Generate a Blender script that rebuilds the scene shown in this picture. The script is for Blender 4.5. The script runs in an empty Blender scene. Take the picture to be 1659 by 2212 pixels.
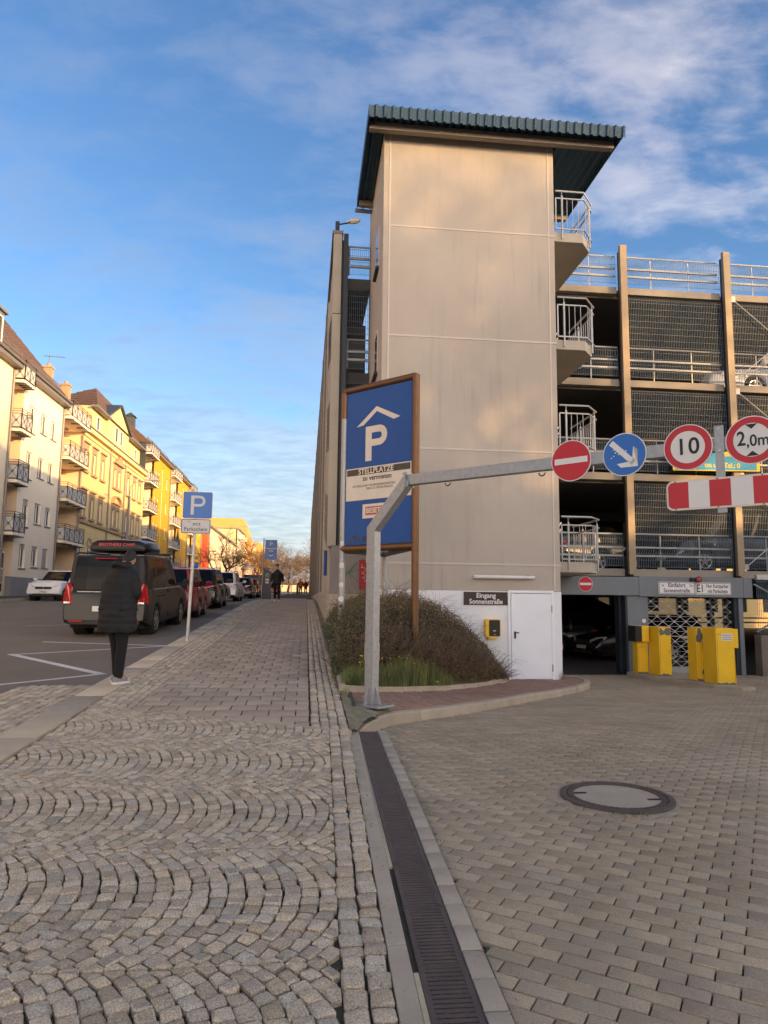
import bpy, bmesh, math, random
from mathutils import Vector, Matrix, noise as mnoise
R_ = math.radians
random.seed(11)
scn = bpy.context.scene
col = scn.collection

# ------------------------------------------------------------------ camera
YAW, PITCH, ROLL = R_(6.19), R_(7.1), R_(0.7)
CAM = Vector((0, 0, 1.53))
fw = Vector((math.sin(YAW)*math.cos(PITCH), math.cos(YAW)*math.cos(PITCH), math.sin(PITCH)))
r0 = Vector((math.cos(YAW), -math.sin(YAW), 0))
u0 = r0.cross(fw)
rr = r0*math.cos(ROLL) + u0*math.sin(ROLL)
uu = u0*math.cos(ROLL) - r0*math.sin(ROLL)
cd = bpy.data.cameras.new('camera')
cam = bpy.data.objects.new('camera', cd); col.objects.link(cam)
cam.matrix_world = Matrix(((rr.x, uu.x, -fw.x, 0), (rr.y, uu.y, -fw.y, 0), (rr.z, uu.z, -fw.z, CAM.z), (0, 0, 0, 1)))
cd.sensor_fit = 'HORIZONTAL'; cd.sensor_width = 36.0; cd.lens = 36.0*1534/1659
cd.clip_end = 5000; cd.clip_start = 0.05
scn.camera = cam

# ------------------------------------------------------------------ sky, sun, exposure
SUN_AZ, SUN_EL = R_(47), R_(8.0)          # azimuth from straight behind the camera towards the right
to_sun = Vector((math.sin(SUN_AZ)*math.cos(SUN_EL), -math.cos(SUN_AZ)*math.cos(SUN_EL), math.sin(SUN_EL)))
scn.view_settings.view_transform = 'Standard'; scn.view_settings.look = 'None'
scn.view_settings.gamma = 1.0; scn.view_settings.use_curve_mapping = False
scn.view_settings.exposure = 2.9
w = bpy.data.worlds.new('World'); scn.world = w; w.use_nodes = True
nt = w.node_tree; N = nt.nodes; Lk = nt.links; N.clear()
def nd(t, **k):
    n = N.new(t)
    for a, v in k.items(): setattr(n, a, v)
    return n
out = nd('ShaderNodeOutputWorld'); bg = nd('ShaderNodeBackground'); bg.inputs[1].default_value = 0.15
sky = nd('ShaderNodeTexSky', sky_type='NISHITA', sun_disc=False, sun_elevation=SUN_EL, air_density=1.0, dust_density=0.5, ozone_density=2.0, altitude=300)
# Blender's sky: rotation 0 puts the sun on +Y, positive turns towards +X
sky.sun_rotation = math.atan2(to_sun.x, to_sun.y)
tc = nd('ShaderNodeTexCoord'); sep = nd('ShaderNodeSeparateXYZ'); Lk.new(tc.outputs['Generated'], sep.inputs[0])
def mth(op, a, b=None, cl=False):
    m = nd('ShaderNodeMath', operation=op, use_clamp=cl)
    for i, v in enumerate((a, b)):
        if v is None: continue
        if isinstance(v, (int, float)): m.inputs[i].default_value = v
        else: Lk.new(v, m.inputs[i])
    return m.outputs[0]
zc = mth('ADD', mth('MAXIMUM', sep.outputs[2], 0.0), 0.12)
cx_ = mth('DIVIDE', sep.outputs[0], zc); cy_ = mth('DIVIDE', sep.outputs[1], zc)
cmb = nd('ShaderNodeCombineXYZ'); Lk.new(cx_, cmb.inputs[0]); Lk.new(mth('MULTIPLY', cy_, 1.0), cmb.inputs[1])
n1 = nd('ShaderNodeTexNoise'); n1.inputs['Scale'].default_value = 1.5; n1.inputs['Detail'].default_value = 5; n1.inputs['Roughness'].default_value = 0.5; n1.inputs['Distortion'].default_value = 0.35
n2 = nd('ShaderNodeTexNoise'); n2.inputs['Scale'].default_value = 6.5; n2.inputs['Detail'].default_value = 6; n2.inputs['Roughness'].default_value = 0.58; n2.inputs['Distortion'].default_value = 0.2
mp = nd('ShaderNodeMapping'); mp.inputs['Scale'].default_value = (1.0, 1.6, 1); mp.inputs['Location'].default_value = (3.1, 1.7, 0.4); mp.inputs['Rotation'].default_value = (0, 0, R_(25))
Lk.new(cmb.outputs[0], mp.inputs[0]); Lk.new(mp.outputs[0], n1.inputs[0]); Lk.new(mp.outputs[0], n2.inputs[0])
cov = mth('ADD', mth('MULTIPLY', n1.outputs[0], 0.48), mth('MULTIPLY', n2.outputs[0], 0.52))
low = mth('ADD', mth('MULTIPLY', mth('POWER', mth('SUBTRACT', 1.0, mth('MAXIMUM', sep.outputs[2], 0.0)), 7.0), 1.05), -0.03)          # more cloud towards the horizon
cov = mth('ADD', cov, low)
cr = nd('ShaderNodeValToRGB'); cr.color_ramp.elements[0].position = 0.40; cr.color_ramp.elements[1].position = 0.74
cr.color_ramp.elements[0].color = (0, 0, 0, 1); cr.color_ramp.elements[1].color = (1, 1, 1, 1); cr.color_ramp.interpolation = 'EASE'
Lk.new(cov, cr.inputs[0])
cl_f = mth('MULTIPLY', cr.outputs[0], mth('ADD', 0.35, mth('MULTIPLY', mth('POWER', mth('SUBTRACT', 1.0, mth('MAXIMUM', sep.outputs[2], 0.0)), 6.0), 0.72)), True)
shade = nd('ShaderNodeValToRGB'); shade.color_ramp.elements[0].position = 0.35; shade.color_ramp.elements[1].position = 0.62
shade.color_ramp.elements[0].color = (.53, .575, .68, 1); shade.color_ramp.elements[1].color = (.34, .40, .50, 1)
Lk.new(n2.outputs[0], shade.inputs[0])
# clouds brighten and warm towards the sun, boosted out of view for ambient light
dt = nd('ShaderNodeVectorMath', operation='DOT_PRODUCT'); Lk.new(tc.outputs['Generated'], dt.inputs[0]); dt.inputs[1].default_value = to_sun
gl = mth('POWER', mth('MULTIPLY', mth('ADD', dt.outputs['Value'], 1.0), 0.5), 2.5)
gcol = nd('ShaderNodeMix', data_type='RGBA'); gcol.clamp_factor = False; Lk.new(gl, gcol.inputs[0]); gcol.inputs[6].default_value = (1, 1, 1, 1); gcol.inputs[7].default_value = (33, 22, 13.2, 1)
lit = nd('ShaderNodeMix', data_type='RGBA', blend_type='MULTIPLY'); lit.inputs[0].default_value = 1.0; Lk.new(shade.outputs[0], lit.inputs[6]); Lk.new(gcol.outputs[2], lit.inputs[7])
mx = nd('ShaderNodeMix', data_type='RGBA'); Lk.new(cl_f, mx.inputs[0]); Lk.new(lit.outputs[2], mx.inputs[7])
hs = nd('ShaderNodeHueSaturation'); hs.inputs['Hue'].default_value = .510; hs.inputs['Saturation'].default_value = 1.17; hs.inputs['Value'].default_value = .295
Lk.new(sky.outputs[0], hs.inputs['Color']); Lk.new(hs.outputs[0], mx.inputs[6])
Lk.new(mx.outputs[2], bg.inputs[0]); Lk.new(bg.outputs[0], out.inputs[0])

sd = bpy.data.lights.new('sun', 'SUN'); sd.energy = 2.0; sd.angle = R_(0.6); sd.color = (0.56, 0.32, 0.12)
sun = bpy.data.objects.new('sun', sd); col.objects.link(sun); sun.location = (30, -30, 40)
sun.rotation_euler = (-to_sun).to_track_quat('-Z', 'Y').to_euler()

# ------------------------------------------------------------------ height of the ground
def lerp(a, b, t): return a+(b-a)*t
def interp(x, xs, ys):
    if x <= xs[0]: return ys[0]
    for i in range(len(xs)-1):
        if x <= xs[i+1]: return lerp(ys[i], ys[i+1], (x-xs[i])/(xs[i+1]-xs[i]))
    return ys[-1]
def gs(Y):                                     # footway and street climb away from the camera
    if Y < -8: return 0.041*-8
    if Y < 30: return 0.041*Y
    if Y < 38: t = Y-30; return 1.23+0.041*t-(0.027/16)*t*t
    return 1.23+0.041*8-0.027*4+0.014*(min(Y, 260)-38)
DY = [-40, 0, 3, 5, 7.5, 10, 12, 14, 16, 18, 60]; DZ = [-.9, 0, .11, .16, .13, -.02, -.17, -.29, -.35, -.37, -.37]
def zd(X, Y):                                  # the drive dips towards the garage
    s = 0
    for k in (-.8, -.4, 0, .4, .8): s += interp(Y+k, DY, DZ)
    return s/5
def ro(Y): return interp(Y, [6, 11], [-.035, -.10])
def road_z(Y): return gs(Y)+ro(Y)

# ------------------------------------------------------------------ materials
MATS = {}
def mat(name, c, rough=.8, metal=0., var=.12, vs=3., bump=0., bs=80., isl=0., spec=.5, speck=0., sps=260., c2=None, streak=0., coat=0., emit=None, det=5, alpha=None, isl_hue=0., dirt=0., dirt_col=(.05,.045,.04)):
    m = bpy.data.materials.new(name); m.use_nodes = True; MATS[name] = m
    t = m.node_tree; n = t.nodes; l = t.links
    b = n['Principled BSDF']
    b.inputs['Roughness'].default_value = rough; b.inputs['Metallic'].default_value = metal
    b.inputs['Specular IOR Level'].default_value = spec
    if coat: b.inputs['Coat Weight'].default_value = coat; b.inputs['Coat Roughness'].default_value = .04
    if emit: b.inputs['Emission Color'].default_value = (*emit[0], 1); b.inputs['Emission Strength'].default_value = emit[1]
    g = n.new('ShaderNodeNewGeometry')
    def math_(op, a, bb=None, cl=False):
        q = n.new('ShaderNodeMath'); q.operation = op; q.use_clamp = cl
        for i, v in enumerate((a, bb)):
            if v is None: continue
            if isinstance(v, (int, float)): q.inputs[i].default_value = v
            else: l.new(v, q.inputs[i])
        return q.outputs[0]
    def noi(scale, detail=4, vec=None, rg=.55):
        q = n.new('ShaderNodeTexNoise'); q.inputs['Scale'].default_value = scale; q.inputs['Detail'].default_value = detail; q.inputs['Roughness'].default_value = rg
        l.new(vec or g.outputs['Position'], q.inputs['Vector']); return q.outputs['Fac']
    def mixc(f, a, bb, blend='MIX'):
        q = n.new('ShaderNodeMix'); q.data_type = 'RGBA'; q.blend_type = blend
        if isinstance(f, (int, float)): q.inputs[0].default_value = f
        else: l.new(f, q.inputs[0])
        for i, v in ((6, a), (7, bb)):
            if isinstance(v, tuple): q.inputs[i].default_value = (*v, 1) if len(v) == 3 else v
            else: l.new(v, q.inputs[i])
        return q.outputs[2]
    cur = (*c, 1)
    if c2:
        f = noi(vs*.6, det); rp = n.new('ShaderNodeMapRange'); rp.inputs[1].default_value = .35; rp.inputs[2].default_value = .65; l.new(f, rp.inputs[0])
        cur = mixc(rp.outputs[0], (*c, 1), (*c2, 1))
    val = 1.0
    if var:
        f = noi(vs, det); val = math_('ADD', math_('MULTIPLY', math_('SUBTRACT', f, .5), var*4), 1.0)
    if isl:
        oi = n.new('ShaderNodeObjectInfo')
        rnd = math_('FRACT', math_('ADD', g.outputs['Random Per Island'], oi.outputs['Random']))
        val = math_('MULTIPLY', val, math_('ADD', math_('MULTIPLY', math_('SUBTRACT', rnd, .5), isl*2), 1.0))
        if isl_hue:
            rnd2 = math_('FRACT', math_('MULTIPLY', rnd, 17.3))
            cr_ = n.new('ShaderNodeValToRGB'); e = cr_.color_ramp.elements
            e[0].position = 0; e[0].color = (1.06, 1.0, .88, 1); e[1].position = 1; e[1].color = (.95, 1.0, 1.04, 1)
            x = e.new(.3); x.color = (1, 1, .97, 1); x = e.new(.55); x.color = (1.05, .97, .91, 1); x = e.new(.8); x.color = (1, 1, 1, 1)
            l.new(rnd2, cr_.inputs[0]); cur = mixc(isl_hue, cur, cr_.outputs[0], 'MULTIPLY')
    if speck:
        f = noi(sps, 2); val = math_('MULTIPLY', val, math_('ADD', math_('MULTIPLY', math_('SUBTRACT', f, .5), speck*4), 1.0))
    if streak:
        mpn = n.new('ShaderNodeMapping'); mpn.inputs['Scale'].default_value = (6, 6, .35); l.new(g.outputs['Position'], mpn.inputs[0])
        f = noi(1.0, 5, mpn.outputs[0], .65); f2 = noi(.45, 3)
        st = math_('MULTIPLY', math_('MULTIPLY', math_('SUBTRACT', f, .52, True), 4.0, True), math_('MULTIPLY', math_('SUBTRACT', f2, .40, True), 4.0, True))
        val = math_('MULTIPLY', val, math_('SUBTRACT', 1.0, math_('MULTIPLY', st, streak)))
    if not isinstance(val, float):
        q = n.new('ShaderNodeVectorMath'); q.operation = 'SCALE'
        if isinstance(cur, tuple): q.inputs[0].default_value = cur[:3]
        else: l.new(cur, q.inputs[0])
        l.new(math_('MAXIMUM', val, .05), q.inputs['Scale']); cur = q.outputs[0]
    if dirt:
        f = noi(1.1, 6, None, .65); f = math_('MULTIPLY', math_('SUBTRACT', f, .52, True), 6.0, True)
        cur = mixc(math_('MULTIPLY', f, dirt), cur, dirt_col)
    if isinstance(cur, tuple): b.inputs['Base Color'].default_value = cur
    else: l.new(cur, b.inputs['Base Color'])
    if bump:
        bp = n.new('ShaderNodeBump'); bp.inputs['Strength'].default_value = bump; bp.inputs['Distance'].default_value = .01
        l.new(noi(bs, 4), bp.inputs['Height']); l.new(bp.outputs[0], b.inputs['Normal'])
    return m
mat('granite', (.455, .39, .285), .78, var=.14, vs=16, isl=.26, isl_hue=1.0, speck=.5, sps=150, bump=.8, bs=110)
mat('granite_small', (.435, .37, .27), .8, var=.10, vs=8, isl=.26, isl_hue=.8, speck=.25, sps=160, bump=.4, bs=110)
mat('paver', (.39, .315, .225), .85, var=.10, vs=1.8, isl=.14, isl_hue=.5, speck=.12, sps=300, bump=.25, bs=300, dirt=.2, dirt_col=(.12,.11,.09))
mat('block', (.405, .335, .23), .85, c2=(.345, .28, .185), var=.13, vs=1.0, isl=.14, isl_hue=.45, speck=.34, sps=190, bump=.55, bs=200, dirt=.4, dirt_col=(.16,.14,.10))
mat('red_brick', (.30, .18, .13), .85, var=.12, vs=2.5, isl=.16, isl_hue=.4, speck=.15, sps=250, bump=.3, bs=220, dirt=.35, dirt_col=(.11,.10,.06))
mat('joint', (.060, .052, .040), .95, var=.2, vs=6, c2=(.065, .066, .032), bump=.5, bs=90)
mat('moss', (.17, .16, .075), .95, var=.3, vs=14, c2=(.25, .215, .15), bump=.6, bs=60)
mat('soil', (.10, .078, .05), .95, var=.25, vs=8, bump=.7, bs=50)
mat('kerb_yellow', (.52, .43, .29), .8, var=.08, vs=5, isl=.16, speck=.3, sps=240, bump=.25, bs=160)
mat('kerb_grey', (.37, .315, .235), .8, var=.10, vs=5, isl=.12, speck=.25, sps=240, bump=.25, bs=160)
mat('kerb_conc', (.40, .34, .25), .85, var=.12, vs=4, isl=.08, speck=.15, sps=260, bump=.3, bs=150, dirt=.3, dirt_col=(.12,.11,.08))
mat('asphalt', (.17, .147, .112), .88, var=.12, vs=.8, speck=.35, sps=170, bump=.5, bs=170)
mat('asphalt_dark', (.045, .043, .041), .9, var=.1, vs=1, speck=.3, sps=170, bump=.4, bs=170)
mat('line_white', (.62, .60, .56), .7, var=.1, vs=6, speck=.1, sps=120, dirt=.25, dirt_col=(.25,.24,.22))
mat('cast_iron', (.10, .075, .063), .65, metal=.2, var=.2, vs=9, bump=.3, bs=150)
mat('cast_dark', (.010, .008, .007), .9, var=0)
mat('render_tower', (.485, .435, .365), .9, var=.06, vs=.5, c2=(.44, .39, .325), speck=.09, sps=70, bump=.55, bs=75, streak=.22, det=8)
mat('groove', (.60, .53, .455), .8, var=.05)
mat('white_base', (.78, .80, .80), .7, var=.06, vs=1.2, bump=.2, bs=60, dirt=.2, dirt_col=(.42,.42,.40))
mat('door_white', (.84, .88, .91), .42, var=.04, vs=1.5, dirt=.12, dirt_col=(.5,.5,.47))
mat('concrete', (.46, .415, .335), .88, var=.10, vs=1.3, speck=.08, sps=60, bump=.25, bs=40, streak=.3)
mat('concrete_grey', (.27, .25, .235), .88, var=.08, vs=1.3, speck=.06, sps=60, bump=.2, bs=40, streak=.25)
mat('slab_conc', (.30, .27, .22), .9, var=.10, vs=1.0, bump=.1, bs=30)
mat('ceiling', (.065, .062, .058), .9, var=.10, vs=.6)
mat('galv', (.36, .37, .37), .5, metal=.55, var=.14, vs=22, bump=.05, bs=60)
mat('galv_light', (.50, .50, .48), .45, metal=.4, var=.12, vs=18)
mat('wire', (.12, .165, .20), .5, metal=.0, var=0)
mat('steel_dark', (.022, .030, .042), .5, metal=.2, var=.1, vs=4)
mat('steel_post', (.30, .24, .16), .6, metal=.25, var=.12, vs=3, streak=.3)
mat('frame_grey', (.16, .18, .195), .6, metal=.1, var=.08, vs=2, dirt=.15, dirt_col=(.09,.09,.09))
mat('roof_blue', (.025, .066, .11), .6, metal=.2, var=.12, vs=2)
mat('fascia', (.22, .19, .16), .7, var=.1, vs=2)
mat('tube_brown', (.165, .085, .038), .42, metal=.55, var=.12, vs=8)
mat('sign_blue', (.018, .088, .31), .5, var=.07, vs=1.5, spec=.25, dirt=.08, dirt_col=(.03,.12,.32))
mat('sign_blue2', (.012, .13, .45), .35, var=.05, vs=3)
mat('sign_red', (.50, .012, .022), .4, var=.06, vs=3)
mat('sign_red_old', (.42, .11, .085), .6, var=.15, vs=12)
mat('sign_white', (.72, .71, .67), .45, var=.04, vs=5, dirt=.12, dirt_col=(.5,.47,.42))
mat('sign_cream', (.70, .64, .53), .5, var=.05, vs=5, dirt=.2, dirt_col=(.5,.44,.34))
mat('sign_grey', (.55, .55, .53), .45, var=.04, vs=5)
mat('black', (.012, .012, .012), .5, var=0)
mat('sign_brown', (.030, .016, .012), .4, var=.05)
mat('dark_panel', (.045, .047, .035), .5, var=.4, vs=20)
mat('yellow', (.85, .52, .018), .42, var=.06, vs=3, dirt=.12, dirt_col=(.30,.18,.03))
mat('peeled', (.14, .13, .115), .8, var=.15, vs=20)
mat('red_box', (.38, .02, .028), .55, var=.1, vs=6)
mat('sticker', (.62, .62, .58), .6, var=.2, vs=25)
mat('sticker_tan', (.56, .46, .28), .7, var=.12, vs=25)
mat('rubber', (.018, .018, .018), .85, var=.1, vs=10)
mat('rim', (.42, .42, .41), .3, metal=.85, var=.05)
mat('glass_car', (.006, .007, .009), .05, var=0, spec=.13)
mat('plastic', (.025, .025, .026), .6, var=.05)
mat('chrome', (.7, .7, .7), .15, metal=1, var=0)
mat('tail_red', (.42, .008, .012), .2, var=.1, vs=30, coat=.6)
mat('lens', (.62, .64, .66), .12, metal=.4, var=.2, vs=40)
for nm, c, ro_ in (('van_grey', (.017, .018, .0155), .40), ('car_red', (.28, .012, .014), .25), ('car_black', (.012, .012, .014), .2), ('car_white', (.70, .72, .75), .25), ('car_dark', (.02, .022, .026), .22), ('car_grey', (.05, .055, .065), .25), ('car_gold', (.34, .26, .13), .35)):
    mat('paint_'+nm, c, ro_, metal=.2 if 'white' not in nm else 0, var=.03, vs=1, coat=.3 if nm != 'van_grey' else .12)
mat('wall_cream', (.74, .65, .48), .9, var=.05, vs=.35, bump=.2, bs=30, streak=.16)
mat('wall_white', (.81, .72, .56), .9, var=.05, vs=.35, bump=.2, bs=30, streak=.12)
mat('wall_beige', (.66, .52, .36), .9, var=.05, vs=.5)
mat('wall_yellow', (.56, .30, .012), .9, var=.05, vs=.4)
mat('wall_ochre', (.66, .52, .25), .9, var=.05, vs=.4, streak=.1)
mat('wall_orange', (.56, .30, .09), .9, var=.05, vs=.3)
mat('wall_red', (.55, .10, .04), .9, var=.08, vs=1)
mat('wall_pale', (.58, .50, .35), .9, var=.06, vs=.4)
mat('plinth', (.24, .24, .23), .9, var=.1, vs=1)
mat('stone_trim', (.36, .255, .155), .88, var=.14, vs=3)
mat('roof_tile', (.105, .062, .042), .85, var=.18, vs=2)
mat('clad_grey', (.045, .055, .06), .6, var=.06, vs=2)
mat('zinc', (.20, .19, .18), .5, metal=.4, var=.1, vs=4)
mat('window_white', (.74, .72, .68), .5, var=.03)
mat('pane', (.03, .034, .04), .1, var=.5, vs=.9, spec=.22, c2=(.12, .115, .10))
mat('pane_dark', (.03, .035, .04), .06, var=.2, vs=.5, spec=.7)
mat('balcony_panel', (.50, .49, .46), .6, var=.06, vs=1)
mat('balcony_metal', (.13, .125, .12), .55, metal=.4, var=.05)
mat('blind', (.40, .37, .33), .6, var=.05)
mat('bark', (.085, .062, .042), .9, var=.2, vs=6, bump=.4, bs=30)
mat('twig', (.14, .095, .055), .9, var=.25, vs=1.5)
mat('leaf_brown', (.17, .112, .056), .8, var=.3, vs=2.5, isl=.6, c2=(.11, .09, .038))
mat('leaf_green', (.055, .10, .026), .7, var=.3, vs=2.5, isl=.5, c2=(.09, .115, .034))
mat('leaf_dry', (.34, .24, .11), .8, var=.2, vs=3, isl=.4)
mat('stem', (.15, .105, .065), .9, var=.2, vs=5, isl=.3)
mat('grass', (.115, .155, .038), .75, var=.25, vs=4, isl=.55, c2=(.19, .185, .065))
mat('petal', (.62, .45, .02), .6, var=.1, vs=30)
mat('cloth_black', (.0065, .0065, .007), .78, var=.2, vs=7, bump=.5, bs=22)
mat('cloth_trouser', (.005, .005, .0055), .9, var=.2, vs=9)
mat('shoe_grey', (.23, .23, .22), .8, var=.1, vs=20)
mat('shoe_white', (.66, .65, .62), .7, var=.05, vs=20)
mat('skin', (.42, .23, .15), .6, var=.08, vs=20)
mat('hair', (.010, .009, .008), .7, var=.3, vs=60)
mat('bag_orange', (.40, .09, .02), .8, var=.1, vs=20)
mat('jacket_red', (.12, .02, .015), .85, var=.1, vs=20)
mat('machine', (.05, .062, .065), .5, var=.06, vs=2)
mat('banner_yellow', (.66, .48, .03), .7, var=.08, vs=3)
mat('banner_blue', (.03, .28, .44), .7, var=.08, vs=3)
mat('lamp_lit', (.28, .02, .025), .4, emit=((1, .06, .05), .01))
mat('lamp_glass', (.70, .68, .60), .15, var=.05)
mat('terrain', (.09, .085, .06), .95, var=.2, vs=.2)
mat('wall_stained', (.17, .145, .115), .9, var=.2, vs=2.5, streak=.5)
mat('ad_poster', (.20, .10, .07), .7, var=.4, vs=3, c2=(.5, .45, .4))

# ------------------------------------------------------------------ geometry helpers
WM = {}
def wm(o): return WM.get(o.name, Matrix.Identity(4)) if o else Matrix.Identity(4)
def tag(o, label, cat, group=None):
    o['label'] = label; o['category'] = cat
    if group: o['group'] = group
    return o
def thing(name, label, cat, loc=(0, 0, 0), rz=0, group=None):
    o = bpy.data.objects.new(name, None); col.objects.link(o)
    o.empty_display_size = .2
    o.location = loc; o.rotation_euler = (0, 0, rz)
    WM[o.name] = Matrix.Translation(loc) @ Matrix.Rotation(rz, 4, 'Z')
    return tag(o, label, cat, group)
def link(name, me, m=None, parent=None, world=True):
    o = bpy.data.objects.new(name, me); col.objects.link(o)
    if m: me.materials.append(MATS[m] if isinstance(m, str) else m)
    if parent:
        o.parent = parent
        if world: o.matrix_parent_inverse = wm(parent).inverted(); WM[o.name] = Matrix.Identity(4)
        else: WM[o.name] = wm(parent).copy()
    return o
def struct(o): o['kind'] = 'structure'; return o
def stuff(o): o['kind'] = 'stuff'; return o
class MB:
    def __init__(s): s.v = []; s.f = []
    def add(s, vs, fs):
        k = len(s.v); s.v += [tuple(p) for p in vs]; s.f += [tuple(i+k for i in f) for f in fs]; return s
    def box(s, x0, x1, y0, y1, z0, z1):
        return s.add([(x0,y0,z0),(x1,y0,z0),(x1,y1,z0),(x0,y1,z0),(x0,y0,z1),(x1,y0,z1),(x1,y1,z1),(x0,y1,z1)],
                     [(3,2,1,0),(4,5,6,7),(0,1,5,4),(1,2,6,5),(2,3,7,6),(3,0,4,7)])
    def hexa(s, a, b):           # two quads a (4 pts) -> b (4 pts)
        return s.add(list(a)+list(b), [(3,2,1,0),(4,5,6,7),(0,1,5,4),(1,2,6,5),(2,3,7,6),(3,0,4,7)])
    def bar(s, p, q, wd, ht=None, up=(0, 0, 1)):
        p = Vector(p); q = Vector(q); ht = ht or wd; d = (q-p).normalized(); u = Vector(up)
        if abs(d.dot(u)) > .98: u = Vector((1, 0, 0))
        sx = d.cross(u).normalized()*wd/2; uz = sx.cross(d).normalized()*ht/2
        return s.hexa([p-sx-uz, p+sx-uz, p+sx+uz, p-sx+uz], [q-sx-uz, q+sx-uz, q+sx+uz, q-sx+uz])
    def tube(s, pts, r, n=8, cap=True):
        pts = [Vector(p) for p in pts]; rs = r if isinstance(r, (list, tuple)) else [r]*len(pts)
        rings = []; ref = Vector((0, 0, 1))
        for i, p in enumerate(pts):
            d = (pts[min(i+1, len(pts)-1)]-pts[max(i-1, 0)]).normalized()
            u = ref if abs(d.dot(ref)) < .95 else Vector((1, 0, 0))
            a = d.cross(u).normalized(); b = a.cross(d).normalized()
            rings.append([p+a*math.cos(2*math.pi*k/n)*rs[i]+b*math.sin(2*math.pi*k/n)*rs[i] for k in range(n)])
        return s.loft(rings, cap)
    def loft(s, rings, cap=True, closed=True):
        n = len(rings[0]); vs = [p for r in rings for p in r]; fs = []
        for i in range(len(rings)-1):
            for k in range(n if closed else n-1):
                k2 = (k+1) % n; fs.append((i*n+k, i*n+k2, (i+1)*n+k2, (i+1)*n+k))
        if cap: fs.append(tuple(range(n))[::-1]); fs.append(tuple((len(rings)-1)*n+k for k in range(n)))
        return s.add(vs, fs)
    def prism(s, poly, f0, f1):   # poly: 2d points; f0/f1 map (a,b)->xyz
        n = len(poly)
        return s.add([f0(*p) for p in poly]+[f1(*p) for p in poly], [tuple(range(n))[::-1], tuple(range(n, 2*n))]+[(k, (k+1) % n, n+(k+1) % n, n+k) for k in range(n)])
    def mesh(s, name):
        me = bpy.data.meshes.new(name); me.from_pydata(s.v, [], s.f); me.validate(); return me
    def pieces(s, name, m, parent=None, **k):     # one object for each separate piece
        key = {}; root = list(range(len(s.v)))
        def find(i):
            while root[i] != i: root[i] = root[root[i]]; i = root[i]
            return i
        for i, p in enumerate(s.v):
            q = tuple(round(c, 4) for c in p)
            if q in key: root[find(i)] = find(key[q])
            else: key[q] = i
        for f in s.f:
            for i in f[1:]: root[find(i)] = find(f[0])
        grp = {}
        for f in s.f: grp.setdefault(find(f[0]), []).append(f)
        out = []
        for fs in grp.values():
            ids = sorted({i for f in fs for i in f}); mp_ = {i: n_ for n_, i in enumerate(ids)}
            b = MB(); b.v = [s.v[i] for i in ids]; b.f = [tuple(mp_[i] for i in f) for f in fs]; out.append(b.build(name, m, parent, **k))
        return out
    def build(s, name, m, parent=None, world=True, smooth=None, bevel=0, fix=True, sub=0):
        me = s.mesh(name)
        if fix:
            bm = bmesh.new(); bm.from_mesh(me); bmesh.ops.recalc_face_normals(bm, faces=bm.faces); bm.to_mesh(me); bm.free()
        if smooth is not None:
            me.shade_smooth(); me.set_sharp_from_angle(angle=R_(smooth))
        o = link(name, me, m, parent, world)
        if bevel:
            b = o.modifiers.new('bevel', 'BEVEL'); b.width = bevel; b.segments = 2; b.limit_method = 'ANGLE'
        if sub:
            b = o.modifiers.new('sub', 'SUBSURF'); b.levels = sub; b.render_levels = sub
        return o
def frame(o, right, up):
    r = Vector(right).normalized(); u = Vector(up).normalized(); nrm = r.cross(u)
    return Matrix(((r.x, u.x, nrm.x, o[0]), (r.y, u.y, nrm.y, o[1]), (r.z, u.z, nrm.z, o[2]), (0, 0, 0, 1)))
def text_geo(s, size, bold=0., xs=1., align='CENTER', spacing=1.):
    cu = bpy.data.curves.new('txt', 'FONT'); cu.body = s; cu.size = size; cu.align_x = align; cu.align_y = 'CENTER'
    cu.offset = bold; cu.extrude = .0012; cu.resolution_u = 4; cu.space_character = spacing
    o = bpy.data.objects.new('txt', cu); col.objects.link(o)
    dg = bpy.context.evaluated_depsgraph_get(); dg.update()
    me = bpy.data.meshes.new_from_object(o.evaluated_get(dg))
    bpy.data.objects.remove(o); bpy.data.curves.remove(cu)
    if xs != 1.: me.transform(Matrix.Diagonal((xs, 1, 1, 1)))
    return me
def text(s, M, size, m, parent, bold=0., xs=1., name='lettering', align='CENTER', spacing=1., sx=0., world=True):
    me = text_geo(s, size, bold, xs, align, spacing)
    if sx: me.transform(Matrix(((1, sx, 0, 0), (0, 1, 0, 0), (0, 0, 1, 0), (0, 0, 0, 1))))
    me.materials.clear(); me.transform(M)
    return link(name, me, m, parent, world)
def rrect(w_, h_, r, n=5):
    pts = []
    for cx, cy, a0 in ((w_/2-r, h_/2-r, 0), (-w_/2+r, h_/2-r, 90), (-w_/2+r, -h_/2+r, 180), (w_/2-r, -h_/2+r, 270)):
        for k in range(n+1): a = R_(a0+90*k/n); pts.append((cx+r*math.cos(a), cy+r*math.sin(a)))
    return pts
def plate(poly, M, t0, t1, name, m, parent, world=True, smooth=None):
    b = MB(); b.prism(poly, lambda x, y: M @ Vector((x, y, t0)), lambda x, y: M @ Vector((x, y, t1)))
    return b.build(name, m, parent, world, smooth)
def disc(r, n=48): return [(r*math.cos(2*math.pi*k/n), r*math.sin(2*math.pi*k/n)) for k in range(n)]
def copy_tree(o, parent=None, label=None):
    c = o.copy(); col.objects.link(c); c.parent = parent
    WM[c.name] = WM.get(o.name, Matrix.Identity(4)).copy()
    if label: c['label'] = label
    for ch in list(o.children): copy_tree(ch, c)
    return c
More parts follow.
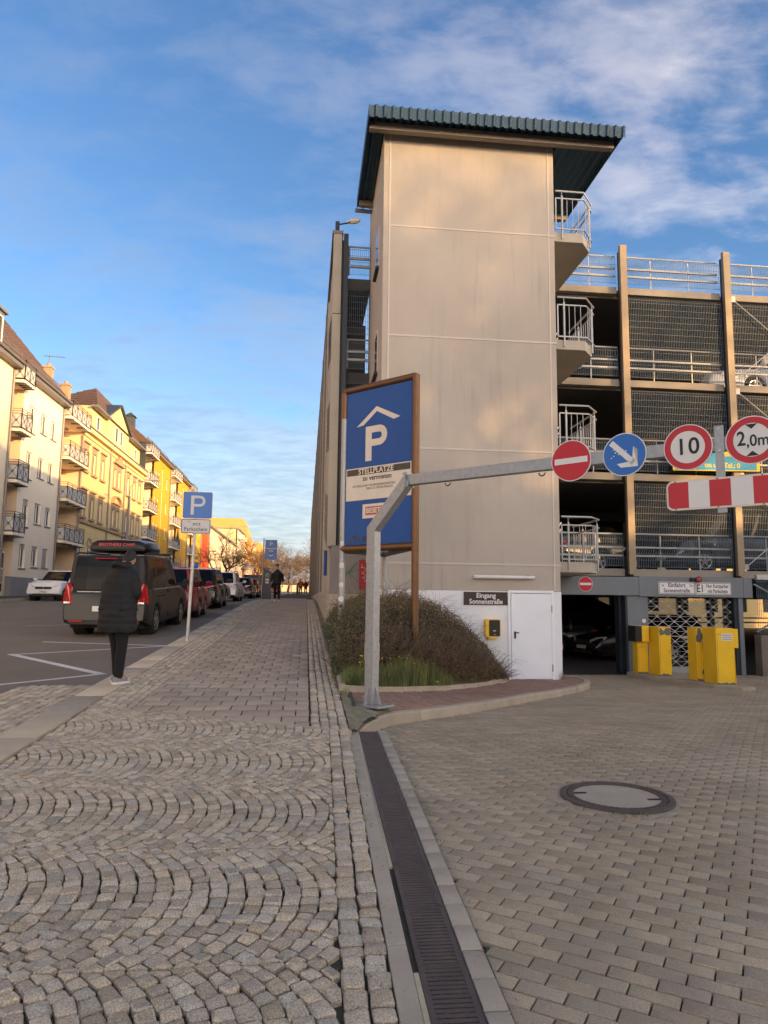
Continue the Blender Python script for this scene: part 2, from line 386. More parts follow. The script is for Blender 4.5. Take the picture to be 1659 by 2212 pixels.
# ------------------------------------------------------------------ ground and paving
FPX = 1534.
def project(p):
    d = Vector(p)-CAM; z = d.dot(fw)
    if z < .05: return None
    return (829.5+FPX*d.dot(rr)/z, 1106-FPX*d.dot(uu)/z, z)
def inview(p, mg=60):
    q = project(p)
    return q and -mg < q[0] < 1659+mg and -mg < q[1] < 2212+mg
def sheet(name, xs, ys, zf, m, parent=None):
    b = MB(); nx = len(xs)
    for y in ys:
        for x in xs: b.v.append((x, y, zf(x, y)))
    for j in range(len(ys)-1):
        for i in range(nx-1): b.f.append((j*nx+i, j*nx+i+1, (j+1)*nx+i+1, (j+1)*nx+i))
    return b.build(name, m, parent, smooth=30, fix=False)
def rng(a, b, n): return [a+(b-a)*i/n for i in range(n+1)]
YL = rng(-14, 46, 60)+[50, 60, 80, 100, 130, 180, 260, 400]
struct(sheet('ground', [-900, -200, -40, -17, -3.5, -2.5, -1.0, .2, .9, 3, 30, 60, 200, 900], [-600, -200, -60]+YL+[700, 1500, 2600],
       lambda x, y: min(gs(y) if x < .5 else 9, zd(x, min(max(y, -40), 20)) if x > .5 else 9)-.45-(.0 if abs(x) < 100 else 2), 'terrain'))
road = struct(sheet('road', [-13.3, -11, -8, -5, -3, -2.6], YL, lambda x, y: road_z(y), 'asphalt'))
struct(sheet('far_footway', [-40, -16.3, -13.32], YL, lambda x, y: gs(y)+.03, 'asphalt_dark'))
foot = struct(sheet('footway', [-2.5, -1.2, .05, .30, .62], rng(8.42, 46, 90)+[60, 80, 100, 130, 200], lambda x, y: gs(y)-.030, 'joint'))
drive = struct(sheet('drive', [.66, .8, 2, 4, 6, 8, 10, 14, 20, 40], rng(-14, 19.4, 60), lambda x, y: zd(x, y)-.020, 'joint'))

def clip(poly, a, b, c):
    o = []
    for i in range(len(poly)):
        p, q = poly[i], poly[(i+1) % len(poly)]; dp = a*p[0]+b*p[1]+c; dq = a*q[0]+b*q[1]+c
        if dp >= 0: o.append(p)
        if dp*dq < 0: t = dp/(dp-dq); o.append((p[0]+(q[0]-p[0])*t, p[1]+(q[1]-p[1])*t))
    return o
def area(p): return .5*sum(p[i][0]*p[(i+1) % len(p)][1]-p[(i+1) % len(p)][0]*p[i][1] for i in range(len(p)))
def inset(poly, d):
    c = (sum(p[0] for p in poly)/len(poly), sum(p[1] for p in poly)/len(poly)); o = []
    for p in poly:
        v = (p[0]-c[0], p[1]-c[1]); L = math.hypot(*v) or 1e-6; k = max(0.3, 1-d*1.35/L); o.append((c[0]+v[0]*k, c[1]+v[1]*k))
    return o
def chamf(poly, k):
    o = []; n = len(poly)
    for i in range(n):
        a, p, q = poly[i-1], poly[i], poly[(i+1) % n]
        o.append((lerp(p[0], a[0], k), lerp(p[1], a[1], k))); o.append((lerp(p[0], q[0], k), lerp(p[1], q[1], k)))
    return o
def stone(poly, zf, depth, bev, dz=0., tilt=0., dome=0.):
    if area(poly) < 0: poly = poly[::-1]
    n = len(poly); cx = sum(p[0] for p in poly)/n; cy = sum(p[1] for p in poly)/n
    tx, ty = random.uniform(-tilt, tilt), random.uniform(-tilt, tilt)
    f = lambda p, o: (p[0], p[1], zf(p[0], p[1])+dz+o+(p[0]-cx)*tx+(p[1]-cy)*ty)
    inn = inset(poly, bev)
    v = [f(p, -depth) for p in poly]+[f(p, -bev*.75) for p in poly]+[f(p, 0) for p in inn]
    fs = [(k, (k+1) % n, n+(k+1) % n, n+k) for k in range(n)]+[(n+k, n+(k+1) % n, 2*n+(k+1) % n, 2*n+k) for k in range(n)]
    if dome:
        v.append(f((cx, cy), dome)); fs += [(2*n+k, 2*n+(k+1) % n, 3*n) for k in range(n)]
    else: fs.append(tuple(range(2*n, 3*n)))
    return (v, fs, (cx, cy, zf(cx, cy)))
def lay(stones, parent, name, m, limit=300, smooth=50, rest_name=None):
    vis = [s for s in stones if inview(s[2])]
    vis.sort(key=lambda s: (Vector(s[2])-CAM).length)
    own = vis[:limit]; ids = set(id(s) for s in own)
    for s in own:
        b = MB(); b.add(s[0], s[1]); b.build(name, m, parent, smooth=smooth, fix=False)
    rest = [s for s in stones if id(s) not in ids]
    if rest:
        b = MB()
        for s in rest: b.add(s[0], s[1])
        stuff(b.build(rest_name or name+'_field', m, parent, smooth=smooth, fix=False))
def blocks(x0, x1, y0, y1, ang, bl, bw, gap, zf, planes=(), keep=None, org=(0, 0), bond=.5, bev=.004, depth=.05, dz=.002, tilt=.004, jit=.0, skipout=True, extra=None, ch=0.):
    ca, sa = math.cos(ang), math.sin(ang); res = []
    cs = [(x, y) for x in (x0, x1) for y in (y0, y1)]
    us = [(x-org[0])*ca+(y-org[1])*sa for x, y in cs]; vs = [-(x-org[0])*sa+(y-org[1])*ca for x, y in cs]
    for j in range(int(min(vs)/bw)-1, int(max(vs)/bw)+2):
        sh = bl*bond*(j % 2)
        for i in range(int(min(us)/bl)-2, int(max(us)/bl)+2):
            g = gap/2
            q = [(i*bl+sh+g, j*bw+g), ((i+1)*bl+sh-g, j*bw+g), ((i+1)*bl+sh-g, (j+1)*bw-g), (i*bl+sh+g, (j+1)*bw-g)]
            if jit: q = [(a+random.uniform(-jit, jit), b+random.uniform(-jit, jit)) for a, b in q]
            q = [(org[0]+a*ca-b*sa, org[1]+a*sa+b*ca) for a, b in q]
            mx_, my_ = sum(p[0] for p in q)/4, sum(p[1] for p in q)/4
            if not (x0-bl < mx_ < x1+bl and y0-bl < my_ < y1+bl): continue
            if skipout and not inview((mx_, my_, zf(mx_, my_)), 700): continue
            if keep and not keep(mx_, my_): continue
            for pl in (extra(mx_, my_) if extra else ())+((1, 0, -x0), (-1, 0, x1), (0, 1, -y0), (0, -1, y1))+tuple(planes):
                q = clip(q, *pl)
                if len(q) < 3: break
            if len(q) < 3 or abs(area(q)) < .08*bl*bw: continue
            if ch and len(q) == 4: q = chamf(q, ch)
            res.append(stone(q, zf, depth, bev, random.uniform(-dz, dz), tilt))
    return res
zfoot = lambda x, y: gs(y)
xl = lambda y: .36+.0216*(y-2.7)               # line of the drain
# boundary between footway and setts: from (-2.39,8.3) to (.07,7.15), kept side is beyond it
bd = Vector((.07+2.39, 7.15-8.3)).normalized(); bn = (-bd.y, bd.x); bc = -(bn[0]*.07+bn[1]*7.15)
# --- footway slabs
lay(blocks(-1.83, .07, 7.1, 48, 0, .285, .30, .013, zfoot, planes=((bn[0], bn[1], bc-.055),), org=(.07, 7.45), bev=.004, dz=.0025, tilt=.006), foot, 'paving_slab', 'paver', 300, 40)
# --- strips of small setts either side
def sett_strip(xa, xb, ya, yb, n, wy, zf, planes=(), jit=.008, hide=True):
    res = []; w_ = (xb-xa)/n
    for i in range(n):
        y = ya+random.uniform(0, wy)
        while y < yb:
            l_ = wy*random.uniform(.75, 1.35)
            q = [(xa+i*w_+.005, y+.005), (xa+(i+1)*w_-.005, y+.005), (xa+(i+1)*w_-.005, y+l_-.005), (xa+i*w_+.005, y+l_-.005)]
            q = [(a+random.uniform(-jit, jit), b+random.uniform(-jit, jit)) for a, b in q]
            y += l_
            if hide and not inview((q[0][0], q[0][1], zf(q[0][0], q[0][1])), 700): continue
            for pl in planes:
                q = clip(q, *pl)
                if len(q) < 3: break
            if len(q) < 3 or abs(area(q)) < .0015: continue
            if len(q) == 4: q = chamf(q, .16)
            res.append(stone(q, zf, .05, .012, random.uniform(-.006, .006), .05, .003))
    return res
lay(sett_strip(-2.33, -1.84, 7.5, 48, 5, .105, zfoot, ((bn[0], bn[1], bc-.055),)), foot, 'small_sett', 'granite_small', 300, 55)
lay(sett_strip(.085, .46, 6.9, 44, 4, .10, zfoot, ((bn[0], bn[1], bc-.02),)), foot, 'edge_sett', 'granite_small', 300, 55)
# thin stone edging on the boundary
b = MB(); e0 = Vector((-2.36, 8.285)); e1 = Vector((.46, 6.967))
def strip2(b, p, q, w_, zf, t=.05, top=.0):
    d = (q-p).normalized(); nrm = Vector((-d.y, d.x))*w_
    P_ = [p, q, q+nrm, p+nrm]; b.hexa([(a.x, a.y, zf(a.x, a.y)-t) for a in P_], [(a.x, a.y, zf(a.x, a.y)+top) for a in P_])
for k in range(4): strip2(b, e0.lerp(e1, k/4+.002), e0.lerp(e1, (k+1)/4-.002), .045, zfoot, .05, .004)
b.build('edging_strip', 'kerb_grey', foot)
# --- granite setts laid in segmental arcs
PER, RAD, ARC = 1.17, .83, .086
st = []
for band in range(-2, 6):
    ym = 6.5-PER*band-PER/2; yh = PER/2; amax = math.asin(yh/RAD)
    for k in range(-10, 54):
        x0 = .62-ARC*k
        nst = 16; inn_ = lambda a: math.asin(max(-1, min(1, math.sin(a)*(1-ARC*math.cos(a)/RAD))))
        am2 = amax*1.10; edges = [-am2+2*am2*(i+random.uniform(-.14, .14)*(0 < i < nst))/nst for i in range(nst+1)]
        dxk, dxk1 = [random.uniform(-.006, .006) for _ in range(2)]
        for i in range(nst):
            a0, a1 = edges[i], edges[i+1]
            P = lambda xo, a: (xo-RAD+RAD*math.cos(a), ym+RAD*math.sin(a))
            q = [P(x0, a0), P(x0, a1), P(x0-ARC, inn_(a1)), P(x0-ARC, inn_(a0))][::-1]
            mx_, my_ = sum(p[0] for p in q)/4, sum(p[1] for p in q)/4
            if mx_ < -2.5 or my_ > 8.6 or my_ < 1.0: continue
            q = [(p[0]+random.uniform(-.007, .007), p[1]+random.uniform(-.007, .007)) for p in inset(q, .0042)]
            xr = xl(my_)-.195
            q = clip(q, -1, 0, xr); 
            if len(q) >= 3: q = clip(q, -bn[0], -bn[1], -bc-.005)
            if len(q) >= 3: q = clip(q, 1, 0, 2.30)
            if len(q) >= 3: q = clip(q, 0, 1, -(ym-yh)-.003)
            if len(q) >= 3: q = clip(q, 0, -1, ym+yh-.003)
            if len(q) < 3 or abs(area(q)) < .0014: continue
            if not inview((mx_, my_, gs(my_)), 800): continue
            q = chamf(q, random.uniform(.05, .13)) if len(q) == 4 else q
            st.append(stone(q, zfoot, .06, random.uniform(.006, .010), random.uniform(-.005, .005), .07, random.uniform(-.001, .004)))
# two straight rows along the drain
for row in range(2):
    y = 1.3
    while y < 7.25:
        l_ = random.uniform(.075, .135); xa = xl(y)-.192+row*.095; q = [(xa+.004, y+.005), (xa+.089, y+.005), (xa+.089, y+l_-.005), (xa+.004, y+l_-.005)]
        q = [(a+random.uniform(-.008, .008), c+random.uniform(-.007, .007)) for a, c in q]; y += l_
        q = clip(q, -bn[0], -bn[1], -bc)
        if len(q) > 2: st.append(stone(chamf(q, .10), zfoot, .07, .010, random.uniform(-.005, .005), .06, .002))
setts = struct(sheet('sett_paving', [-2.45, -1.5, -.5, .345, .40], rng(-8, 8.42, 40), lambda x, y: gs(y)-.026, 'joint'))
lay(st, setts, 'granite_sett', 'granite', 300, 28)
# --- kerb along the road
kerb = struct(sheet('kerb_bed', [-2.70, -2.32], rng(-8, 46, 60)+[70, 100, 130], lambda x, y: road_z(y)-.03, 'joint'))
y = 2.2; i = 0; ks = []
while y < 110:
    l_ = random.choice((.98, 1.2, .9, .55)) if y < 12 else 1.0+random.uniform(-.1, .2)
    q = [(-2.685, y+.004), (-2.335, y+.004), (-2.335, y+l_-.004), (-2.685, y+l_-.004)]
    c = 'kerb_grey' if i % 3 == 0 or y > 34 else 'kerb_yellow'
    s_ = stone(q, lambda x, yy: gs(yy)+.006, .2, .008)
    bb = MB(); bb.add(s_[0], s_[1]); bb.build('kerbstone', c, kerb, smooth=40, fix=False); y += l_; i += 1
    if y > 75: l_ = 1.6
# --- setts in the gutter
lay(sett_strip(-3.75, -2.70, 4.0, 10.2, 9, .13, lambda x, y: road_z(y)+.012, ((1*.25, -1*.97, .97*10.4+.25*2.7),)), road, 'gutter_sett', 'granite_small', 300, 55)
# --- road markings
def line2(pts, w_, name):
    b = MB()
    for p, q in zip(pts, pts[1:]):
        p = Vector(p); q = Vector(q); d = (q-p).normalized(); nrm = Vector((-d.y, d.x))*w_/2; n = max(1, int((q-p).length/.6)); d = Vector((0, 0))
        for k in range(n):
            a, c = p.lerp(q, k/n), p.lerp(q, (k+1)/n)
            b.add([(v.x, v.y, road_z(v.y)+.005) for v in (a-nrm, c-nrm, c+nrm, a+nrm)], [(0, 1, 2, 3)])
    o = b.build(name, 'line_white', road, fix=False); return o
line2([(-2.85, 15.45), (-5.55, 16.1)], .10, 'road_marking'); line2([(-2.85, 15.4), (-5.3, 13.8)], .10, 'road_marking')
line2([(-5.34, 13.88), (-3.1, 11.45)], .14, 'road_marking'); line2([(-3.0, 11.45), (-4.5, 9.9), (-6.6, 8.2)], .10, 'road_marking')
line2([(-7.4, 20.2), (-5.8, 21.2)], .05, 'road_marking')
# repaired patch and manhole in the road
b = MB(); b.add([(-8.2+.38*math.cos(a/24*6.2832), 19.2+.38*math.sin(a/24*6.2832), road_z(19.2+.38*math.sin(a/24*6.2832))+.006) for a in range(24)], [tuple(range(24))])
tag(b.build('road_manhole_cover', 'cast_iron', None, fix=False), 'round dark manhole cover lying in the asphalt road behind the van', 'manhole')
# far kerb
b = MB()
for k in range(60): ya, yb = 4+k*2.2, 6.2+k*2.2; b.hexa([(-13.36, ya, gs(ya)-.3), (-13.24, ya, gs(ya)-.3), (-13.24, yb-.01, gs(yb)-.3), (-13.36, yb-.01, gs(yb)-.3)], [(-13.36, ya, gs(ya)+.035), (-13.24, ya, gs(ya)+.035), (-13.24, yb-.01, gs(yb)+.035), (-13.36, yb-.01, gs(yb)+.035)])
struct(b.build('far_kerb', 'kerb_grey'))

# --- drain channel between setts and drive
zdr = lambda x, y: lerp(gs(y), zd(x, y), min(1, max(0, (x-.3)/.5)))
dr = thing('drainage_channel', 'long brown cast iron slotted drain between the setts and the drive', 'drain', (xl(4), 4, gs(4)))
def xp(o, y, z): return (xl(y)+o, y, zdr(.5, y)+z)
for k in range(6):                               # concrete strip, left
    ya, yb = 1.0+k*1.05, 2.045+k*1.05
    b = MB(); b.hexa([xp(0, ya, -.1), xp(.082, ya, -.1), xp(.082, yb, -.1), xp(0, yb, -.1)], [xp(0, ya, .004), xp(.082, ya, .004), xp(.082, yb, .004), xp(0, yb, .004)])
    b.build('edge_stone', 'kerb_conc', dr, bevel=.004)
b = MB()
for ya, yb in ((1.0, 2.9), (3.9, 7.28)): b.hexa([xp(.085, ya, -.1), xp(.106, ya, -.1), xp(.106, yb, -.1), xp(.085, yb, -.1)], [xp(.085, ya, -.004), xp(.106, ya, -.004), xp(.106, yb, -.004), xp(.085, yb, -.004)])
b.pieces('mortar_joint', 'sticker_tan', dr)
b = MB(); b.hexa([xp(.084, 2.9, -.1), xp(.107, 2.9, -.1), xp(.107, 3.9, -.1), xp(.084, 3.9, -.1)], [xp(.084, 2.9, -.018), xp(.107, 2.9, -.018), xp(.107, 3.9, -.018), xp(.084, 3.9, -.018)]); b.build('gravel_fill', 'soil', dr)
b = MB(); b.hexa([xp(.082, 1, -.2), xp(.31, 1, -.2), xp(.31, 7.3, -.2), xp(.082, 7.3, -.2)], [xp(.082, 1, -.05), xp(.31, 1, -.05), xp(.31, 7.3, -.05), xp(.082, 7.3, -.05)])
b.build('channel_bed', 'cast_dark', dr)
for k in range(13):                              # grate sections
    ya, yb = 1.0+k*.484, 1.0+(k+1)*.484-.004; b = MB(); g0, g1 = .108, .296
    for o0, o1 in ((g0, g0+.022), (g1-.022, g1)): b.hexa([xp(o0, ya, -.04), xp(o1, ya, -.04), xp(o1, yb, -.04), xp(o0, yb, -.04)], [xp(o0, ya, 0), xp(o1, ya, 0), xp(o1, yb, 0), xp(o0, yb, 0)])
    nb = 17
    for i in range(nb+1):
        yc = ya+(yb-ya)*i/nb; hw = .0095 if 0 < i < nb else .012; y0_, y1_ = max(ya, yc-hw), min(yb, yc+hw)
        b.hexa([xp(g0+.021, y0_, -.04), xp(g1-.021, y0_, -.04), xp(g1-.021, y1_, -.04), xp(g0+.021, y1_, -.04)], [xp(g0+.021, y0_, -.001), xp(g1-.021, y0_, -.001), xp(g1-.021, y1_, -.001), xp(g0+.021, y1_, -.001)])
        if i % 4 == 2:
            for o in (.165, .235): b.hexa([xp(o, y0_, -.04), xp(o+.014, y0_, -.04), xp(o+.014, y1_+.02, -.04), xp(o, y1_+.02, -.04)], [xp(o, y0_, -.003), xp(o+.014, y0_, -.003), xp(o+.014, y1_+.02, -.003), xp(o, y1_+.02, -.003)])
    gr = b.build('grate', 'cast_iron', dr, fix=False)
    for o in (.124, .28): b = MB(); b.tube([xp(o, ya+.03, -.002), xp(o, ya+.03, .004)], .011, 10); b.build('grate_bolt', 'cast_iron', gr)
y = 1.0
while y < 7.45:
    l_ = .205; bb = MB(); s_ = stone([(xl(y)+.303, y+.003), (xl(y)+.395, y+.003), (xl(y+l_)+.395, y+l_-.003), (xl(y+l_)+.303, y+l_-.003)], lambda a, c: zdr(.6, c), .08, .005, random.uniform(-.002, .002), .01)
    bb.add(s_[0], s_[1]); bb.build('edge_block', 'kerb_conc', dr, smooth=40, fix=False); y += l_

# --- kerbed island in front of the tower
K_ = [(.54, 7.35, .23), (.66, 7.75, .25), (1.02, 8.55, .20), (1.55, 9.15, .155), (2.18, 9.85, .11), (3.05, 11.05, .02), (4.0, 12.4, -.07), (5.0, 13.65, -.15), (5.75, 14.6, -.19), (6.25, 15.35, -.215), (6.5, 15.95, -.22), (6.55, 16.6, -.225), (6.35, 17.2, -.23)]
I_ = [(.47, 7.5, .27), (.47, 8.2, .315), (.47, 9.3, .375), (1.0, 9.95, .29), (1.45, 10.5, .22), (2.3, 11.65, .10), (3.2, 13.3, -.05), (4.4, 15.6, -.22), (4.65, 16.22, -.245), (5.2, 16.27, -.25), (5.7, 16.27, -.25), (5.9, 16.27, -.25), (5.95, 17.0, -.25)]
isl = MB()
for a, c in zip(K_, I_):
    isl.v += [tuple(Vector(a)+Vector((0, 0, -.012))), tuple(Vector(a).lerp(Vector(c), .5)+Vector((0, 0, -.012))), tuple(Vector(c)+Vector((0, 0, -.012)))]
for k in range(len(K_)-1): isl.f += [(3*k, 3*k+3, 3*k+4, 3*k+1), (3*k+1, 3*k+4, 3*k+5, 3*k+2)]
island = struct(isl.build('traffic_island', 'joint', fix=True))
def zisl(x, y):
    for k in range(len(K_)-1):
        for T in ((K_[k], K_[k+1], I_[k]), (K_[k+1], I_[k+1], I_[k])):
            (x1, y1, z1), (x2, y2, z2), (x3, y3, z3) = T; dt = (y2-y3)*(x1-x3)+(x3-x2)*(y1-y3)
            if abs(dt) < 1e-9: continue
            l1 = ((y2-y3)*(x-x3)+(x3-x2)*(y-y3))/dt; l2 = ((y3-y1)*(x-x3)+(x1-x3)*(y-y3))/dt
            if l1 >= -1e-6 and l2 >= -1e-6 and l1+l2 <= 1+1e-6: return l1*z1+l2*z2+(1-l1-l2)*z3
    s = wsum = 0
    for k in range(len(K_)-1):
        for L_ in (K_, I_):
            for t in (0, .5):
                px, py, pz = (lerp(L_[k][i], L_[k+1][i], t) for i in range(3)); w_ = 1/((px-x)**2+(py-y)**2+.004)**2; s += w_*pz; wsum += w_
    return s/wsum
ipoly = [(p[0], p[1]) for p in K_]+[(p[0], p[1]) for p in I_[::-1]]
def inpoly(x, y, poly):
    c = False; j = len(poly)-1
    for i in range(len(poly)):
        (xi, yi), (xj, yj) = poly[i], poly[j]
        if (yi > y) != (yj > y) and x < (xj-xi)*(y-yi)/(yj-yi)+xi: c = not c
        j = i
    return c
def kclip(x, y):                                  # keep the bricks behind the kerb
    best = (9e9, None)
    for a, c in zip(K_, K_[1:]):
        d = Vector((c[0]-a[0], c[1]-a[1])); L2 = d.length; d /= L2; t_ = max(0, min(L2, (x-a[0])*d.x+(y-a[1])*d.y)); e = (x-a[0]-d.x*t_)**2+(y-a[1]-d.y*t_)**2
        if e < best[0]: best = (e, (-d.y, d.x, d.y*a[0]-d.x*a[1]-.128))
    return (best[1],)
lay(blocks(.45, 6.5, 7.9, 17.2, R_(-38), .20, .10, .007, zisl, keep=lambda x, y: inpoly(x, y, ipoly), extra=kclip, bev=.004, dz=.002, tilt=.01), island, 'paving_brick', 'red_brick', 300, 40)
# kerb stones of the island
kt = [Vector(p) for p in K_]
cum = [0]
for a, c in zip(kt, kt[1:]): cum.append(cum[-1]+(c-a).length)
def kat(s):
    for k in range(len(kt)-1):
        if s <= cum[k+1] or k == len(kt)-2: return kt[k].lerp(kt[k+1], (s-cum[k])/(cum[k+1]-cum[k])), (kt[k+1]-kt[k]).normalized()
s = 0.
while s < cum[-1]-.2:
    s1 = min(s+.98, cum[-1]); rings = []
    for k in range(7):
        p, d = kat(lerp(s+.004, s1-.004, k/6)); nrm = Vector((d.y, -d.x, 0)).normalized()   # outwards = right of the way
        o = p+nrm*.02; zb = zd(p.x, p.y)-.08; lowr = 0 if s > 0 else -.09*(1-k/6)
        rings.append([(*(o.xy), zb), (*(o-nrm*.01).xy, p.z+lowr-.02), (*(o-nrm*.035).xy, p.z+lowr+.005), (*(o-nrm*.14).xy, p.z+lowr+.008), (*(o-nrm*.14).xy, zb)])
    b = MB(); b.loft(rings); b.build('kerbstone', 'kerb_conc', island, smooth=35); s = s1
# mossy corner at the foot of the gantry
q = [(.46, 7.05), (.56, 7.22), (.62, 7.5), (.74, 7.95), (.92, 8.35), (1.02, 8.62), (1.12, 8.8), (.9, 9.05), (.66, 8.95), (.46, 8.9)]
b = MB(); g = {}
for i in range(30):
    for j in range(80):
        x, y = .46+i*.025, 7.02+j*.026
        if inpoly(x, y, q):
            t_ = min(1, max(0, (x-.46)/.12)); h = lerp(gs(y)-.004, (zisl(x, y) if y > 7.5 else lerp(zdr(x, y), .25, min(1, max(0, (y-7.15)/.35)))), t_)
            g[i, j] = len(b.v); b.v.append((x, y, h+.008+.012*mnoise.noise(Vector((x*14, y*14, 1)))))
for (i, j) in list(g):
    if all(k in g for k in ((i+1, j), (i+1, j+1), (i, j+1))): b.f.append((g[i, j], g[i+1, j], g[i+1, j+1], g[i, j+1]))
b.build('moss_patch', 'moss', island, fix=False, smooth=80)

# --- drive blocks
keepd = lambda x, y: not (inpoly(x, y, ipoly) and zisl(x, y) > zd(x, y)+.03 and all((x-p[0])**2+(y-p[1])**2 > .02 for p in K_)) and (x-2.25)**2+(y-5.08)**2 > .155 and not (x < 6.2 and y > 16.3)
sl = 1/math.hypot(1, .0216)
lay(blocks(.6, 16, 1.2, 18.6, R_(-35), .186, .091, .0075, zd, planes=((1*sl, -.0216*sl, -(.36-.0216*2.7+.40)*sl),), keep=keepd, bev=.0045, dz=.0022, tilt=.010), drive, 'paving_block', 'block', 300, 40)
# manhole
mc = (2.25, 5.08); mz = zd(*mc)
mh = thing('manhole_cover', 'round manhole cover with iron ring and concrete centre in the drive', 'manhole', (mc[0], mc[1], mz))
sl_y = (zd(mc[0], 5.4)-zd(mc[0], 4.8))/.6
def ring3(b, prof, n=64):
    rs = [[(mc[0]+r*math.cos(2*math.pi*k/n), mc[1]+r*math.sin(2*math.pi*k/n), mz+z+sl_y*r*math.sin(2*math.pi*k/n)) for k in range(n)] for r, z in prof]
    b.loft(rs, cap=False)
b = MB(); ring3(b, [(.46, -.03), (.46, -.006), (.38, -.004)]); b.build('mortar_bed', 'kerb_conc', mh, smooth=30)
b = MB(); ring3(b, [(.395, -.04), (.395, .012), (.385, .016), (.352, .016), (.350, .004), (.343, .004), (.341, .014), (.30, .013), (.298, .004)]); b.build('iron_ring', 'cast_iron', mh, smooth=30)
b = MB()
for k in range(48):
    a = 2*math.pi*k/48; p = Vector((mc[0]+.32*math.cos(a), mc[1]+.32*math.sin(a), mz+.013+sl_y*.32*math.sin(a))); t = Vector((-math.sin(a), math.cos(a), 0))*.012; r_ = Vector((math.cos(a), math.sin(a), 0))*.012
    b.hexa([p-t-r_, p+t-r_, p+t+r_, p-t+r_], [v+Vector((0, 0, .004)) for v in (p-t-r_, p+t-r_, p+t+r_, p-t+r_)])
b.build('ring_studs', 'cast_iron', mh)
b = MB(); n = 64; b.v = [(mc[0]+.299*math.cos(2*math.pi*k/n), mc[1]+.299*math.sin(2*math.pi*k/n), mz+.009+sl_y*.299*math.sin(2*math.pi*k/n)) for k in range(n)]; b.f = [tuple(range(n))]; b.build('concrete_centre', 'kerb_grey', mh, fix=False)
for sgn, yo in ((-1, .10), (1, -.10)):
    x0 = mc[0]+sgn*.235; b = MB(); b.box(x0-.05, x0+.05, mc[1]+yo-.017, mc[1]+yo+.017, mz+.004+sl_y*yo, mz+.0115+sl_y*yo); b.build('lifting_slot', 'cast_dark', mh)
# ------------------------------------------------------------------ stair tower
TX0, TX1, TY0, TY1, TZ = 1.66, 5.99, 16.3, 20.2, 13.12
LV = [2.50, 5.25, 8.02, 10.85]
tw = thing('stair_tower', 'tall plain rendered stair tower with blue corrugated roof beside the drive', 'tower', (3.8, 18, -.3))
b = MB(); b.box(TX0, TX1, TY0, TY1, 1.78, TZ)
b.build('wall', 'render_tower', tw, bevel=.015)
b = MB()
dx0, dx1, dz1 = 4.70, 5.80, 1.80
b.box(TX0-.004, dx0, TY0-.004, TY1, -.9, 1.78); b.box(dx1, TX1+.004, TY0-.004, TY1, -.9, 1.78); b.box(dx0, dx1, TY0+.12, TY1, -.9, 1.78); b.box(dx0, dx1, TY0-.004, TY0+.12, -.9, -.27)
b.build('base_wall', 'white_base', tw)
for z in (10.66, 7.87, 5.12, 2.40):             # joints between the wall panels
    b = MB(); b.box(1.83, TX1+.006, TY0-.012, TY0+.01, z-.02, z+.02); b.build('panel_joint', 'groove', tw)
for x in (1.82, 5.84):
    b = MB(); b.box(x-.018, x+.018, TY0-.010, TY0+.01, 1.8, TZ-.05); b.build('panel_joint', 'groove', tw)
for z in (9.9, 7.2, 4.45): 
    b = MB(); b.box(TX0-.006, TX0+.01, TY0+.06, TY1, z-.012, z+.012); b.build('panel_joint', 'groove', tw)
for z in (10.1, 7.3, 4.6):                       # slit windows on the street side
    wn = plate([(-.32, -.55), (.32, -.55), (.32, .55), (-.32, .55)], frame((TX0, 17.6, z+.5), (0, -1, 0), (0, 0, 1)), -.05, .012, 'window', 'window_white', tw)
    plate([(-.27, -.5), (.27, -.5), (.27, .5), (-.27, .5)], frame((TX0, 17.6, z+.5), (0, -1, 0), (0, 0, 1)), .0, .018, 'pane', 'pane_dark', wn)
    b = MB(); b.box(TX0-.09, TX0, 17.2, 18.0, z-.13, z-.06); b.build('sill', 'steel_dark', wn)
# roof: corrugated fascia, beam, corrugated soffit
RX0, RX1, RY0, RY1 = 1.24, 7.50, 15.60, 19.6
def corr(x0, x1, pitch, f0, f1, depth, dirv):
    vs = []; fs = []; x = x0; prof = []
    while x < x1-1e-6:
        for o, h in ((0, 0), (.12, 0), (.155, depth), (.205, depth), (.24, 0)):
            if x+o*pitch/.24 <= x1: prof.append((x+o*pitch/.24, h))
        x += pitch
    n = len(prof)
    for px, h in prof: vs += [Vector(f0(px))+dirv*h, Vector(f1(px))+dirv*h]
    for k in range(n-1): fs.append((2*k, 2*k+2, 2*k+3, 2*k+1))
    b = MB(); b.add(vs, fs); return b
rf = corr(RX0, RX1+.12, .205, lambda x: (x, RY0, 12.98), lambda x: (x, RY0-.05, 13.25), .045, Vector((0, -1, 0))).build('roof', 'roof_blue', tw, fix=False)
rf.modifiers.new('t', 'SOLIDIFY').thickness = .006
so = corr(RX0, RX1, .205, lambda x: (x, RY0+.02, 13.16), lambda x: (x, RY1, 13.02), .05, Vector((0, 0, -1))).build('soffit', 'roof_blue', rf, fix=False); so.modifiers.new('t', 'SOLIDIFY').thickness = .006
b = MB(); b.hexa([(RX0, RY0, 13.2), (RX1, RY0, 13.2), (RX1, RY1, 13.08), (RX0, RY1, 13.08)], [(RX0, RY0, 13.24), (RX1, RY0, 13.24), (RX1, RY1, 13.2), (RX0, RY1, 13.2)]); b.build('roof_deck', 'roof_blue', rf)
b = MB(); b.box(RX0+.02, RX1-.06, RY0+.30, RY0+.46, 12.90, 13.08); b.box(RX0+.02, RX1-.06, RY1-.4, RY1-.25, 12.84, 13.0); b.pieces('roof_beam', 'fascia', rf)
b = MB(); b.box(RX0-.03, RX0-.001, RY0-.05, RY1, 12.98, 13.26); b.box(RX1+.001, RX1+.03, RY0-.02, RY1, 12.98, 13.22); b.pieces('verge_trim', 'roof_blue', rf)
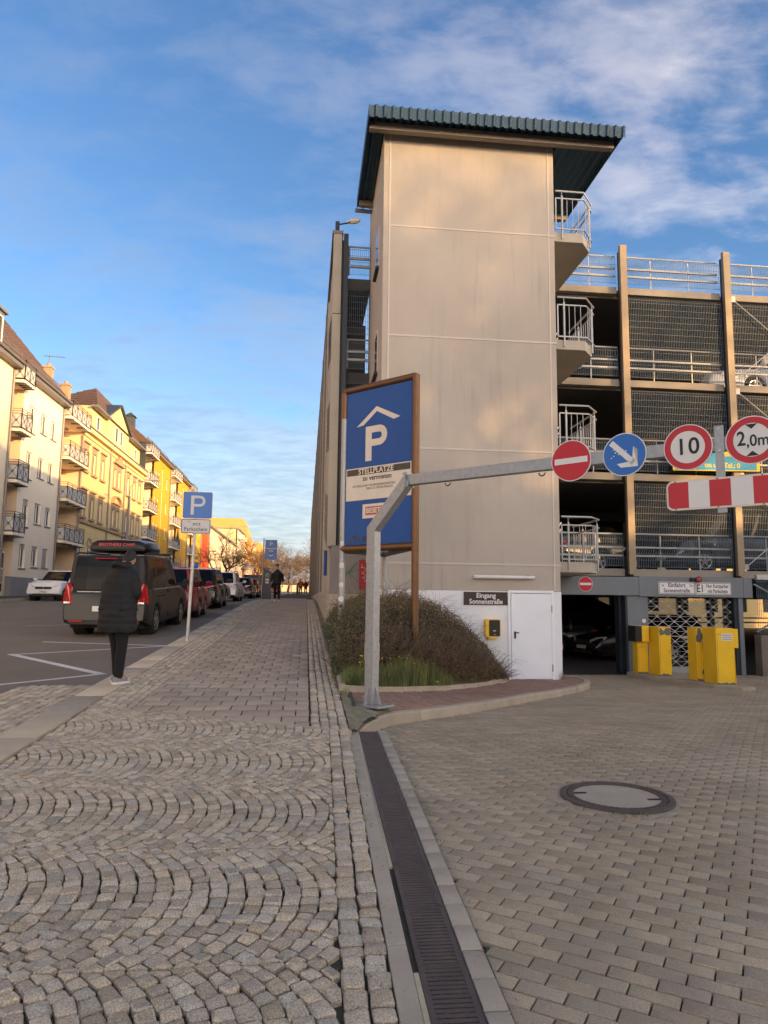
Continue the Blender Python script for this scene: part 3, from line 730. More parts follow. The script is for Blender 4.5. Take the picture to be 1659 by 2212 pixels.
b = MB(); b.tube([(RX0-.08, RY1-.06, 12.86), (TX0, RY1-.06, 12.84)], .06, 8); b.build('gutter', 'zinc', rf)
b = MB(); b.box(6.15, 6.35, 19.2, 19.34, 11.5, 11.75); b.box(6.1, 6.6, 19.1, 19.3, 11.75, 11.86); b.build('lamp_box', 'steel_dark', tw)
# landings with railings
def landing(z, k):
    pl = [(TX1-.02, 16.42), (6.78, 16.42), (7.14, 16.88), (7.14, 19.28), (TX1-.02, 19.28)]
    b = MB(); b.prism(pl, lambda x, y: (x, y, z-.25), lambda x, y: (x, y, z))
    ld = b.build('landing', 'concrete', tw, bevel=.012)
    path = [Vector((6.06, 16.36, z)), Vector((6.80, 16.36, z)), Vector((7.20, 16.86, z)), Vector((7.20, 18.6, z))]
    up = lambda p, h: Vector((p.x, p.y, p.z+h))
    b = MB(); b.tube([up(p, 1.08) for p in path], .024, 8); b.build('handrail', 'galv_light', ld, smooth=40)
    b = MB()
    for h in (.88, .06):
        for a, c in zip(path, path[1:]): b.bar(up(a, h), up(c, h), .03, .03)
    b.bar(up(path[0], .06), up(path[0], .88), .03, .03)
    for a, c in zip(path, path[1:]):
        n = max(2, int((c-a).length/.125))
        for i in range(1, n): p = a.lerp(c, i/n); b.bar(up(p, .06), up(p, .88), .012, .012)
    for a, c, t in ((path[0], path[1], .22), (path[1], path[2], .72), (path[2], path[3], .6)):
        p = a.lerp(c, t); b.bar(up(p, -.2), up(p, .95), .05, .035); b.bar(up(p, .95), up(p, 1.07), .012, .012)
    b.build('railing', 'galv', ld)
    # stair flight behind with its own rail
    if k > 0:
        b = MB()
        for h in (1.0, .82): b.bar((6.2, 18.3, z-1.4+h), (7.1, 19.2, z-.15+h-.75), .035, .035)
        for i in range(6): t = i/5; p = Vector((6.2+.9*t, 18.3+.9*t, z-1.4+.5*t)); b.bar(p, p+Vector((0, 0, .9)), .012, .012)
    return ld
for k, z in enumerate(LV): landing(z, k)
# stair handrails seen through the railings
for k, z in enumerate(LV):
    b = MB()
    for h in (.95, .78): b.bar((6.12, 19.0, z-.25+h-.55), (7.05, 19.05, z+.3+h), .03, .03)
    for i in range(9): t = i/8; x = 6.12+.93*t; b.bar((x, 19.02, z-.75+.55*t), (x, 19.02, z+.2+.55*t), .012, .012)
    b.build('stair_rail', 'galv_light', tw)
# door, frame, handle, hinges
b = MB(); b.box(dx0, dx0+.06, TY0-.03, TY0+.06, -.27, dz1); b.box(dx1-.06, dx1, TY0-.03, TY0+.06, -.27, dz1); b.box(dx0+.06, dx1-.06, TY0-.03, TY0+.06, dz1-.06, dz1)
fr = b.build('door_frame', 'door_white', tw, bevel=.004)
b = MB(); b.box(dx0+.075, dx1-.055, TY0-.022, TY0+.03, -.235, dz1-.072); dr_ = b.build('door', 'door_white', tw, bevel=.006)
b = MB(); b.prism(rrect(.045, .17, .02), lambda x, y: (4.86+x, TY0-.022, .77+y), lambda x, y: (4.86+x, TY0-.032, .77+y)); b.tube([(4.86, TY0-.03, .83), (4.86, TY0-.075, .83), (4.94, TY0-.078, .825)], .012, 8)
b.build('handle', 'black', dr_)
for z in (1.38, 0.02):
    b = MB()
    for q in (-.055, 0, .055): b.tube([(dx1-.05, TY0-.038, z+q-.025), (dx1-.05, TY0-.038, z+q+.025)], .014, 8)
    b.build('hinge', 'galv', dr_)
b = MB(); b.box(dx0-.05, dx1+.1, 16.0, TY0+.1, -.36, -.262); b.build('door_step', 'kerb_conc', tw)
# plate above the corner
# fluorescent tube, sign and card reader on the tower
t = thing('tube_light', 'long white tube light fixed above the entrance sign', 'light', (4.6, 16.2, 2.08))
b = MB(); b.tube([(3.87, 16.2, 2.10), (5.32, 16.2, 2.10)], .042, 12); b.build('tube_cover', 'sign_white', t, smooth=40)
b = MB(); b.box(4.0, 4.1, 16.2, TY0, 2.09, 2.15); b.box(5.1, 5.2, 16.2, TY0, 2.09, 2.15); b.box(5.15, 5.2, 16.17, 16.23, 2.14, 2.165); b.build('bracket', 'galv', t)
t = thing('entrance_sign', 'dark brown sign reading Eingang beside the white steel door', 'sign', (4.18, 16.28, 1.6))
Mf = frame((4.175, TY0-.02, 1.605), (1, 0, 0), (0, 0, 1))
plate([(-.525, -.15), (.515, -.15), (.515, .15), (-.525, .15)], Mf, -.012, .006, 'panel', 'sign_brown', t)
text('Eingang', Mf @ Matrix.Translation((0, .065, .007)), .155, 'sign_white', t, .0035)
text('Sonnenstraße', Mf @ Matrix.Translation((0, -.075, .007)), .155, 'sign_white', t, .0035, xs=.93)
t = thing('card_reader', 'yellow wall box with black card reader front beside the door', 'card reader', (4.3, 16.2, .9))
Mf = frame((4.305, TY0-.16, .93), (1, 0, 0), (0, 0, 1))
plate(rrect(.35, .40, .035), Mf, -.15, 0, 'housing', 'yellow', t, smooth=40)
fp = plate(rrect(.255, .365, .03), Mf @ Matrix.Translation((.032, 0, 0)), 0, .006, 'front_panel', 'black', t, smooth=40)
plate([(-.035, -.012), (.035, -.012), (.035, .012), (-.035, .012)], Mf @ Matrix.Translation((.03, -.06, .007)), -.001, .002, 'card_slot', 'sign_grey', fp)
plate(disc(.010, 12), Mf @ Matrix.Translation((.035, -.145, .007)), -.001, .002, 'lamp', 'sign_white', fp)
b = MB(); b.box(4.19, 4.36, TY0-.17, TY0-.004, .69, .73); b.build('bracket', 'yellow', t)

# ------------------------------------------------------------------ parking garage
gx0, gx1, gy0, gy1 = TX1+.01, 40., 19.32, 52.
pg = thing('parking_garage', 'open multi-storey car park with steel posts, mesh panels and concrete decks', 'car park', (20, 35, -.4))
for k, z in enumerate(LV):
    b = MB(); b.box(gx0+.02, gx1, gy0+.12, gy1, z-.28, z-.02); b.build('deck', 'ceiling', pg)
    b = MB()
    for xa, xb in ((gx0, 8.95), (9.2, 12.2), (12.42, 15.5), (15.72, 18.8)): b.box(xa+.2*(xa < 7), xb, gy0-.08, gy0+.12, z-.21, z)
    b.pieces('deck_edge', 'slab_conc', pg, bevel=.01)
    for y in (26, 34, 42):
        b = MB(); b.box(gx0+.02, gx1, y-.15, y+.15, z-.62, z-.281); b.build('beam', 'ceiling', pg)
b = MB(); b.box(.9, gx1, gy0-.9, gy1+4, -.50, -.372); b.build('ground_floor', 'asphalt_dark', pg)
for x in (12.3, 18.7, 25, 32, 39.5):
    for y in (26, 34, 42, 51.7):
        b = MB(); b.box(x-.16, x+.16, y-.16, y+.16, -.37, 10.6); b.build('column', 'concrete_grey', pg)
b = MB(); b.box(gx1, gx1+.2, gy0, gy1, -.4, 12); b.build('end_wall', 'concrete_grey', pg)
for x in (9.07, 12.30, 15.60, 18.9):
    b = MB(); b.box(x-.10, x+.10, 18.98, 19.10, 2.34, 12.05)
    b.build('facade_post', 'steel_post', pg)
    b = MB(); b.box(x-.09, x+.09, 19.101, 19.22, 2.34, 11.9); b.build('post_flange', 'steel_dark', pg)
def meshpanel(x0, x1, z0, z1, y, parent, m='wire', dv=.052, dh=.19, r=.0042, along='x', name='mesh_panel', double=True):
    b = MB(); P = (lambda a, q, o=0: (a, y+o, q)) if along == 'x' else (lambda a, q, o=0: (y+o, a, q))
    n = int((x1-x0)/dv)
    def bx(a0, a1, q0, q1, o0, o1):
        b.hexa([P(a0, q0, o0), P(a1, q0, o0), P(a1, q0, o1), P(a0, q0, o1)], [P(a0, q1, o0), P(a1, q1, o0), P(a1, q1, o1), P(a0, q1, o1)])
    for i in range(n+1): a = x0+dv*i; bx(a-r, a+r, z0, z1, -r, r)
    k = 0; q = z0+.03
    while q < z1:
        bx(x0, x1, q-r*.9, q+r*.9, -.011, -.004); 
        if False: bx(x0, x1, q-r*.9, q+r*.9, .004, .011)
        q += dh
    return b.build(name, m, parent, fix=False)
bays = [(9.20, 12.18), (12.44, 15.48), (15.72, 18.78)]
for k, z in enumerate(LV[:3]):
    for xa, xb in bays: meshpanel(xa, xb, z+.03, LV[k+1]-.33, 19.16, pg)
    meshpanel(gx0+.3, 8.93, z+.06, z+.98, 19.2, pg)
for xa, xb in [(gx0+.3, 8.93)]+bays: meshpanel(xa, xb, 10.92, 11.78, 19.2, pg)
for k, z in enumerate(LV):
    for xa, xb in [(gx0+.3, 8.95)]+bays:
        b = MB(); b.tube([(xa, 19.34, z+1.0), (xb, 19.34, z+1.0)], .024, 8)
        for h in (.62, .38): b.box(xa, xb, 19.30, 19.36, z+h-.026, z+h+.026)
        for t_ in (.3, .7): x = lerp(xa, xb, t_); b.bar((x, 19.38, z), (x, 19.38, z+1.0), .02, .03)
        b.build('guard_rail', 'galv_light', pg)
for k, z in enumerate(LV[:3]):
    z1 = LV[k+1]
    b = MB(); b.tube([(12.46, 19.05, z1-.25), (15.5, 19.05, z+.1)], .014, 6); b.tube([(12.46, 19.0, z+.1), (15.5, 19.0, z1-.25)], .014, 6); b.pieces('tie_rod', 'galv_light', pg)
    b = MB(); b.box(12.41, 12.53, 19.0, 19.1, z1-.36, z1-.18); b.box(12.41, 12.53, 19.0, 19.1, z+.02, z+.18); b.pieces('rod_bracket', 'galv', pg)
# rear facade: parapets and mesh, so that daylight shows through
for k, z in enumerate([-.37]+LV):
    b = MB(); b.box(gx0, gx1, gy1-.1, gy1+.02, z+.5, z+.6); b.box(gx0, gx1, gy1-.1, gy1+.02, z+.85, z+.95); b.build('rear_rail', 'galv', pg)
b = MB(); b.hexa([(13, 30, -.37), (17, 30, -.37), (17, 44, 2.2), (13, 44, 2.2)], [(13, 30, -.2), (17, 30, -.2), (17, 44, 2.45), (13, 44, 2.45)]); b.build('ramp', 'ceiling', pg)
# street wing: lower block, pilaster, steel column, mesh front
b = MB(); b.box(.66, TX0, 19.42, 20.6, -.5, 2.98); b.build('lower_wall', 'concrete_grey', pg, bevel=.01)
b = MB(); b.box(.64, TX0, 19.40, 19.9, 2.98, 3.01); b.build('coping', 'zinc', pg)
b = MB(); b.box(.645, TX0-.002, 19.405, 20.6, -.5, 1.69); b.build('plinth', 'concrete', pg)
b = MB(); b.box(.56, .80, 19.62, 19.95, 3.0, 9.7); b.box(.56, .80, 19.62, 19.95, 9.72, 12.15); b.build('pilaster', 'concrete', pg, bevel=.008)
b = MB(); b.box(.52, .84, 19.60, 95, 12.15, 12.24); b.build('wall_coping', 'zinc', pg)
b = MB(); b.box(.855, .985, 19.50, 19.7, 3.0, 12.1); b.build('corner_post', 'steel_dark', pg)
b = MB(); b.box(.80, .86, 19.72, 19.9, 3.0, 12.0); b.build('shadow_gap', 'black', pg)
for z in LV[1:]:
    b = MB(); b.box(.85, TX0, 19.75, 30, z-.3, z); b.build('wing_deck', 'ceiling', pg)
    b = MB(); b.tube([(1.0, 19.75, z+.98), (TX0, 19.75, z+.98)], .028, 8); b.tube([(1.02, 19.75, z+.1), (1.02, 19.75, z+1.0)], .028, 8)
    for h in (.62, .38): b.box(1.0, TX0, 19.72, 19.77, z+h-.035, z+h+.035)
    b.build('guard_rail', 'galv', pg)
    meshpanel(1.0, TX0-.01, z+.06, z+.93, 19.66, pg, dv=.058)
for z0, z1 in ((5.3, 7.7), (8.1, 10.5)): meshpanel(1.0, TX0-.01, z0+1.0, z1, 19.64, pg, dv=.058)
meshpanel(1.0, TX0-.01, 3.05, 4.9, 19.64, pg, dv=.058)
b = MB(); b.box(.81, 1.75, 22.4, 22.6, 3.0, 10.5); b.build('inner_wall', 'ceiling', pg)  # dark wall added behind the mesh to keep the wing interior black
b = MB(); b.box(1.0, 1.7, 23.6, 23.9, 5.35, 7.3); b.box(1.0, 1.7, 23.6, 23.9, 8.1, 10.2); b.box(.85, 1.7, 30, 30.2, 0, 11); b.build('inner_wall', 'wall_beige', pg)
# long side wall on the footway with pilasters and meshed openings
b = MB(); b.box(.60, .80, 19.96, 95, 1.0, 12.14); b.build('street_wall', 'concrete', pg)
b = MB(); b.box(.585, .81, 19.93, 95, -.5, 1.70); b.build('street_plinth', 'concrete', pg)
yy = 24.6
while yy < 95:
    b = MB(); b.box(.545, .60, yy-.2, yy+.2, 1.71, 12.14); b.build('wall_pilaster', 'concrete', pg)
    b = MB(); b.tube([(.53, yy+.6, 1.8), (.53, yy+.6, 11.9)], .05, 6); b.build('downpipe', 'zinc', pg)
    for z, h in ((3.1, 1.5), (6.0, 1.5), (8.9, 1.4)):
        q = [(yy-3.6, z), (yy-.7, z+.5), (yy-.7, z+.5+h), (yy-3.6, z+h)]
        b = MB(); b.prism(q, lambda a, c: (.60, a, c), lambda a, c: (.592, a, c)); op = b.build('ramp_opening', 'pane_dark', pg)
        b = MB()
        for i in range(1, 10):
            a = lerp(yy-3.6, yy-.7, i/10); s_ = .5*i/10; b.box(.578, .588, a-.012, a+.012, z+s_, z+s_+h)
        for i in range(1, 8): b.bar((.574, yy-3.6, z+h*i/8), (.574, yy-.7, z+.5+h*i/8), .012, .012)
        b.build('opening_grille', 'zinc', op)
    yy += 4.9
b = MB(); b.tube([(.55, 20.7, 1.62+.6), (.55, 20.7, 2.95)], .045, 8); tag(b.build('wall_pipe', 'sign_blue'), 'short dark blue pipe fixed to the concrete street wall', 'pipe')
# flood light on the wing corner
t = thing('flood_light', 'white street lantern on a short arm above the car park corner', 'lamp', (.72, 19.7, 12.1))
b = MB(); b.box(.60, .72, 19.60, 19.72, 12.24, 12.52); b.tube([(.70, 19.66, 12.45), (.95, 19.6, 12.48)], .022, 8); b.build('arm', 'steel_dark', t)
b = MB(); rings = []
for s_, r1, r2 in ((0, .045, .05), (.08, .075, .075), (.22, .085, .085), (.34, .08, .075), (.40, .045, .04)):
    rings.append([(.93+s_*.95, 19.6-s_*.25+r1*math.cos(a)*.25, 12.50+s_*.12+max(-.02, r2*math.sin(a))) for a in [2*math.pi*i/12 for i in range(12)]])
for r_ in rings: 
    for i, p in enumerate(r_): r_[i] = (p[0], p[1]+.06*math.cos(2*math.pi*i/12), p[2])
b.loft(rings); hd = b.build('housing', 'sign_white', t, smooth=50)
b = MB(); rings = [[(.93+s_*.95, 19.6-s_*.25+r1*math.cos(a), 12.475+s_*.12+min(0.01, r1*.8*math.sin(a))) for a in [2*math.pi*i/12 for i in range(12)]] for s_, r1 in ((.12, .05), (.2, .08), (.33, .075), (.39, .04))]
b.loft(rings); b.build('glass_cover', 'lamp_glass', t, smooth=50)
# red box on the lower wall
t = thing('fire_box', 'red metal cabinet with graffiti on the grey lower wall', 'cabinet', (1.6, 19.35, 1.8))
b = MB(); b.box(1.44, 1.652, 19.2, 19.415, 1.83, 2.62); b.build('cabinet', 'red_box', t, bevel=.01)
b = MB(); random.seed(4)
p = Vector((1.50, 19.195, 2.5))
for i in range(14): q = Vector((1.46+.16*random.random(), 19.195, 2.45-.035*i+.06*random.random())); b.bar(p, q, .008, .004, up=(0, 1, 0)); p = q
b.build('graffiti', 'sticker', t)
b = MB(); random.seed(5)
for i in range(9):
    a = 1.0+.5*random.random(); z = 1.9+.7*random.random(); b.bar((1.15, 19.412, 2.3), (a, 19.412, z), .014, .003, up=(0, 1, 0))
mat('graffiti_green', (.05, .22, .09), .8); b.build('graffiti', 'graffiti_green', pg)

# ------------------------------------------------------------------ entrance portal with lattice gate
PY = 18.42
po = thing('entrance_portal', 'grey steel entrance portal under the parking decks', 'portal', (9.2, PY, -.37))
b = MB(); b.box(TX1+.01, 8.95, PY, PY+.5, 1.745, 2.24); b.build('lintel', 'frame_grey', po, bevel=.01)
b = MB(); b.box(8.953, 11.95, PY-.002, PY+.5, 1.72, 2.262); b.build('lintel', 'frame_grey', po, bevel=.01)
b = MB(); b.box(11.953, 12.22, PY-.004, PY+.5, 1.715, 2.27); b.build('lintel', 'frame_grey', po, bevel=.01)
b = MB(); b.box(8.62, 9.22, PY+.06, PY+.4, -.37, 1.74); b.build('pillar', 'frame_grey', po, bevel=.01)
b = MB(); b.box(8.56, 8.62, PY+.02, PY+.7, -.37, 1.74); b.box(8.50, 8.56, PY+.3, PY+.5, -.37, 1.74); b.build('gate_guide', 'steel_dark', po)
b = MB(); b.box(11.83, 11.96, PY+.06, PY+.4, -.37, 1.715); b.build('pillar', 'frame_grey', po, bevel=.01)
b = MB(); b.box(11.72, 11.83, PY+.1, PY+.4, -.37, 1.72); b.build('gate_guide', 'steel_dark', po)
plate(disc(.055, 20), frame((9.09, PY+.058, 1.07), (1, 0, 0), (0, 0, 1)), -.001, .004, 'sticker', 'sign_white', po)
gt = MB(); gxa, gxb, gza, gzb = 9.24, 11.72, -.16, 1.74; dx, dz = .165, .135
nx, nz = int((gxb-gxa)/dx), int((gzb-gza)/dz)
def wavy(x, z): return (x, PY+.27, z)
for i in range(nx):
    for j in range(nz):
        x, z = gxa+i*dx, gza+j*dz
        if (i+j) % 2 == 0: gt.bar(wavy(x, z), wavy(x+dx, z+dz), .012, .012, (0, 1, 0))
        else: gt.bar(wavy(x, z+dz), wavy(x+dx, z), .012, .012, (0, 1, 0))
for j in range(0, nz+1): gt.bar((gxa, PY+.283, gza+j*dz), (gxb, PY+.283, gza+j*dz), .008, .008)
for i in range(nx+1):
    for j in range(nz+1):
        if (i+j) % 2 == 1: continue
        x, z = gxa+i*dx, gza+j*dz; gt.box(x-.014, x+.014, PY+.255, PY+.295, z-.03, z+.03)
gate = gt.build('lattice_gate', 'galv_light', po)
b = MB(); b.box(gxa, gxb, PY+.23, PY+.32, -.34, -.17); b.build('bottom_bar', 'galv', gate)
def rsign(x, z, y, r, kind, label, parent=None):
    t = thing('no_entry_sign', label, 'road sign', (x, y, z-r)); M_ = frame((x, y, z), (1, 0, 0), (0, 0, 1))
    plate(disc(r), M_, -.006, 0, 'rim', 'sign_white', t); plate(disc(r*.955), M_, 0, .002, 'disc', 'sign_red', t)
    plate([(-r*.8, -r*.16), (r*.8, -r*.16), (r*.8, r*.16), (-r*.8, r*.16)], M_, .002, .004, 'bar', 'sign_white', t)
rsign(7.45, 2.035, PY-.012, .20, 0, 'small red no-entry sign on the grey portal beam')
def board(x0, x1, z0, z1, y, name, label):
    t = thing(name, label, 'sign', ((x0+x1)/2, y, z0)); M_ = frame(((x0+x1)/2, y, (z0+z1)/2), (1, 0, 0), (0, 0, 1)); w_, h_ = x1-x0, z1-z0
    plate(rrect(w_, h_, .035), M_, -.012, 0, 'edge', 'sign_white', t); plate(rrect(w_-.03, h_-.03, .03), M_, 0, .002, 'border', 'black', t); plate(rrect(w_-.055, h_-.055, .02), M_, .002, .004, 'face', 'sign_white', t)
    return t, M_, w_, h_
mat('text_blue', (.045, .055, .13), .6)
t, M_, w_, h_ = board(9.50, 10.53, 1.795, 2.125, PY-.016, 'direction_sign', 'white sign with black border reading Einfahrt on the portal beam')
text('Einfahrt', M_ @ Matrix.Translation((0, .075, .005)), .16, 'text_blue', t, .003); text('Sonnenstraße', M_ @ Matrix.Translation((0, -.07, .005)), .15, 'text_blue', t, .003, xs=.92)
def arrow(M_, L_, w_, m, parent, name='arrow'):   # points to lower right
    b = MB(); e = .7071
    def pt(a, c, z): return M_ @ Vector((a*e+c*e, -a*e+c*e, z))
    for poly in ([(-L_/2, -w_/2), (L_/2-w_, -w_/2), (L_/2-w_, w_/2), (-L_/2, w_/2)], [(L_/2-L_*.32, L_*.32), (L_/2, 0), (L_/2, 0.001), (L_/2-L_*.32-w_, L_*.32)], [(L_/2, 0), (L_/2-L_*.32, -L_*.32), (L_/2-L_*.32-w_, -L_*.32), (L_/2-w_*1.4, 0)], [(L_/2, 0), (L_/2-w_*1.4, 0), (L_/2-L_*.32-w_, L_*.32), (L_/2-L_*.32, L_*.32)]):
        b.prism(poly, lambda a, c: pt(a, c, 0), lambda a, c: pt(a, c, .0015))
    return b.build(name, m, parent)
for sx in (-.40, .40): arrow(M_ @ Matrix.Translation((sx, .075, .005)), .10, .013, 'text_blue', t)
t, M_, w_, h_ = board(10.55, 11.58, 1.79, 2.12, PY-.016, 'rule_sign', 'white sign with black border reading E1 on the portal beam')
text('E1', M_ @ Matrix.Translation((-.375, -.005, .005)), .30, 'black', t, .004, xs=.72); text('Nur Kurzparker', M_ @ Matrix.Translation((.125, .07, .005)), .145, 'black', t, .002, xs=.68); text('mit Parkschein', M_ @ Matrix.Translation((.125, -.07, .005)), .145, 'black', t, .002, xs=.68)
t = thing('signal_lamp', 'small round red signal lamp above the E1 sign', 'lamp', (10.62, PY, 2.1))
b = MB(); b.tube([(10.62, PY+.1, 2.20), (10.62, PY-.10, 2.20)], [.06, .085], 14); b.tube([(10.40, PY-.03, 2.20), (10.52, PY-.03, 2.20)], .05, 10); b.build('housing', 'black', t)
b = MB(); b.tube([(10.62, PY-.101, 2.20), (10.62, PY-.115, 2.20)], [.062, .04], 14); b.build('lens', 'lamp_lit', t, smooth=60)
# right of the portal: low wall and mesh fence
b = MB(); b.box(12.25, 24, 18.2, 18.5, -.5, .72); tag(b.build('low_wall', 'wall_stained', bevel=.01), 'stained low concrete wall below the wire fence', 'wall')
t = thing('wire_fence', 'galvanised wire mesh fence standing on the low concrete wall', 'fence', (14, 18.4, .7))
for xa, xb in ((12.3, 14.9), (14.95, 17.6)): meshpanel(xa, xb, .74, 2.2, 18.36, t, dh=.2)
b = MB(); b.bar((12.3, 18.45, .8), (14.9, 18.45, 2.2), .04, .04); b.bar((12.3, 18.48, 2.1), (14.9, 18.48, .8), .04, .04); b.build('brace', 'galv', t)
b = MB(); b.box(12.3, 18, 18.32, 18.44, 2.22, 2.36); b.build('top_rail', 'galv_light', t)
# ticket machine island
zi = -.25
ipl = [(8.45, 18.25), (8.55, 17.3), (8.88, 16.2), (9.12, 15.3), (9.5, 14.85), (9.85, 14.9), (10.05, 16.2), (9.85, 17.4), (9.75, 18.25)]
b = MB(); b.prism(ipl, lambda x, y: (x, y, -.5), lambda x, y: (x, y, zi)); struct(b.build('machine_island', 'kerb_conc', bevel=.02))
mat('kerb_worn', (.09, .08, .07), .9, var=.2, vs=6)
def peel(M_, polys, parent):
    for pl in polys: plate(pl, M_, .0, .0015, 'peeled_patch', 'peeled', parent)
t = thing('ticket_machine', 'yellow ticket post with black angled reader head near the portal pillar', 'ticket machine', (8.66, 17.8, zi))
b = MB(); b.box(8.52, 8.80, 17.72, 18.0, zi, .96); b.build('cabinet', 'yellow', t, bevel=.008)
b = MB(); b.box(8.40, 8.76, 17.55, 17.95, .56, .965); b.build('head', 'yellow', t, bevel=.01)
b = MB(); b.hexa([(8.385, 17.53, .565), (8.39, 17.96, .565), (8.39, 17.96, .965), (8.385, 17.53, .965)], [(8.40, 17.55, .58), (8.40, 17.94, .58), (8.40, 17.94, .95), (8.40, 17.55, .95)])
b.box(8.38, 8.56, 17.535, 17.549, .565, .965); b.build('reader_front', 'black', t)
t = thing('barrier_cabinet', 'yellow barrier cabinet with peeling paint along its top edge', 'barrier cabinet', (8.95, 17.4, zi))
b = MB(); b.box(8.81, 9.13, 17.15, 17.70, zi, .95); b.build('cabinet', 'yellow', t, bevel=.008)
peel(frame((8.97, 17.148, .83), (1, 0, 0), (0, 0, 1)), [[(-.15, .02), (-.12, -.09), (0, -.05), (.06, -.09), (.15, -.07), (.15, .10), (.03, .10), (-.03, .02), (-.12, .11)]], t)
t = thing('barrier_cabinet', 'yellow barrier cabinet with grey worn patches down its left side', 'barrier cabinet', (9.35, 16.3, zi))
b = MB(); b.box(9.20, 9.50, 16.1, 16.5, zi, .98); b.build('cabinet', 'yellow', t, bevel=.008)
peel(frame((9.36, 16.098, .78), (1, 0, 0), (0, 0, 1)), [[(-.17, -.12), (-.05, -.15), (.0, -.02), (.15, -.05), (.17, .12), (.10, .02), (-.02, .05), (-.05, .19), (-.13, .19), (-.14, .03), (-.17, .02)], [(0, -.3), (.06, -.35), (.09, -.2), (.06, -.1), (-.01, -.12)], [(-.05, -.85), (.0, -.9), (.03, -.8), (-.02, -.76)]], t)
t = thing('ticket_machine', 'tall yellow ticket cabinet with small white notice at the island tip', 'ticket machine', (9.5, 15.7, zi))
b = MB(); b.box(9.24, 9.66, 15.35, 15.90, zi, 1.0); b.build('cabinet', 'yellow', t, bevel=.01)
b = MB(); b.box(9.665, 9.84, 15.45, 15.8, .55, .98); b.build('side_box', 'yellow', t, bevel=.01)
b = MB(); b.bar((9.70, 15.40, zi), (9.69, 15.40, .55), .03, .01); b.build('strip', 'yellow', t)
M_ = frame((9.50, 15.348, .80), (1, 0, 0), (0, 0, 1)); nt_ = plate(rrect(.26, .16, .01), M_, 0, .003, 'notice', 'sign_white', t)
for i in range(3): plate([(-.11, -.006), (.11, -.006), (.11, .006), (-.11, .006)], M_ @ Matrix.Translation((0, .045-.045*i, .003)), 0, .001, 'text_line', 'black', nt_)
# house across the yard behind the car park
yh = thing('apartment_house', 'ochre house behind the car park seen through its open decks', 'house', (22, 62, -.4))
b = MB(); b.box(4, 48, 59, 68, -.5, 9.5); b.build('house_body', 'wall_ochre', yh)
b = MB(); b.prism([(58.5, 9.5), (68.5, 9.5), (63.5, 13)], lambda y, z: (3.7, y, z), lambda y, z: (48.3, y, z)); b.build('roof', 'roof_tile', yh)
for i in range(16):
    for j in range(3): b = MB(); b.box(5+i*2.7, 6.1+i*2.7, 58.96, 59.02, .9+j*2.9, 2.4+j*2.9); b.build('window', 'pane_dark', yh)
# seams, locks and scuffed feet of the cabinets
for o_, x0_, x1_, y_, z1_ in [(o, *d) for o, d in zip([q for q in bpy.data.objects if q.name.startswith(('ticket_machine', 'barrier_cabinet')) and q.parent is None], sorted([(8.81, 9.13, 17.15, .95), (9.20, 9.50, 16.1, .98)])+[(8.52, 8.80, 17.72, .56), (9.24, 9.66, 15.35, 1.0)])]:
    b = MB(); b.box(x0_+.025, x1_-.025, y_-.0015, y_+.002, z1_-.14, z1_-.132); b.box(x0_+.025, x0_+.031, y_-.0015, y_+.002, zi+.1, z1_-.14); b.build('door_seam', 'peeled', o_)
    b = MB(); b.tube([(x1_-.06, y_, .35), (x1_-.06, y_-.008, .35)], .014, 10); b.build('lock', 'galv', o_)
    random.seed(int(x0_*100)); pts = [(x0_+(x1_-x0_)*k/10, zi+.02+.05*random.random()) for k in range(11)]
    plate([(x0_, zi+.001)]+pts+[(x1_, zi+.001)], frame((0, y_-.0005, 0), (1, 0, 0), (0, 0, 1)), 0, .0015, 'scuffed_foot', 'peeled', o_)
# yellow and blue banner on the mesh behind the road signs
t = thing('banner', 'yellow and blue advertising banner tied to the mesh behind the signs', 'banner', (11, 18.9, 5.3))
M_ = frame((11.35, 18.88, 5.85), (1, 0, 0), (0, 0, 1))
plate([(-1.05, -.55), (1.6, -.50), (1.6, .42), (-1.05, .48)], M_, -.006, 0, 'cloth', 'banner_yellow', t)
plate([(-.98, -.52), (1.5, -.47), (1.5, -.05), (.3, -.1), (.2, .2), (-.6, .22), (-.98, .2)], M_, 0, .003, 'blue_field', 'banner_blue', t)
text('cher', M_ @ Matrix.Translation((.62, .20, .004)), .34, 'banner_blue', t, .012); text('Geli', M_ @ Matrix.Translation((-.80, .33, .004)), .17, 'sign_white', t, .004)
text('on un  Tel.: 0', M_ @ Matrix.Translation((.45, -.36, .004)), .2, 'banner_yellow', t, .006)
# ------------------------------------------------------------------ height-limit gantry
pz = zisl(.82, 8.72)+.012
dA = Vector((1.155, -1.11, 0)).normalized(); nA = Vector((-dA.y, dA.x, 0)); face = -nA            # signs look back along the drive
gn = thing('height_gantry', 'bent galvanised square post with a long arm carrying the road signs', 'gantry', (.82, 8.72, pz))
def sqbar(pts, a, c, name, m='galv', parent=gn):
    b = MB(); rings = []
    for i, p in enumerate(pts):
        d1 = (pts[i]-pts[i-1]).normalized() if i else None; d2 = (pts[i+1]-pts[i]).normalized() if i < len(pts)-1 else None
        d = ((d1 or d2)+(d2 or d1)).normalized(); side = nA; up = side.cross(d).normalized()
        k = 1/max(.5, (d1 or d).dot(d))
        rings.append([p+side*sx*c/2+up*sy*a/2*k for sx, sy in ((-1, -1), (1, -1), (1, 1), (-1, 1))])
    b.loft(rings); return b.build(name, m, parent, bevel=.006)
p0 = Vector((.82, 8.72, pz+.02)); p1 = Vector((.80, 8.55, 2.40)); p1.x, p1.y = .82, 8.70
piv = p1+dA*.50+Vector((0, 0, .54))
sqbar([p0, p1, piv+dA*.03+Vector((0, 0, .03))], .125, .125, 'post')
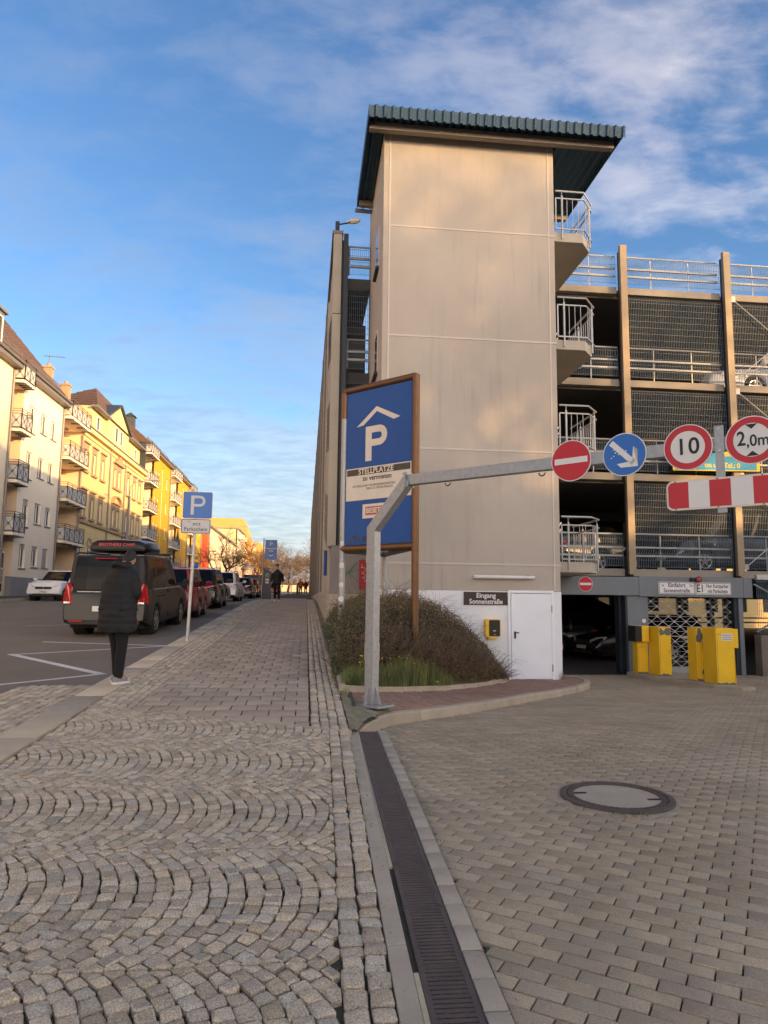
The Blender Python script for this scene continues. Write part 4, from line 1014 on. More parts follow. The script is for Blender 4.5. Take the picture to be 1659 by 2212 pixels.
b = MB(); b.prism([(-.23, -.16), (.23, -.16), (.23, .16), (-.23, .16)], lambda x, y: Vector((.82, 8.72, pz))+dA*x+nA*y, lambda x, y: Vector((.82, 8.72, pz+.025))+dA*x+nA*y); bp = b.build('base_plate', 'galv', gn, bevel=.003)
b = MB()
for sx in (-1, 1):
    q = p0+dA*sx*.062; b.prism([(0, 0), (.09, 0), (0, .22)], lambda x, z: q+dA*sx*x+nA*.005+Vector((0, 0, z)), lambda x, z: q+dA*sx*x-nA*.005+Vector((0, 0, z)))
q = p0+face*.062; b.prism([(0, 0), (.08, 0), (0, .22)], lambda x, z: q+face*x+dA*.005+Vector((0, 0, z)), lambda x, z: q+face*x-dA*.005+Vector((0, 0, z)))
b.build('gusset', 'galv', bp)
a0 = piv+dA*.03; a1 = piv+dA*4.7; a0.z = a1.z = 2.965
sqbar([a0, a1], .125, .09, 'arm')
b = MB(); q = a0-dA*.005; b.prism(rrect(.16, .19, .01), lambda x, z: q+nA*x+Vector((0, 0, z))-dA*.02, lambda x, z: q+nA*x+Vector((0, 0, z))); b.build('flange', 'galv', gn)
b = MB()
for sx in (-.06, .06):
    for sz in (-.075, .075): b.tube([q+nA*sx+Vector((0, 0, sz))-dA*.05, q+nA*sx+Vector((0, 0, sz))+dA*.03], .011, 6)
b.build('flange_bolt', 'galv_light', gn)
for s_ in (.55, 1.72):
    b = MB(); c_ = a0+dA*s_+Vector((0, 0, -.062)); b.tube([c_+dA*(.035*math.cos(t_))+Vector((0, 0, -.018+.035*math.sin(t_)*-1)) for t_ in [math.pi*i/8 for i in range(9)]], .007, 6); b.build('eyelet', 'steel_dark', gn)
for h, c_ in ((.62, 'sticker_tan'),):
    pass
b = MB(); c0 = p0+Vector((0, 0, .52)); b.hexa([c0+dA*sx*.0645+nA*sy*.0645 for sx, sy in ((-1, -1), (1, -1), (1, 1), (-1, 1))], [c0+dA*sx*.0645+nA*sy*.0645+Vector((0, 0, .21)) for sx, sy in ((-1, -1), (1, -1), (1, 1), (-1, 1))]); b.build('tape_band', 'sticker_tan', gn)
b = MB(); c0 = p0+Vector((0, 0, 1.70)); b.hexa([c0+dA*sx*.064+nA*sy*.064 for sx, sy in ((-1, -1), (1, -1), (1, 1), (-1, 1))], [c0+dA*sx*.064+nA*sy*.064+Vector((0, 0, .08)) for sx, sy in ((-1, -1), (1, -1), (1, 1), (-1, 1))]); b.build('tape_band', 'galv_light', gn)
random.seed(3)
for h in (1.38, 1.27, 1.12, .98, 1.52):
    M_ = frame(p0+face*.0635+dA*random.uniform(-.03, .03)+Vector((0, 0, h)), dA, (0, 0, 1)); plate([(random.uniform(.6, 1)*.022*math.cos(a)*1.1, random.uniform(.6, 1.4)*.035*math.sin(a)) for a in [2*math.pi*i/9 for i in range(9)]], M_, 0, .001, 'torn_sticker', 'sticker', gn)
# round signs along the arm
def gsign(s_, r, name, label):
    c_ = a0+dA*s_+face*.055; t = thing(name, label, 'road sign', c_-Vector((0, 0, r))); M_ = frame(c_, dA, (0, 0, 1))
    plate(disc(r, 64), M_, -.004, .004, 'plate', 'sign_white', t)
    b = MB(); b.bar(c_-face*.05+Vector((0, 0, r*.5)), c_+Vector((0, 0, r*.5)), .03, .03); b.bar(c_-face*.05-Vector((0, 0, r*.5)), c_-Vector((0, 0, r*.5)), .03, .03); b.build('clamp', 'galv', t)
    return t, M_ @ Matrix.Translation((0, 0, .0045))
def rivets(t, M_, pts):
    for x, y in pts: plate(disc(.007, 10), M_ @ Matrix.Translation((x, y, .002)), 0, .003, 'rivet', 'sign_white', t)
s1 = (Vector((2.731, 6.942, 0))-a0.xy.to_3d()).dot(dA)
t, M_ = gsign(s1, .212, 'no_entry_sign', 'red round no-entry sign with white bar on the gantry arm')
plate(disc(.203, 64), M_, 0, .0015, 'field', 'sign_red', t); plate([(-.175, -.03), (.175, -.03), (.175, .03), (-.175, .03)], M_ @ Matrix.Rotation(R_(1), 4, 'Z'), .0015, .003, 'bar', 'sign_white', t)
t, M_ = gsign(s1+.545, .212, 'direction_sign', 'blue round sign with white arrow pointing down to the right')
plate(disc(.203, 64), M_, 0, .0015, 'field', 'sign_blue2', t)
arrow(M_ @ Matrix.Translation((.0, -.0, .0016)), .36, .055, 'sign_white', t)
random.seed(8)
for i in range(9): 
    x, y = random.uniform(-.14, .02), random.uniform(-.05, .06); plate([(x+.008*random.uniform(.5, 1.5)*math.cos(a), y+.006*random.uniform(.4, 1.6)*math.sin(a)) for a in [2*math.pi*k/6 for k in range(6)]], M_, .0016, .0022, 'scratch', 'sign_white', t)
t, M_ = gsign(s1+1.13, .215, 'speed_limit_sign', 'round speed limit sign reading 10 with red ring')
plate(disc(.206, 64), M_, 0, .0015, 'ring', 'sign_red', t); plate(disc(.150, 64), M_, .0015, .003, 'field', 'sign_white', t); text('10', M_ @ Matrix.Translation((0, 0, .004)), .215, 'black', t, .003, xs=.95, spacing=1.08); rivets(t, M_, [(-.135, -.02), (.135, .02)])
t, M_ = gsign(s1+1.665, .215, 'height_limit_sign', 'round height limit sign reading 2,0m with red ring')
plate(disc(.206, 64), M_, 0, .0015, 'ring', 'sign_red', t); plate(disc(.150, 64), M_, .0015, .003, 'field', 'sign_white', t)
text('2', M_ @ Matrix.Translation((-.085, .012, .004)), .18, 'black', t, .003, xs=.8); text(',0m', M_ @ Matrix.Translation((.045, -.012, .004)), .145, 'black', t, .002, xs=.85)
for sy in (1, -1): plate([(-.05, sy*.142), (.05, sy*.142), (0, sy*.098)], M_, .0035, .005, 'triangle', 'black', t)
rivets(t, M_, [(-.135, -.02), (.135, .02)])
# hanging height bar
hs = s1+1.40; c0 = a0+dA*hs; c0.z = 2.965
bz = 2.52; x0 = s1+.93; x1 = s1+3.1
t = thing('height_bar', 'red and white striped height bar hanging below the gantry arm', 'height bar', (c0.x, c0.y, bz-.14))
b = MB()
for s_ in (hs, hs+1.3): p = a0+dA*s_+face*.055; b.bar(Vector((p.x, p.y, bz-.18)), Vector((p.x, p.y, 3.13)), .075, .012, up=face)
b.build('hanger', 'galv', t)
for s_ in (hs,):
    for z in (3.10, 2.9): M2 = frame(a0+dA*s_+face*.062+Vector((0, 0, z-2.965)), dA, (0, 0, 1)); plate(disc(.014, 10), M2, 0, .01, 'bolt', 'galv_light', t)
Mb = frame(a0+dA*((x0+x1)/2)+face*.07+Vector((0, 0, bz-2.965)), dA, (0, 0, 1)); L_ = x1-x0
plate(rrect(L_, .275, .06), Mb, -.01, .004, 'board', 'sign_cream', t)
n = 12; sw = (L_-.03)/n
base = rrect(L_-.035, .24, .045)
for k in range(n):
    xa, xb = -L_/2+.0175+k*(L_-.035)/n, -L_/2+.0175+(k+1)*(L_-.035)/n
    q = clip(clip(base, 1, 0, -xa), -1, 0, xb); plate(q, Mb, .004, .006, 'stripe', 'sign_red' if k % 2 == 0 else 'sign_white', t)
for k in range(6):
    for sy in (.127, -.127): plate(disc(.007, 8), Mb @ Matrix.Translation((-L_/2+.08+k*L_/6, sy, .004)), 0, .004, 'bolt', 'tube_brown', t)

# ------------------------------------------------------------------ big blue parking sign on three tubes
PL = Vector((.645, 12.86, 0)); PR = Vector((1.80, 11.70, 0)); PB = Vector((1.52, 13.75, 0))
zt, zb = 5.37, 2.44
ps = thing('parking_sign', 'tall blue car park sign with white P and roof on brown tubes', 'sign', (1.2, 12.5, .3))
def vz(p, z): return Vector((p.x, p.y, z))
b = MB(); b.tube([vz(PR, -.1), vz(PR, zt+.02)], .062, 14); b.build('post', 'tube_brown', ps, smooth=50)
b = MB(); b.tube([vz(PL, .2), vz(PL, zt-.52)], .058, 14); gp = b.build('post', 'galv', ps, smooth=50)
b = MB(); b.tube([vz(PL, zt-.52), vz(PL, zt-.03)], .062, 14); b.build('post_sleeve', 'tube_brown', ps, smooth=50)
b = MB(); b.tube([vz(PB, .0), vz(PB, zt-.1)], .055, 14); b.build('post', 'galv', ps, smooth=50)
for z in (zt, zb):
    b = MB(); b.tube([vz(PL, z), vz(PR, z)], .062, 14); b.build('cross_tube', 'tube_brown', ps, smooth=50)
    b = MB(); b.tube([vz(PL, z-.02), vz(PB, z-.02)], .05, 12); b.tube([vz(PB, z-.02), vz(PR, z-.02)], .05, 12); b.build('cross_tube', 'tube_brown' if z > 3 else 'galv', ps, smooth=50)
dS = (PR-PL).normalized(); Wd = (PR-PL).length-.14; Hd = zt-zb-.13
Mp = frame(vz((PL+PR)/2, (zt+zb)/2), dS, (0, 0, 1)) @ Matrix.Translation((0, 0, .015))
panel = plate([(-Wd/2, -Hd/2), (Wd/2, -Hd/2), (Wd/2, Hd/2), (-Wd/2, Hd/2)], Mp, -.02, 0, 'panel', 'sign_blue', ps)
for A_, B_ in ((PL, PB), (PB, PR)):
    d2 = (B_-A_).normalized(); w2 = (B_-A_).length-.14; M2 = frame(vz((A_+B_)/2, (zt+zb)/2), d2, (0, 0, 1)); plate([(-w2/2, -Hd/2), (w2/2, -Hd/2), (w2/2, Hd/2), (-w2/2, Hd/2)], M2, -.01, .01, 'panel', 'sign_blue', ps)
S = lambda u, v: (u*Wd-Wd/2, Hd/2-v*Hd)           # u,v in 0..1 from the top left
plate([S(.16, .235), S(.47, .118), S(.83, .212), S(.73, .222), S(.475, .150), S(.27, .228)], Mp, .0, .002, 'roof_symbol', 'sign_cream', panel)
def P_poly(cx, cy, h, w_, st_):
    outer = []; r = h*.29; xL = -w_/2
    o = [(xL, -h/2), (xL+st_, -h/2), (xL+st_, h/2-2*r+0)]
    k = 14; cyy = h/2-r; xr = w_/2-r
    pts = [(xL, -h/2), (xL, h/2), (xr, h/2)]+[(xr+r*math.sin(math.pi*i/k), cyy+r*math.cos(math.pi*i/k)) for i in range(k+1)]
    pts += [(xL+st_, h/2-2*r), (xL+st_, -h/2)]
    ri = r-st_*.82
    hole = [(xL+st_, cyy+ri), (xr, cyy+ri)]+[(xr+ri*math.sin(math.pi*i/k), cyy+ri*math.cos(math.pi*i/k)) for i in range(1, k)]+[(xr, cyy-ri), (xL+st_, cyy-ri)]
    return [[(x+cx, y+cy) for x, y in q] for q in (pts, hole)]
def P_sym(M_, cx, cy, h, w_, st_, m, parent):
    # drawn as strips so that the counter stays open
    b = MB(); r = h*.29; xL = -w_/2; cyy = h/2-r; xr = w_/2-r; ri = r-st_*.86
    def q4(q): b.prism([(x+cx, y+cy) for x, y in q], lambda x, y: M_ @ Vector((x, y, 0)), lambda x, y: M_ @ Vector((x, y, .002)))
    q4([(xL, -h/2), (xL+st_, -h/2), (xL+st_, h/2), (xL, h/2)]); q4([(xL+st_, cyy+ri), (xr, cyy+ri), (xr, h/2), (xL+st_, h/2)]); q4([(xL+st_, cyy-r), (xr, cyy-r), (xr, cyy-ri), (xL+st_, cyy-ri)])
    k = 14
    for i in range(k):
        a, c = math.pi*i/k, math.pi*(i+1)/k
        q4([(xr+ri*math.sin(a), cyy+ri*math.cos(a)), (xr+r*math.sin(a), cyy+r*math.cos(a)), (xr+r*math.sin(c), cyy+r*math.cos(c)), (xr+ri*math.sin(c), cyy+ri*math.cos(c))])
    return b.build('letter_p', m, parent)
cP = S(.47, .355); P_sym(Mp, cP[0], cP[1], Hd*.225, Wd*.33, Wd*.095, 'sign_cream', panel)
bd_ = plate([S(.005, .505), S(.995, .505), S(.995, .715), S(.005, .715)], Mp, 0, .003, 'rent_board', 'sign_cream', panel)
plate([S(.02, .512), S(.98, .512), S(.98, .553), S(.02, .553)], Mp, .003, .0045, 'title_band', 'dark_panel', bd_)
c_ = S(.47, .533); text('STELLPLÄTZE', Mp @ Matrix.Translation((c_[0], c_[1], .005)), .135, 'sign_cream', bd_, .003)
c_ = S(.49, .578); text('zu vermieten', Mp @ Matrix.Translation((c_[0], c_[1], .004)), .125, 'black', bd_, .002)
c_ = S(.44, .625); text('GEFI GESELLSCHAFT FÜR IMMOBILIENVERWALTUNG', Mp @ Matrix.Translation((c_[0], c_[1], .004)), .058, 'peeled', bd_, 0, xs=.72)
c_ = S(.53, .645); text('MBH & CO. VERWALTUNGS KG', Mp @ Matrix.Translation((c_[0], c_[1], .004)), .058, 'peeled', bd_, 0, xs=.72)
fb = plate([S(.28, .745), S(.70, .745), S(.70, .835), S(.28, .835)], Mp, 0, .012, 'full_board', 'sign_cream', panel)
plate([S(.325, .762), S(.67, .762), S(.67, .815), S(.325, .815)], Mp, .012, .014, 'red_field', 'sign_red_old', fb)
c_ = S(.495, .789); text('BESETZT', Mp @ Matrix.Translation((c_[0], c_[1], .015)), .125, 'sign_cream', fb, .003)
b = MB()
def scr(pts, w_=.02):
    for p, q in zip(pts, pts[1:]): p3, q3 = Mp @ Vector((*S(*p), .002)), Mp @ Vector((*S(*q), .002)); b.bar(p3, q3, w_, .002, up=Mp.to_3x3() @ Vector((0, 0, 1)))
scr([(.08, .965), (.15, .955), (.24, .950)]); scr([(.16, .955), (.17, .985)]); scr([(.19, .985), (.23, .957), (.25, .985)]); scr([(.20, .975), (.25, .972)], .014); scr([(.28, .985), (.29, .950), (.35, .955), (.33, .968), (.29, .97), (.38, .985)])
scr([(.50, .965), (.56, .950), (.54, .975)]); b.build('graffiti_tag', 'dark_panel', panel)
for u, v in ((.12, .935), (.05, .968)): plate([S(u, v), S(u+.06, v), S(u+.06, v+.022), S(u, v+.022)], Mp, 0, .001, 'residue', 'text_blue', panel)
for h, r_, m_ in ((1.55, .05, 'sign_white'), (1.8, .045, 'sticker'), (2.15, .05, 'galv_light'), (2.55, .04, 'sticker'), (1.42, .03, 'steel_dark')):
    M2 = frame(vz(PL, h)+Vector((-.01, -.06, 0)), (1, 0, 0), (0, 0, 1)); plate(disc(r_, 14) if h < 1.6 else [(-r_*.8, -r_), (r_*.8, -r_*.9), (r_*.7, r_), (-r_*.8, r_*.8)], M2, -.01, .002, 'sticker', m_, ps)

# ------------------------------------------------------------------ P with ticket sign on its pole at the kerb
px_, py_ = -2.36, 15.45
t = thing('parking_pole_sign', 'blue P sign above a white plate reading mit Parkschein on a pole', 'road sign', (px_-.05, py_, gs(py_)))
b = MB(); b.tube([(px_-.08, py_, gs(py_)-.05), (px_, py_, 3.75)], .034, 12); b.build('pole', 'galv_light', t, smooth=50)
M_ = frame((px_+.02, py_-.045, 3.505), (1, .03, 0), (0, 0, 1))
plate(rrect(.62, .58, .04), M_, -.004, 0, 'plate', 'sign_grey', t); pl = plate(rrect(.60, .56, .035), M_, 0, .0015, 'blue_field', 'sign_blue2', t)
P_sym(M_ @ Matrix.Translation((0, 0, .0016)), .01, .0, .41, .30, .066, 'sign_grey', pl)
M_ = frame((px_+.0, py_-.045, 3.05), (1, .03, 0), (0, 0, 1))
plate(rrect(.62, .32, .04), M_, -.004, 0, 'plate', 'sign_grey', t); plate(rrect(.60, .30, .035), M_, 0, .001, 'border', 'black', t); pl = plate(rrect(.575, .275, .028), M_, .001, .002, 'white_field', 'sign_grey', t)
text('mit', M_ @ Matrix.Translation((.015, .05, .0025)), .115, 'black', pl, .001, spacing=1.12); text('Parkschein', M_ @ Matrix.Translation((0, -.065, .0025)), .115, 'black', pl, .001, spacing=1.12, xs=.86)
plate([(-.17, .08), (-.12, .06), (-.09, .10), (-.13, .14), (-.18, .13)], M_, .002, .003, 'sticker', 'sticker_tan', pl)

# ------------------------------------------------------------------ planting bed: soil, edging, shrub, grass
bedp = [(.50, 9.35), (1.42, 10.5), (2.3, 11.65), (3.2, 13.3), (4.4, 15.6), (4.6, 16.28), (1.6, 16.28), (1.6, 19.4), (.6, 19.4), (.56, 14.7)]
def zbed(x, y):
    fy = interp(x, [.5, 1.42, 2.3, 3.2, 4.4, 4.6], [9.35, 10.5, 11.65, 13.3, 15.6, 16.2]); zf_ = zisl(x, fy-.06)+.045
    zi_ = lerp(gs(y), zf_, min(1, max(0, (x-.5)/2.2)))+.05
    return lerp(zf_, zi_, min(1, max(0, (y-fy-.05)/1.1))**.8)
b = MB(); g = {}
for i in range(60):
    for j in range(140):
        x, y = .46+i*.074, 9.2+j*.074
        if inpoly(x, y, [(.44, 9.2), (1.46, 10.43), (2.35, 11.58), (3.25, 13.22), (4.45, 15.52), (4.75, 16.35), (1.75, 16.35), (1.75, 19.5), (.44, 19.5)]): g[i, j] = len(b.v); b.v.append((x, y, zbed(x, y)))
for (i, j) in list(g):
    if all(k in g for k in ((i+1, j), (i+1, j+1), (i, j+1))): b.f.append((g[i, j], g[i+1, j], g[i+1, j+1], g[i, j+1]))
bed = struct(b.build('planting_bed', 'soil', fix=False))
def edging(pts, m='kerb_conc'):
    for p, q in zip(pts, pts[1:]):
        p = Vector(p); q = Vector(q); n = max(1, round((q-p).length/.95))
        for k in range(n):
            a, c = p.lerp(q, (k+.004)/n), p.lerp(q, (k+.996)/n); d = (q-p).normalized(); nr = Vector((d.y, -d.x))*.04
            f = lambda v, h: (v.x, v.y, max(zisl(v.x, v.y) if v.x > .52 else 0, (gs(v.y) if v.x < .62 else -9))+h)
            bb = MB(); bb.hexa([f(a-nr, -.2), f(a+nr, -.2), f(c+nr, -.2), f(c-nr, -.2)], [f(a-nr, .07), f(a+nr, .07), f(c+nr, .07), f(c-nr, .07)]); bb.build('edging_stone', m, bed, bevel=.008)
edging([(.48, 9.3), (1.42, 10.47), (2.3, 11.62), (3.2, 13.27), (4.4, 15.57), (4.62, 16.1)]); edging([(.54, 15.2), (.50, 9.32)])
# shrub volume: a mound between the bed edges
random.seed(21)
def shrub_top(x, y):
    # highest in the middle-left, sinking towards the door and the front corner
    cx = .62+ (y-9.3)*.0
    t = max(0, min(1, (x-.45)/4.15)); front = interp(x, [.45, 1.4, 2.3, 3.2, 4.5], [10.1, 11.0, 12.0, 13.4, 15.6])
    depth = max(0, min(1, (y-front)/1.5)); depth = math.sqrt(max(0, 1-(1-depth)**2))
    htop = interp(x, [.45, .6, 1.0, 1.7, 2.4, 3.1, 3.6, 4.1, 4.45, 4.6], [1.22, 1.36, 1.52, 1.60, 1.50, 1.20, .90, .55, .12, -.1])
    lft = min(1, max(0, (x-.40)/.28)); lft = math.sqrt(max(0, 1-(1-lft)**2))
    zb_ = zbed(x, y)
    return zb_+(htop-zb_)*depth*lft*(1+.15*mnoise.noise(Vector((x*1.5, y*1.5, 0)))+.12*mnoise.noise(Vector((x*4.2, y*4.2, 3)))), zb_
sh = thing('shrub', 'wide brown winter shrub mound, greener on its street side', 'shrub', (2.2, 14, .1))
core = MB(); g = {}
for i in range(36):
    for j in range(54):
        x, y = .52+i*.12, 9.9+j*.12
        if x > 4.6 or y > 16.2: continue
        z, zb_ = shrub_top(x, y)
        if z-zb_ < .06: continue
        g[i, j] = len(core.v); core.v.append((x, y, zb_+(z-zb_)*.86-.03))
for (i, j) in list(g):
    if all(k in g for k in ((i+1, j), (i+1, j+1), (i, j+1))): core.f.append((g[i, j], g[i+1, j], g[i+1, j+1], g[i, j+1]))
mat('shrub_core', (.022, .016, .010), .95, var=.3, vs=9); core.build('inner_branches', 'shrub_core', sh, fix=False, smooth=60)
lb, lg, ld, stm = MB(), MB(), MB(), MB()
def leaf(b, p, s_, nrm=None):
    a = Vector((random.gauss(0, 1), random.gauss(0, 1), random.gauss(0, 1))).normalized(); c = a.cross(Vector((random.gauss(0, 1), random.gauss(0, 1), random.gauss(0, 1)))).normalized()
    b.add([p-a*s_, p+c*s_*.45, p+a*s_, p-c*s_*.45], [(0, 1, 2, 3)])
cnt = 0
while cnt < 60000:
    x = random.uniform(.42, 4.62); y = random.uniform(9.9, 16.25)
    z, zb_ = shrub_top(x, y)
    if z-zb_ < .08: continue
    t_ = 1-abs(random.gauss(0, .10)); z_ = zb_+(z-zb_)*max(.05, min(1.06, t_+.02)) if random.random() < .7 else random.uniform(zb_, z)
    # keep mostly the outer shell that can be seen
    if random.random() < .5:
        fr_ = interp(x, [.45, 1.4, 2.3, 3.2, 4.5], [10.1, 11.0, 12.0, 13.4, 15.6]); y = fr_+abs(random.gauss(0, .5)); z, zb_ = shrub_top(x, y)
        if z-zb_ < .06: continue
        z_ = lerp(zb_, z, random.random()**.6)+random.gauss(0, .02)
    green = (x < 1.15 and random.random() < .75*(1-(x-.4)/.9)) or random.random() < .06+.10*(mnoise.noise(Vector((x*1.5, z_*2, 7))) > .2)
    r = random.random()+.04*mnoise.noise(Vector((x*3, y*3, z_*3)))
    leaf(lg if green else (ld if r < .06 else lb), Vector((x+random.gauss(0, .02), y, z_)), random.uniform(.009, .024)); cnt += 1
stuff(lb.build('brown_foliage', 'leaf_brown', sh, fix=False)); stuff(lg.build('green_foliage', 'leaf_green', sh, fix=False)); stuff(ld.build('dry_foliage', 'leaf_dry', sh, fix=False))
for i in range(2600):
    x = random.uniform(.45, 4.6); y = random.uniform(10, 16.2); z, zb_ = shrub_top(x, y)
    if z-zb_ < .1: continue
    p = Vector((x, y, z-.10*random.random()-.02)); L2 = random.uniform(.10, .42)*(1 if random.random() < .8 else 1.6); d = Vector((random.gauss(0, .55), random.gauss(0, .55), random.uniform(.1, 1))).normalized()
    q = p+d*L2*.6; e = q+(d+Vector((0, 0, -.6))).normalized()*L2*.4; stm.tube([p, q, e], [.0032, .0024, .0012], 3, cap=False)
for i in range(1200):
    x = random.uniform(.5, 4.5); fr_ = interp(x, [.45, 1.4, 2.3, 3.2, 4.5], [10.1, 11.0, 12.0, 13.4, 15.6]); y = fr_+random.uniform(-.05, .35); z, zb_ = shrub_top(x, fr_+.5)
    p = Vector((x, y+.2, zb_)); q = Vector((x+random.gauss(0, .2), y-.05, lerp(zb_, z, random.uniform(.3, .9)))); stm.tube([p, q, q+Vector((random.gauss(0, .12), -.08, -.05))], [.004, .003, .0015], 3, cap=False)
stuff(stm.build('stems', 'stem', sh, fix=False))
# dead leaves and litter at its foot and on the paving
lt = MB(); random.seed(55)
for i in range(500):
    x = random.uniform(.6, 4.5); fr_ = interp(x, [.5, 1.42, 2.3, 3.2, 4.4], [9.38, 10.52, 11.68, 13.3, 15.6]); y = fr_+random.gauss(0, .10); z = max(zisl(x, y), zbed(x, y))+.012; p = Vector((x, y, z)); s_ = random.uniform(.008, .02); a = random.uniform(0, 6.28)
    lt.add([p+Vector((math.cos(a)*s_, math.sin(a)*s_, .004)), p+Vector((-math.sin(a)*s_*.6, math.cos(a)*s_*.6, .0)), p-Vector((math.cos(a)*s_, math.sin(a)*s_, -.003)), p+Vector((math.sin(a)*s_*.6, -math.cos(a)*s_*.6, .001))], [(0, 1, 2, 3)])
for i in range(240):
    x, y = random.uniform(-2.2, 6), random.uniform(2.2, 13); z = (gs(y) if x < .4 else zd(x, y))+.006
    if .4 < x < .75 or inpoly(x, y, ipoly): continue
    p = Vector((x, y, z)); s_ = random.uniform(.004, .014); a = random.uniform(0, 6.28)
    lt.add([p+Vector((math.cos(a)*s_, math.sin(a)*s_, .003)), p+Vector((-math.sin(a)*s_*.6, math.cos(a)*s_*.6, .0)), p-Vector((math.cos(a)*s_, math.sin(a)*s_, -.003)), p+Vector((math.sin(a)*s_*.6, -math.cos(a)*s_*.6, .001))], [(0, 1, 2, 3)])
stuff(tag(lt.build('leaf_litter', 'leaf_dry', fix=False), 'scattered dry leaf litter on the paving and below the shrub', 'leaf litter'))
# a broken twig standing in front
b = MB(); b.tube([(2.12, 11.75, .12), (2.19, 11.7, .32), (2.26, 11.68, .50)], [.018, .015, .012], 6); b.tube([(2.19, 11.7, .32), (2.12, 11.66, .38)], [.012, .007], 5); b.build('stump', 'bark', sh)
# long grass with small yellow flowers
gr_ = MB(); random.seed(31)
def blade(b, x, y, z, h, wd, lean):
    a = random.uniform(0, 6.283); d = Vector((math.cos(a), math.sin(a), 0)); s_ = Vector((-d.y, d.x, 0))*wd
    p = Vector((x, y, z)); q = p+Vector((0, 0, h*.6))+d*lean*.35; r = p+Vector((0, 0, h))+d*lean
    b.add([p-s_, p+s_, q+s_*.7, q-s_*.7, r], [(0, 1, 2, 3), (3, 2, 4)])
n = 0
while n < 8000:
    x = random.uniform(.52, 2.55); fr_ = interp(x, [.5, 1.42, 2.3, 3.2], [9.38, 10.52, 11.68, 13.3]); y = fr_-.06+abs(random.gauss(0, .45))
    if y > fr_+1.3: continue
    k = interp(x, [.5, 1.3, 1.75, 2.1, 2.6], [1, 1, 1.1, .7, .15])
    if random.random() > k: continue
    if mnoise.noise(Vector((x*3.2, y*3.2, 2))) < -.22 and random.random() < .8: continue
    hh = random.uniform(.05, .34)*interp(x, [.5, 1.2, 1.6, 2.0, 2.5], [.75, .9, 1.5, 1.2, .6]); blade(gr_, x, y, zbed(x, y)-.02, hh, random.uniform(.0018, .004), random.uniform(.03, .14)); n += 1
stuff(tag(gr_.build('tall_grass', 'grass', fix=False), 'fresh green grass growing in front of the brown shrub', 'grass'))
# weeds in joints and along the wall
wd_ = MB()
def tuft(x, y, z, n_, h):
    for i in range(n_): blade(wd_, x+random.gauss(0, .03), y+random.gauss(0, .03), z, random.uniform(.3, 1)*h, .003, random.uniform(.01, .05))
for i in range(420): y = 9+27*random.random()**1.3; tuft(random.uniform(.42, .58), y, gs(y)-.01, 4, .07)
for i in range(60): 
    p, d = kat(random.uniform(.3, cum[-1])); nr = Vector((d.y, -d.x, 0)).normalized(); q = p+nr*.035; tuft(q.x, q.y, zd(q.x, q.y)-.005, 3, .035)
for i in range(14): a = random.uniform(3.5, 6.0); tuft(mc[0]+.42*math.cos(a), mc[1]+.42*math.sin(a), mz-.01, 4, .035)
for i in range(60): y = random.uniform(1.6, 7); tuft(xl(y)+.40+random.gauss(0, .004), y, zdr(.6, y)-.012, 2, .02)
for i in range(120): y = random.uniform(2, 7.4); tuft(xl(y)-random.choice((.004, .15)), y, gs(y)-.015, 2, .02)
tuft(5.93, 16.22, -.26, 30, .28)
stuff(tag(wd_.build('weeds', 'grass', fix=False), 'small green weeds along the wall foot and in the paving joints', 'weeds'))
# moss strip between edge setts and wall
b = sheet('moss_strip', [.44, .52, .60], rng(9.4, 60, 80), lambda x, y: gs(y)+.004+.012*mnoise.noise(Vector((x*9, y*3, 0))), 'moss', foot)
fl = MB(); fst = MB()
random.seed(12); fpos = []
for i in range(34):
    x = random.uniform(.75, 2.2); fr_ = interp(x, [.5, 1.42, 2.3, 3.2], [9.38, 10.52, 11.68, 13.3]); y = fr_+random.uniform(0, .5); z = zbed(x, y)+random.uniform(.18, .5)*interp(x, [.6, 1.2, 1.7, 2.2], [.7, .8, 1.1, .7]); fpos.append((x, y, z))
fpos += [(2.12, 11.35, .27), (2.13, 11.34, .255), (2.10, 11.36, .26), (2.26, 11.5, .15), (2.27, 11.49, .17)]
for x, y, z in fpos:
    fst.tube([(x+.01, y, zbed(x, y)), (x, y, z)], .0025, 3, cap=False); r = random.uniform(.008, .015)
    c_ = Vector((x, y, z)); up = Vector((0, -.7, .7)); a_ = Vector((1, 0, 0)); b_ = up.cross(a_)
    fl.add([c_]+[c_+a_*r*math.cos(k*6.283/8)*(1 if k % 2 else .7)+b_*r*math.sin(k*6.283/8)*(1 if k % 2 else .7)-up*.003 for k in range(8)], [(0, 1+k, 1+(k+1) % 8) for k in range(8)])
t = thing('wild_flowers', 'small yellow flowers on thin stalks among the grass', 'flowers', (1.6, 11, .2))
stuff(fl.build('flower_heads', 'petal', t, fix=False)); stuff(fst.build('stalks', 'grass', t, fix=False))
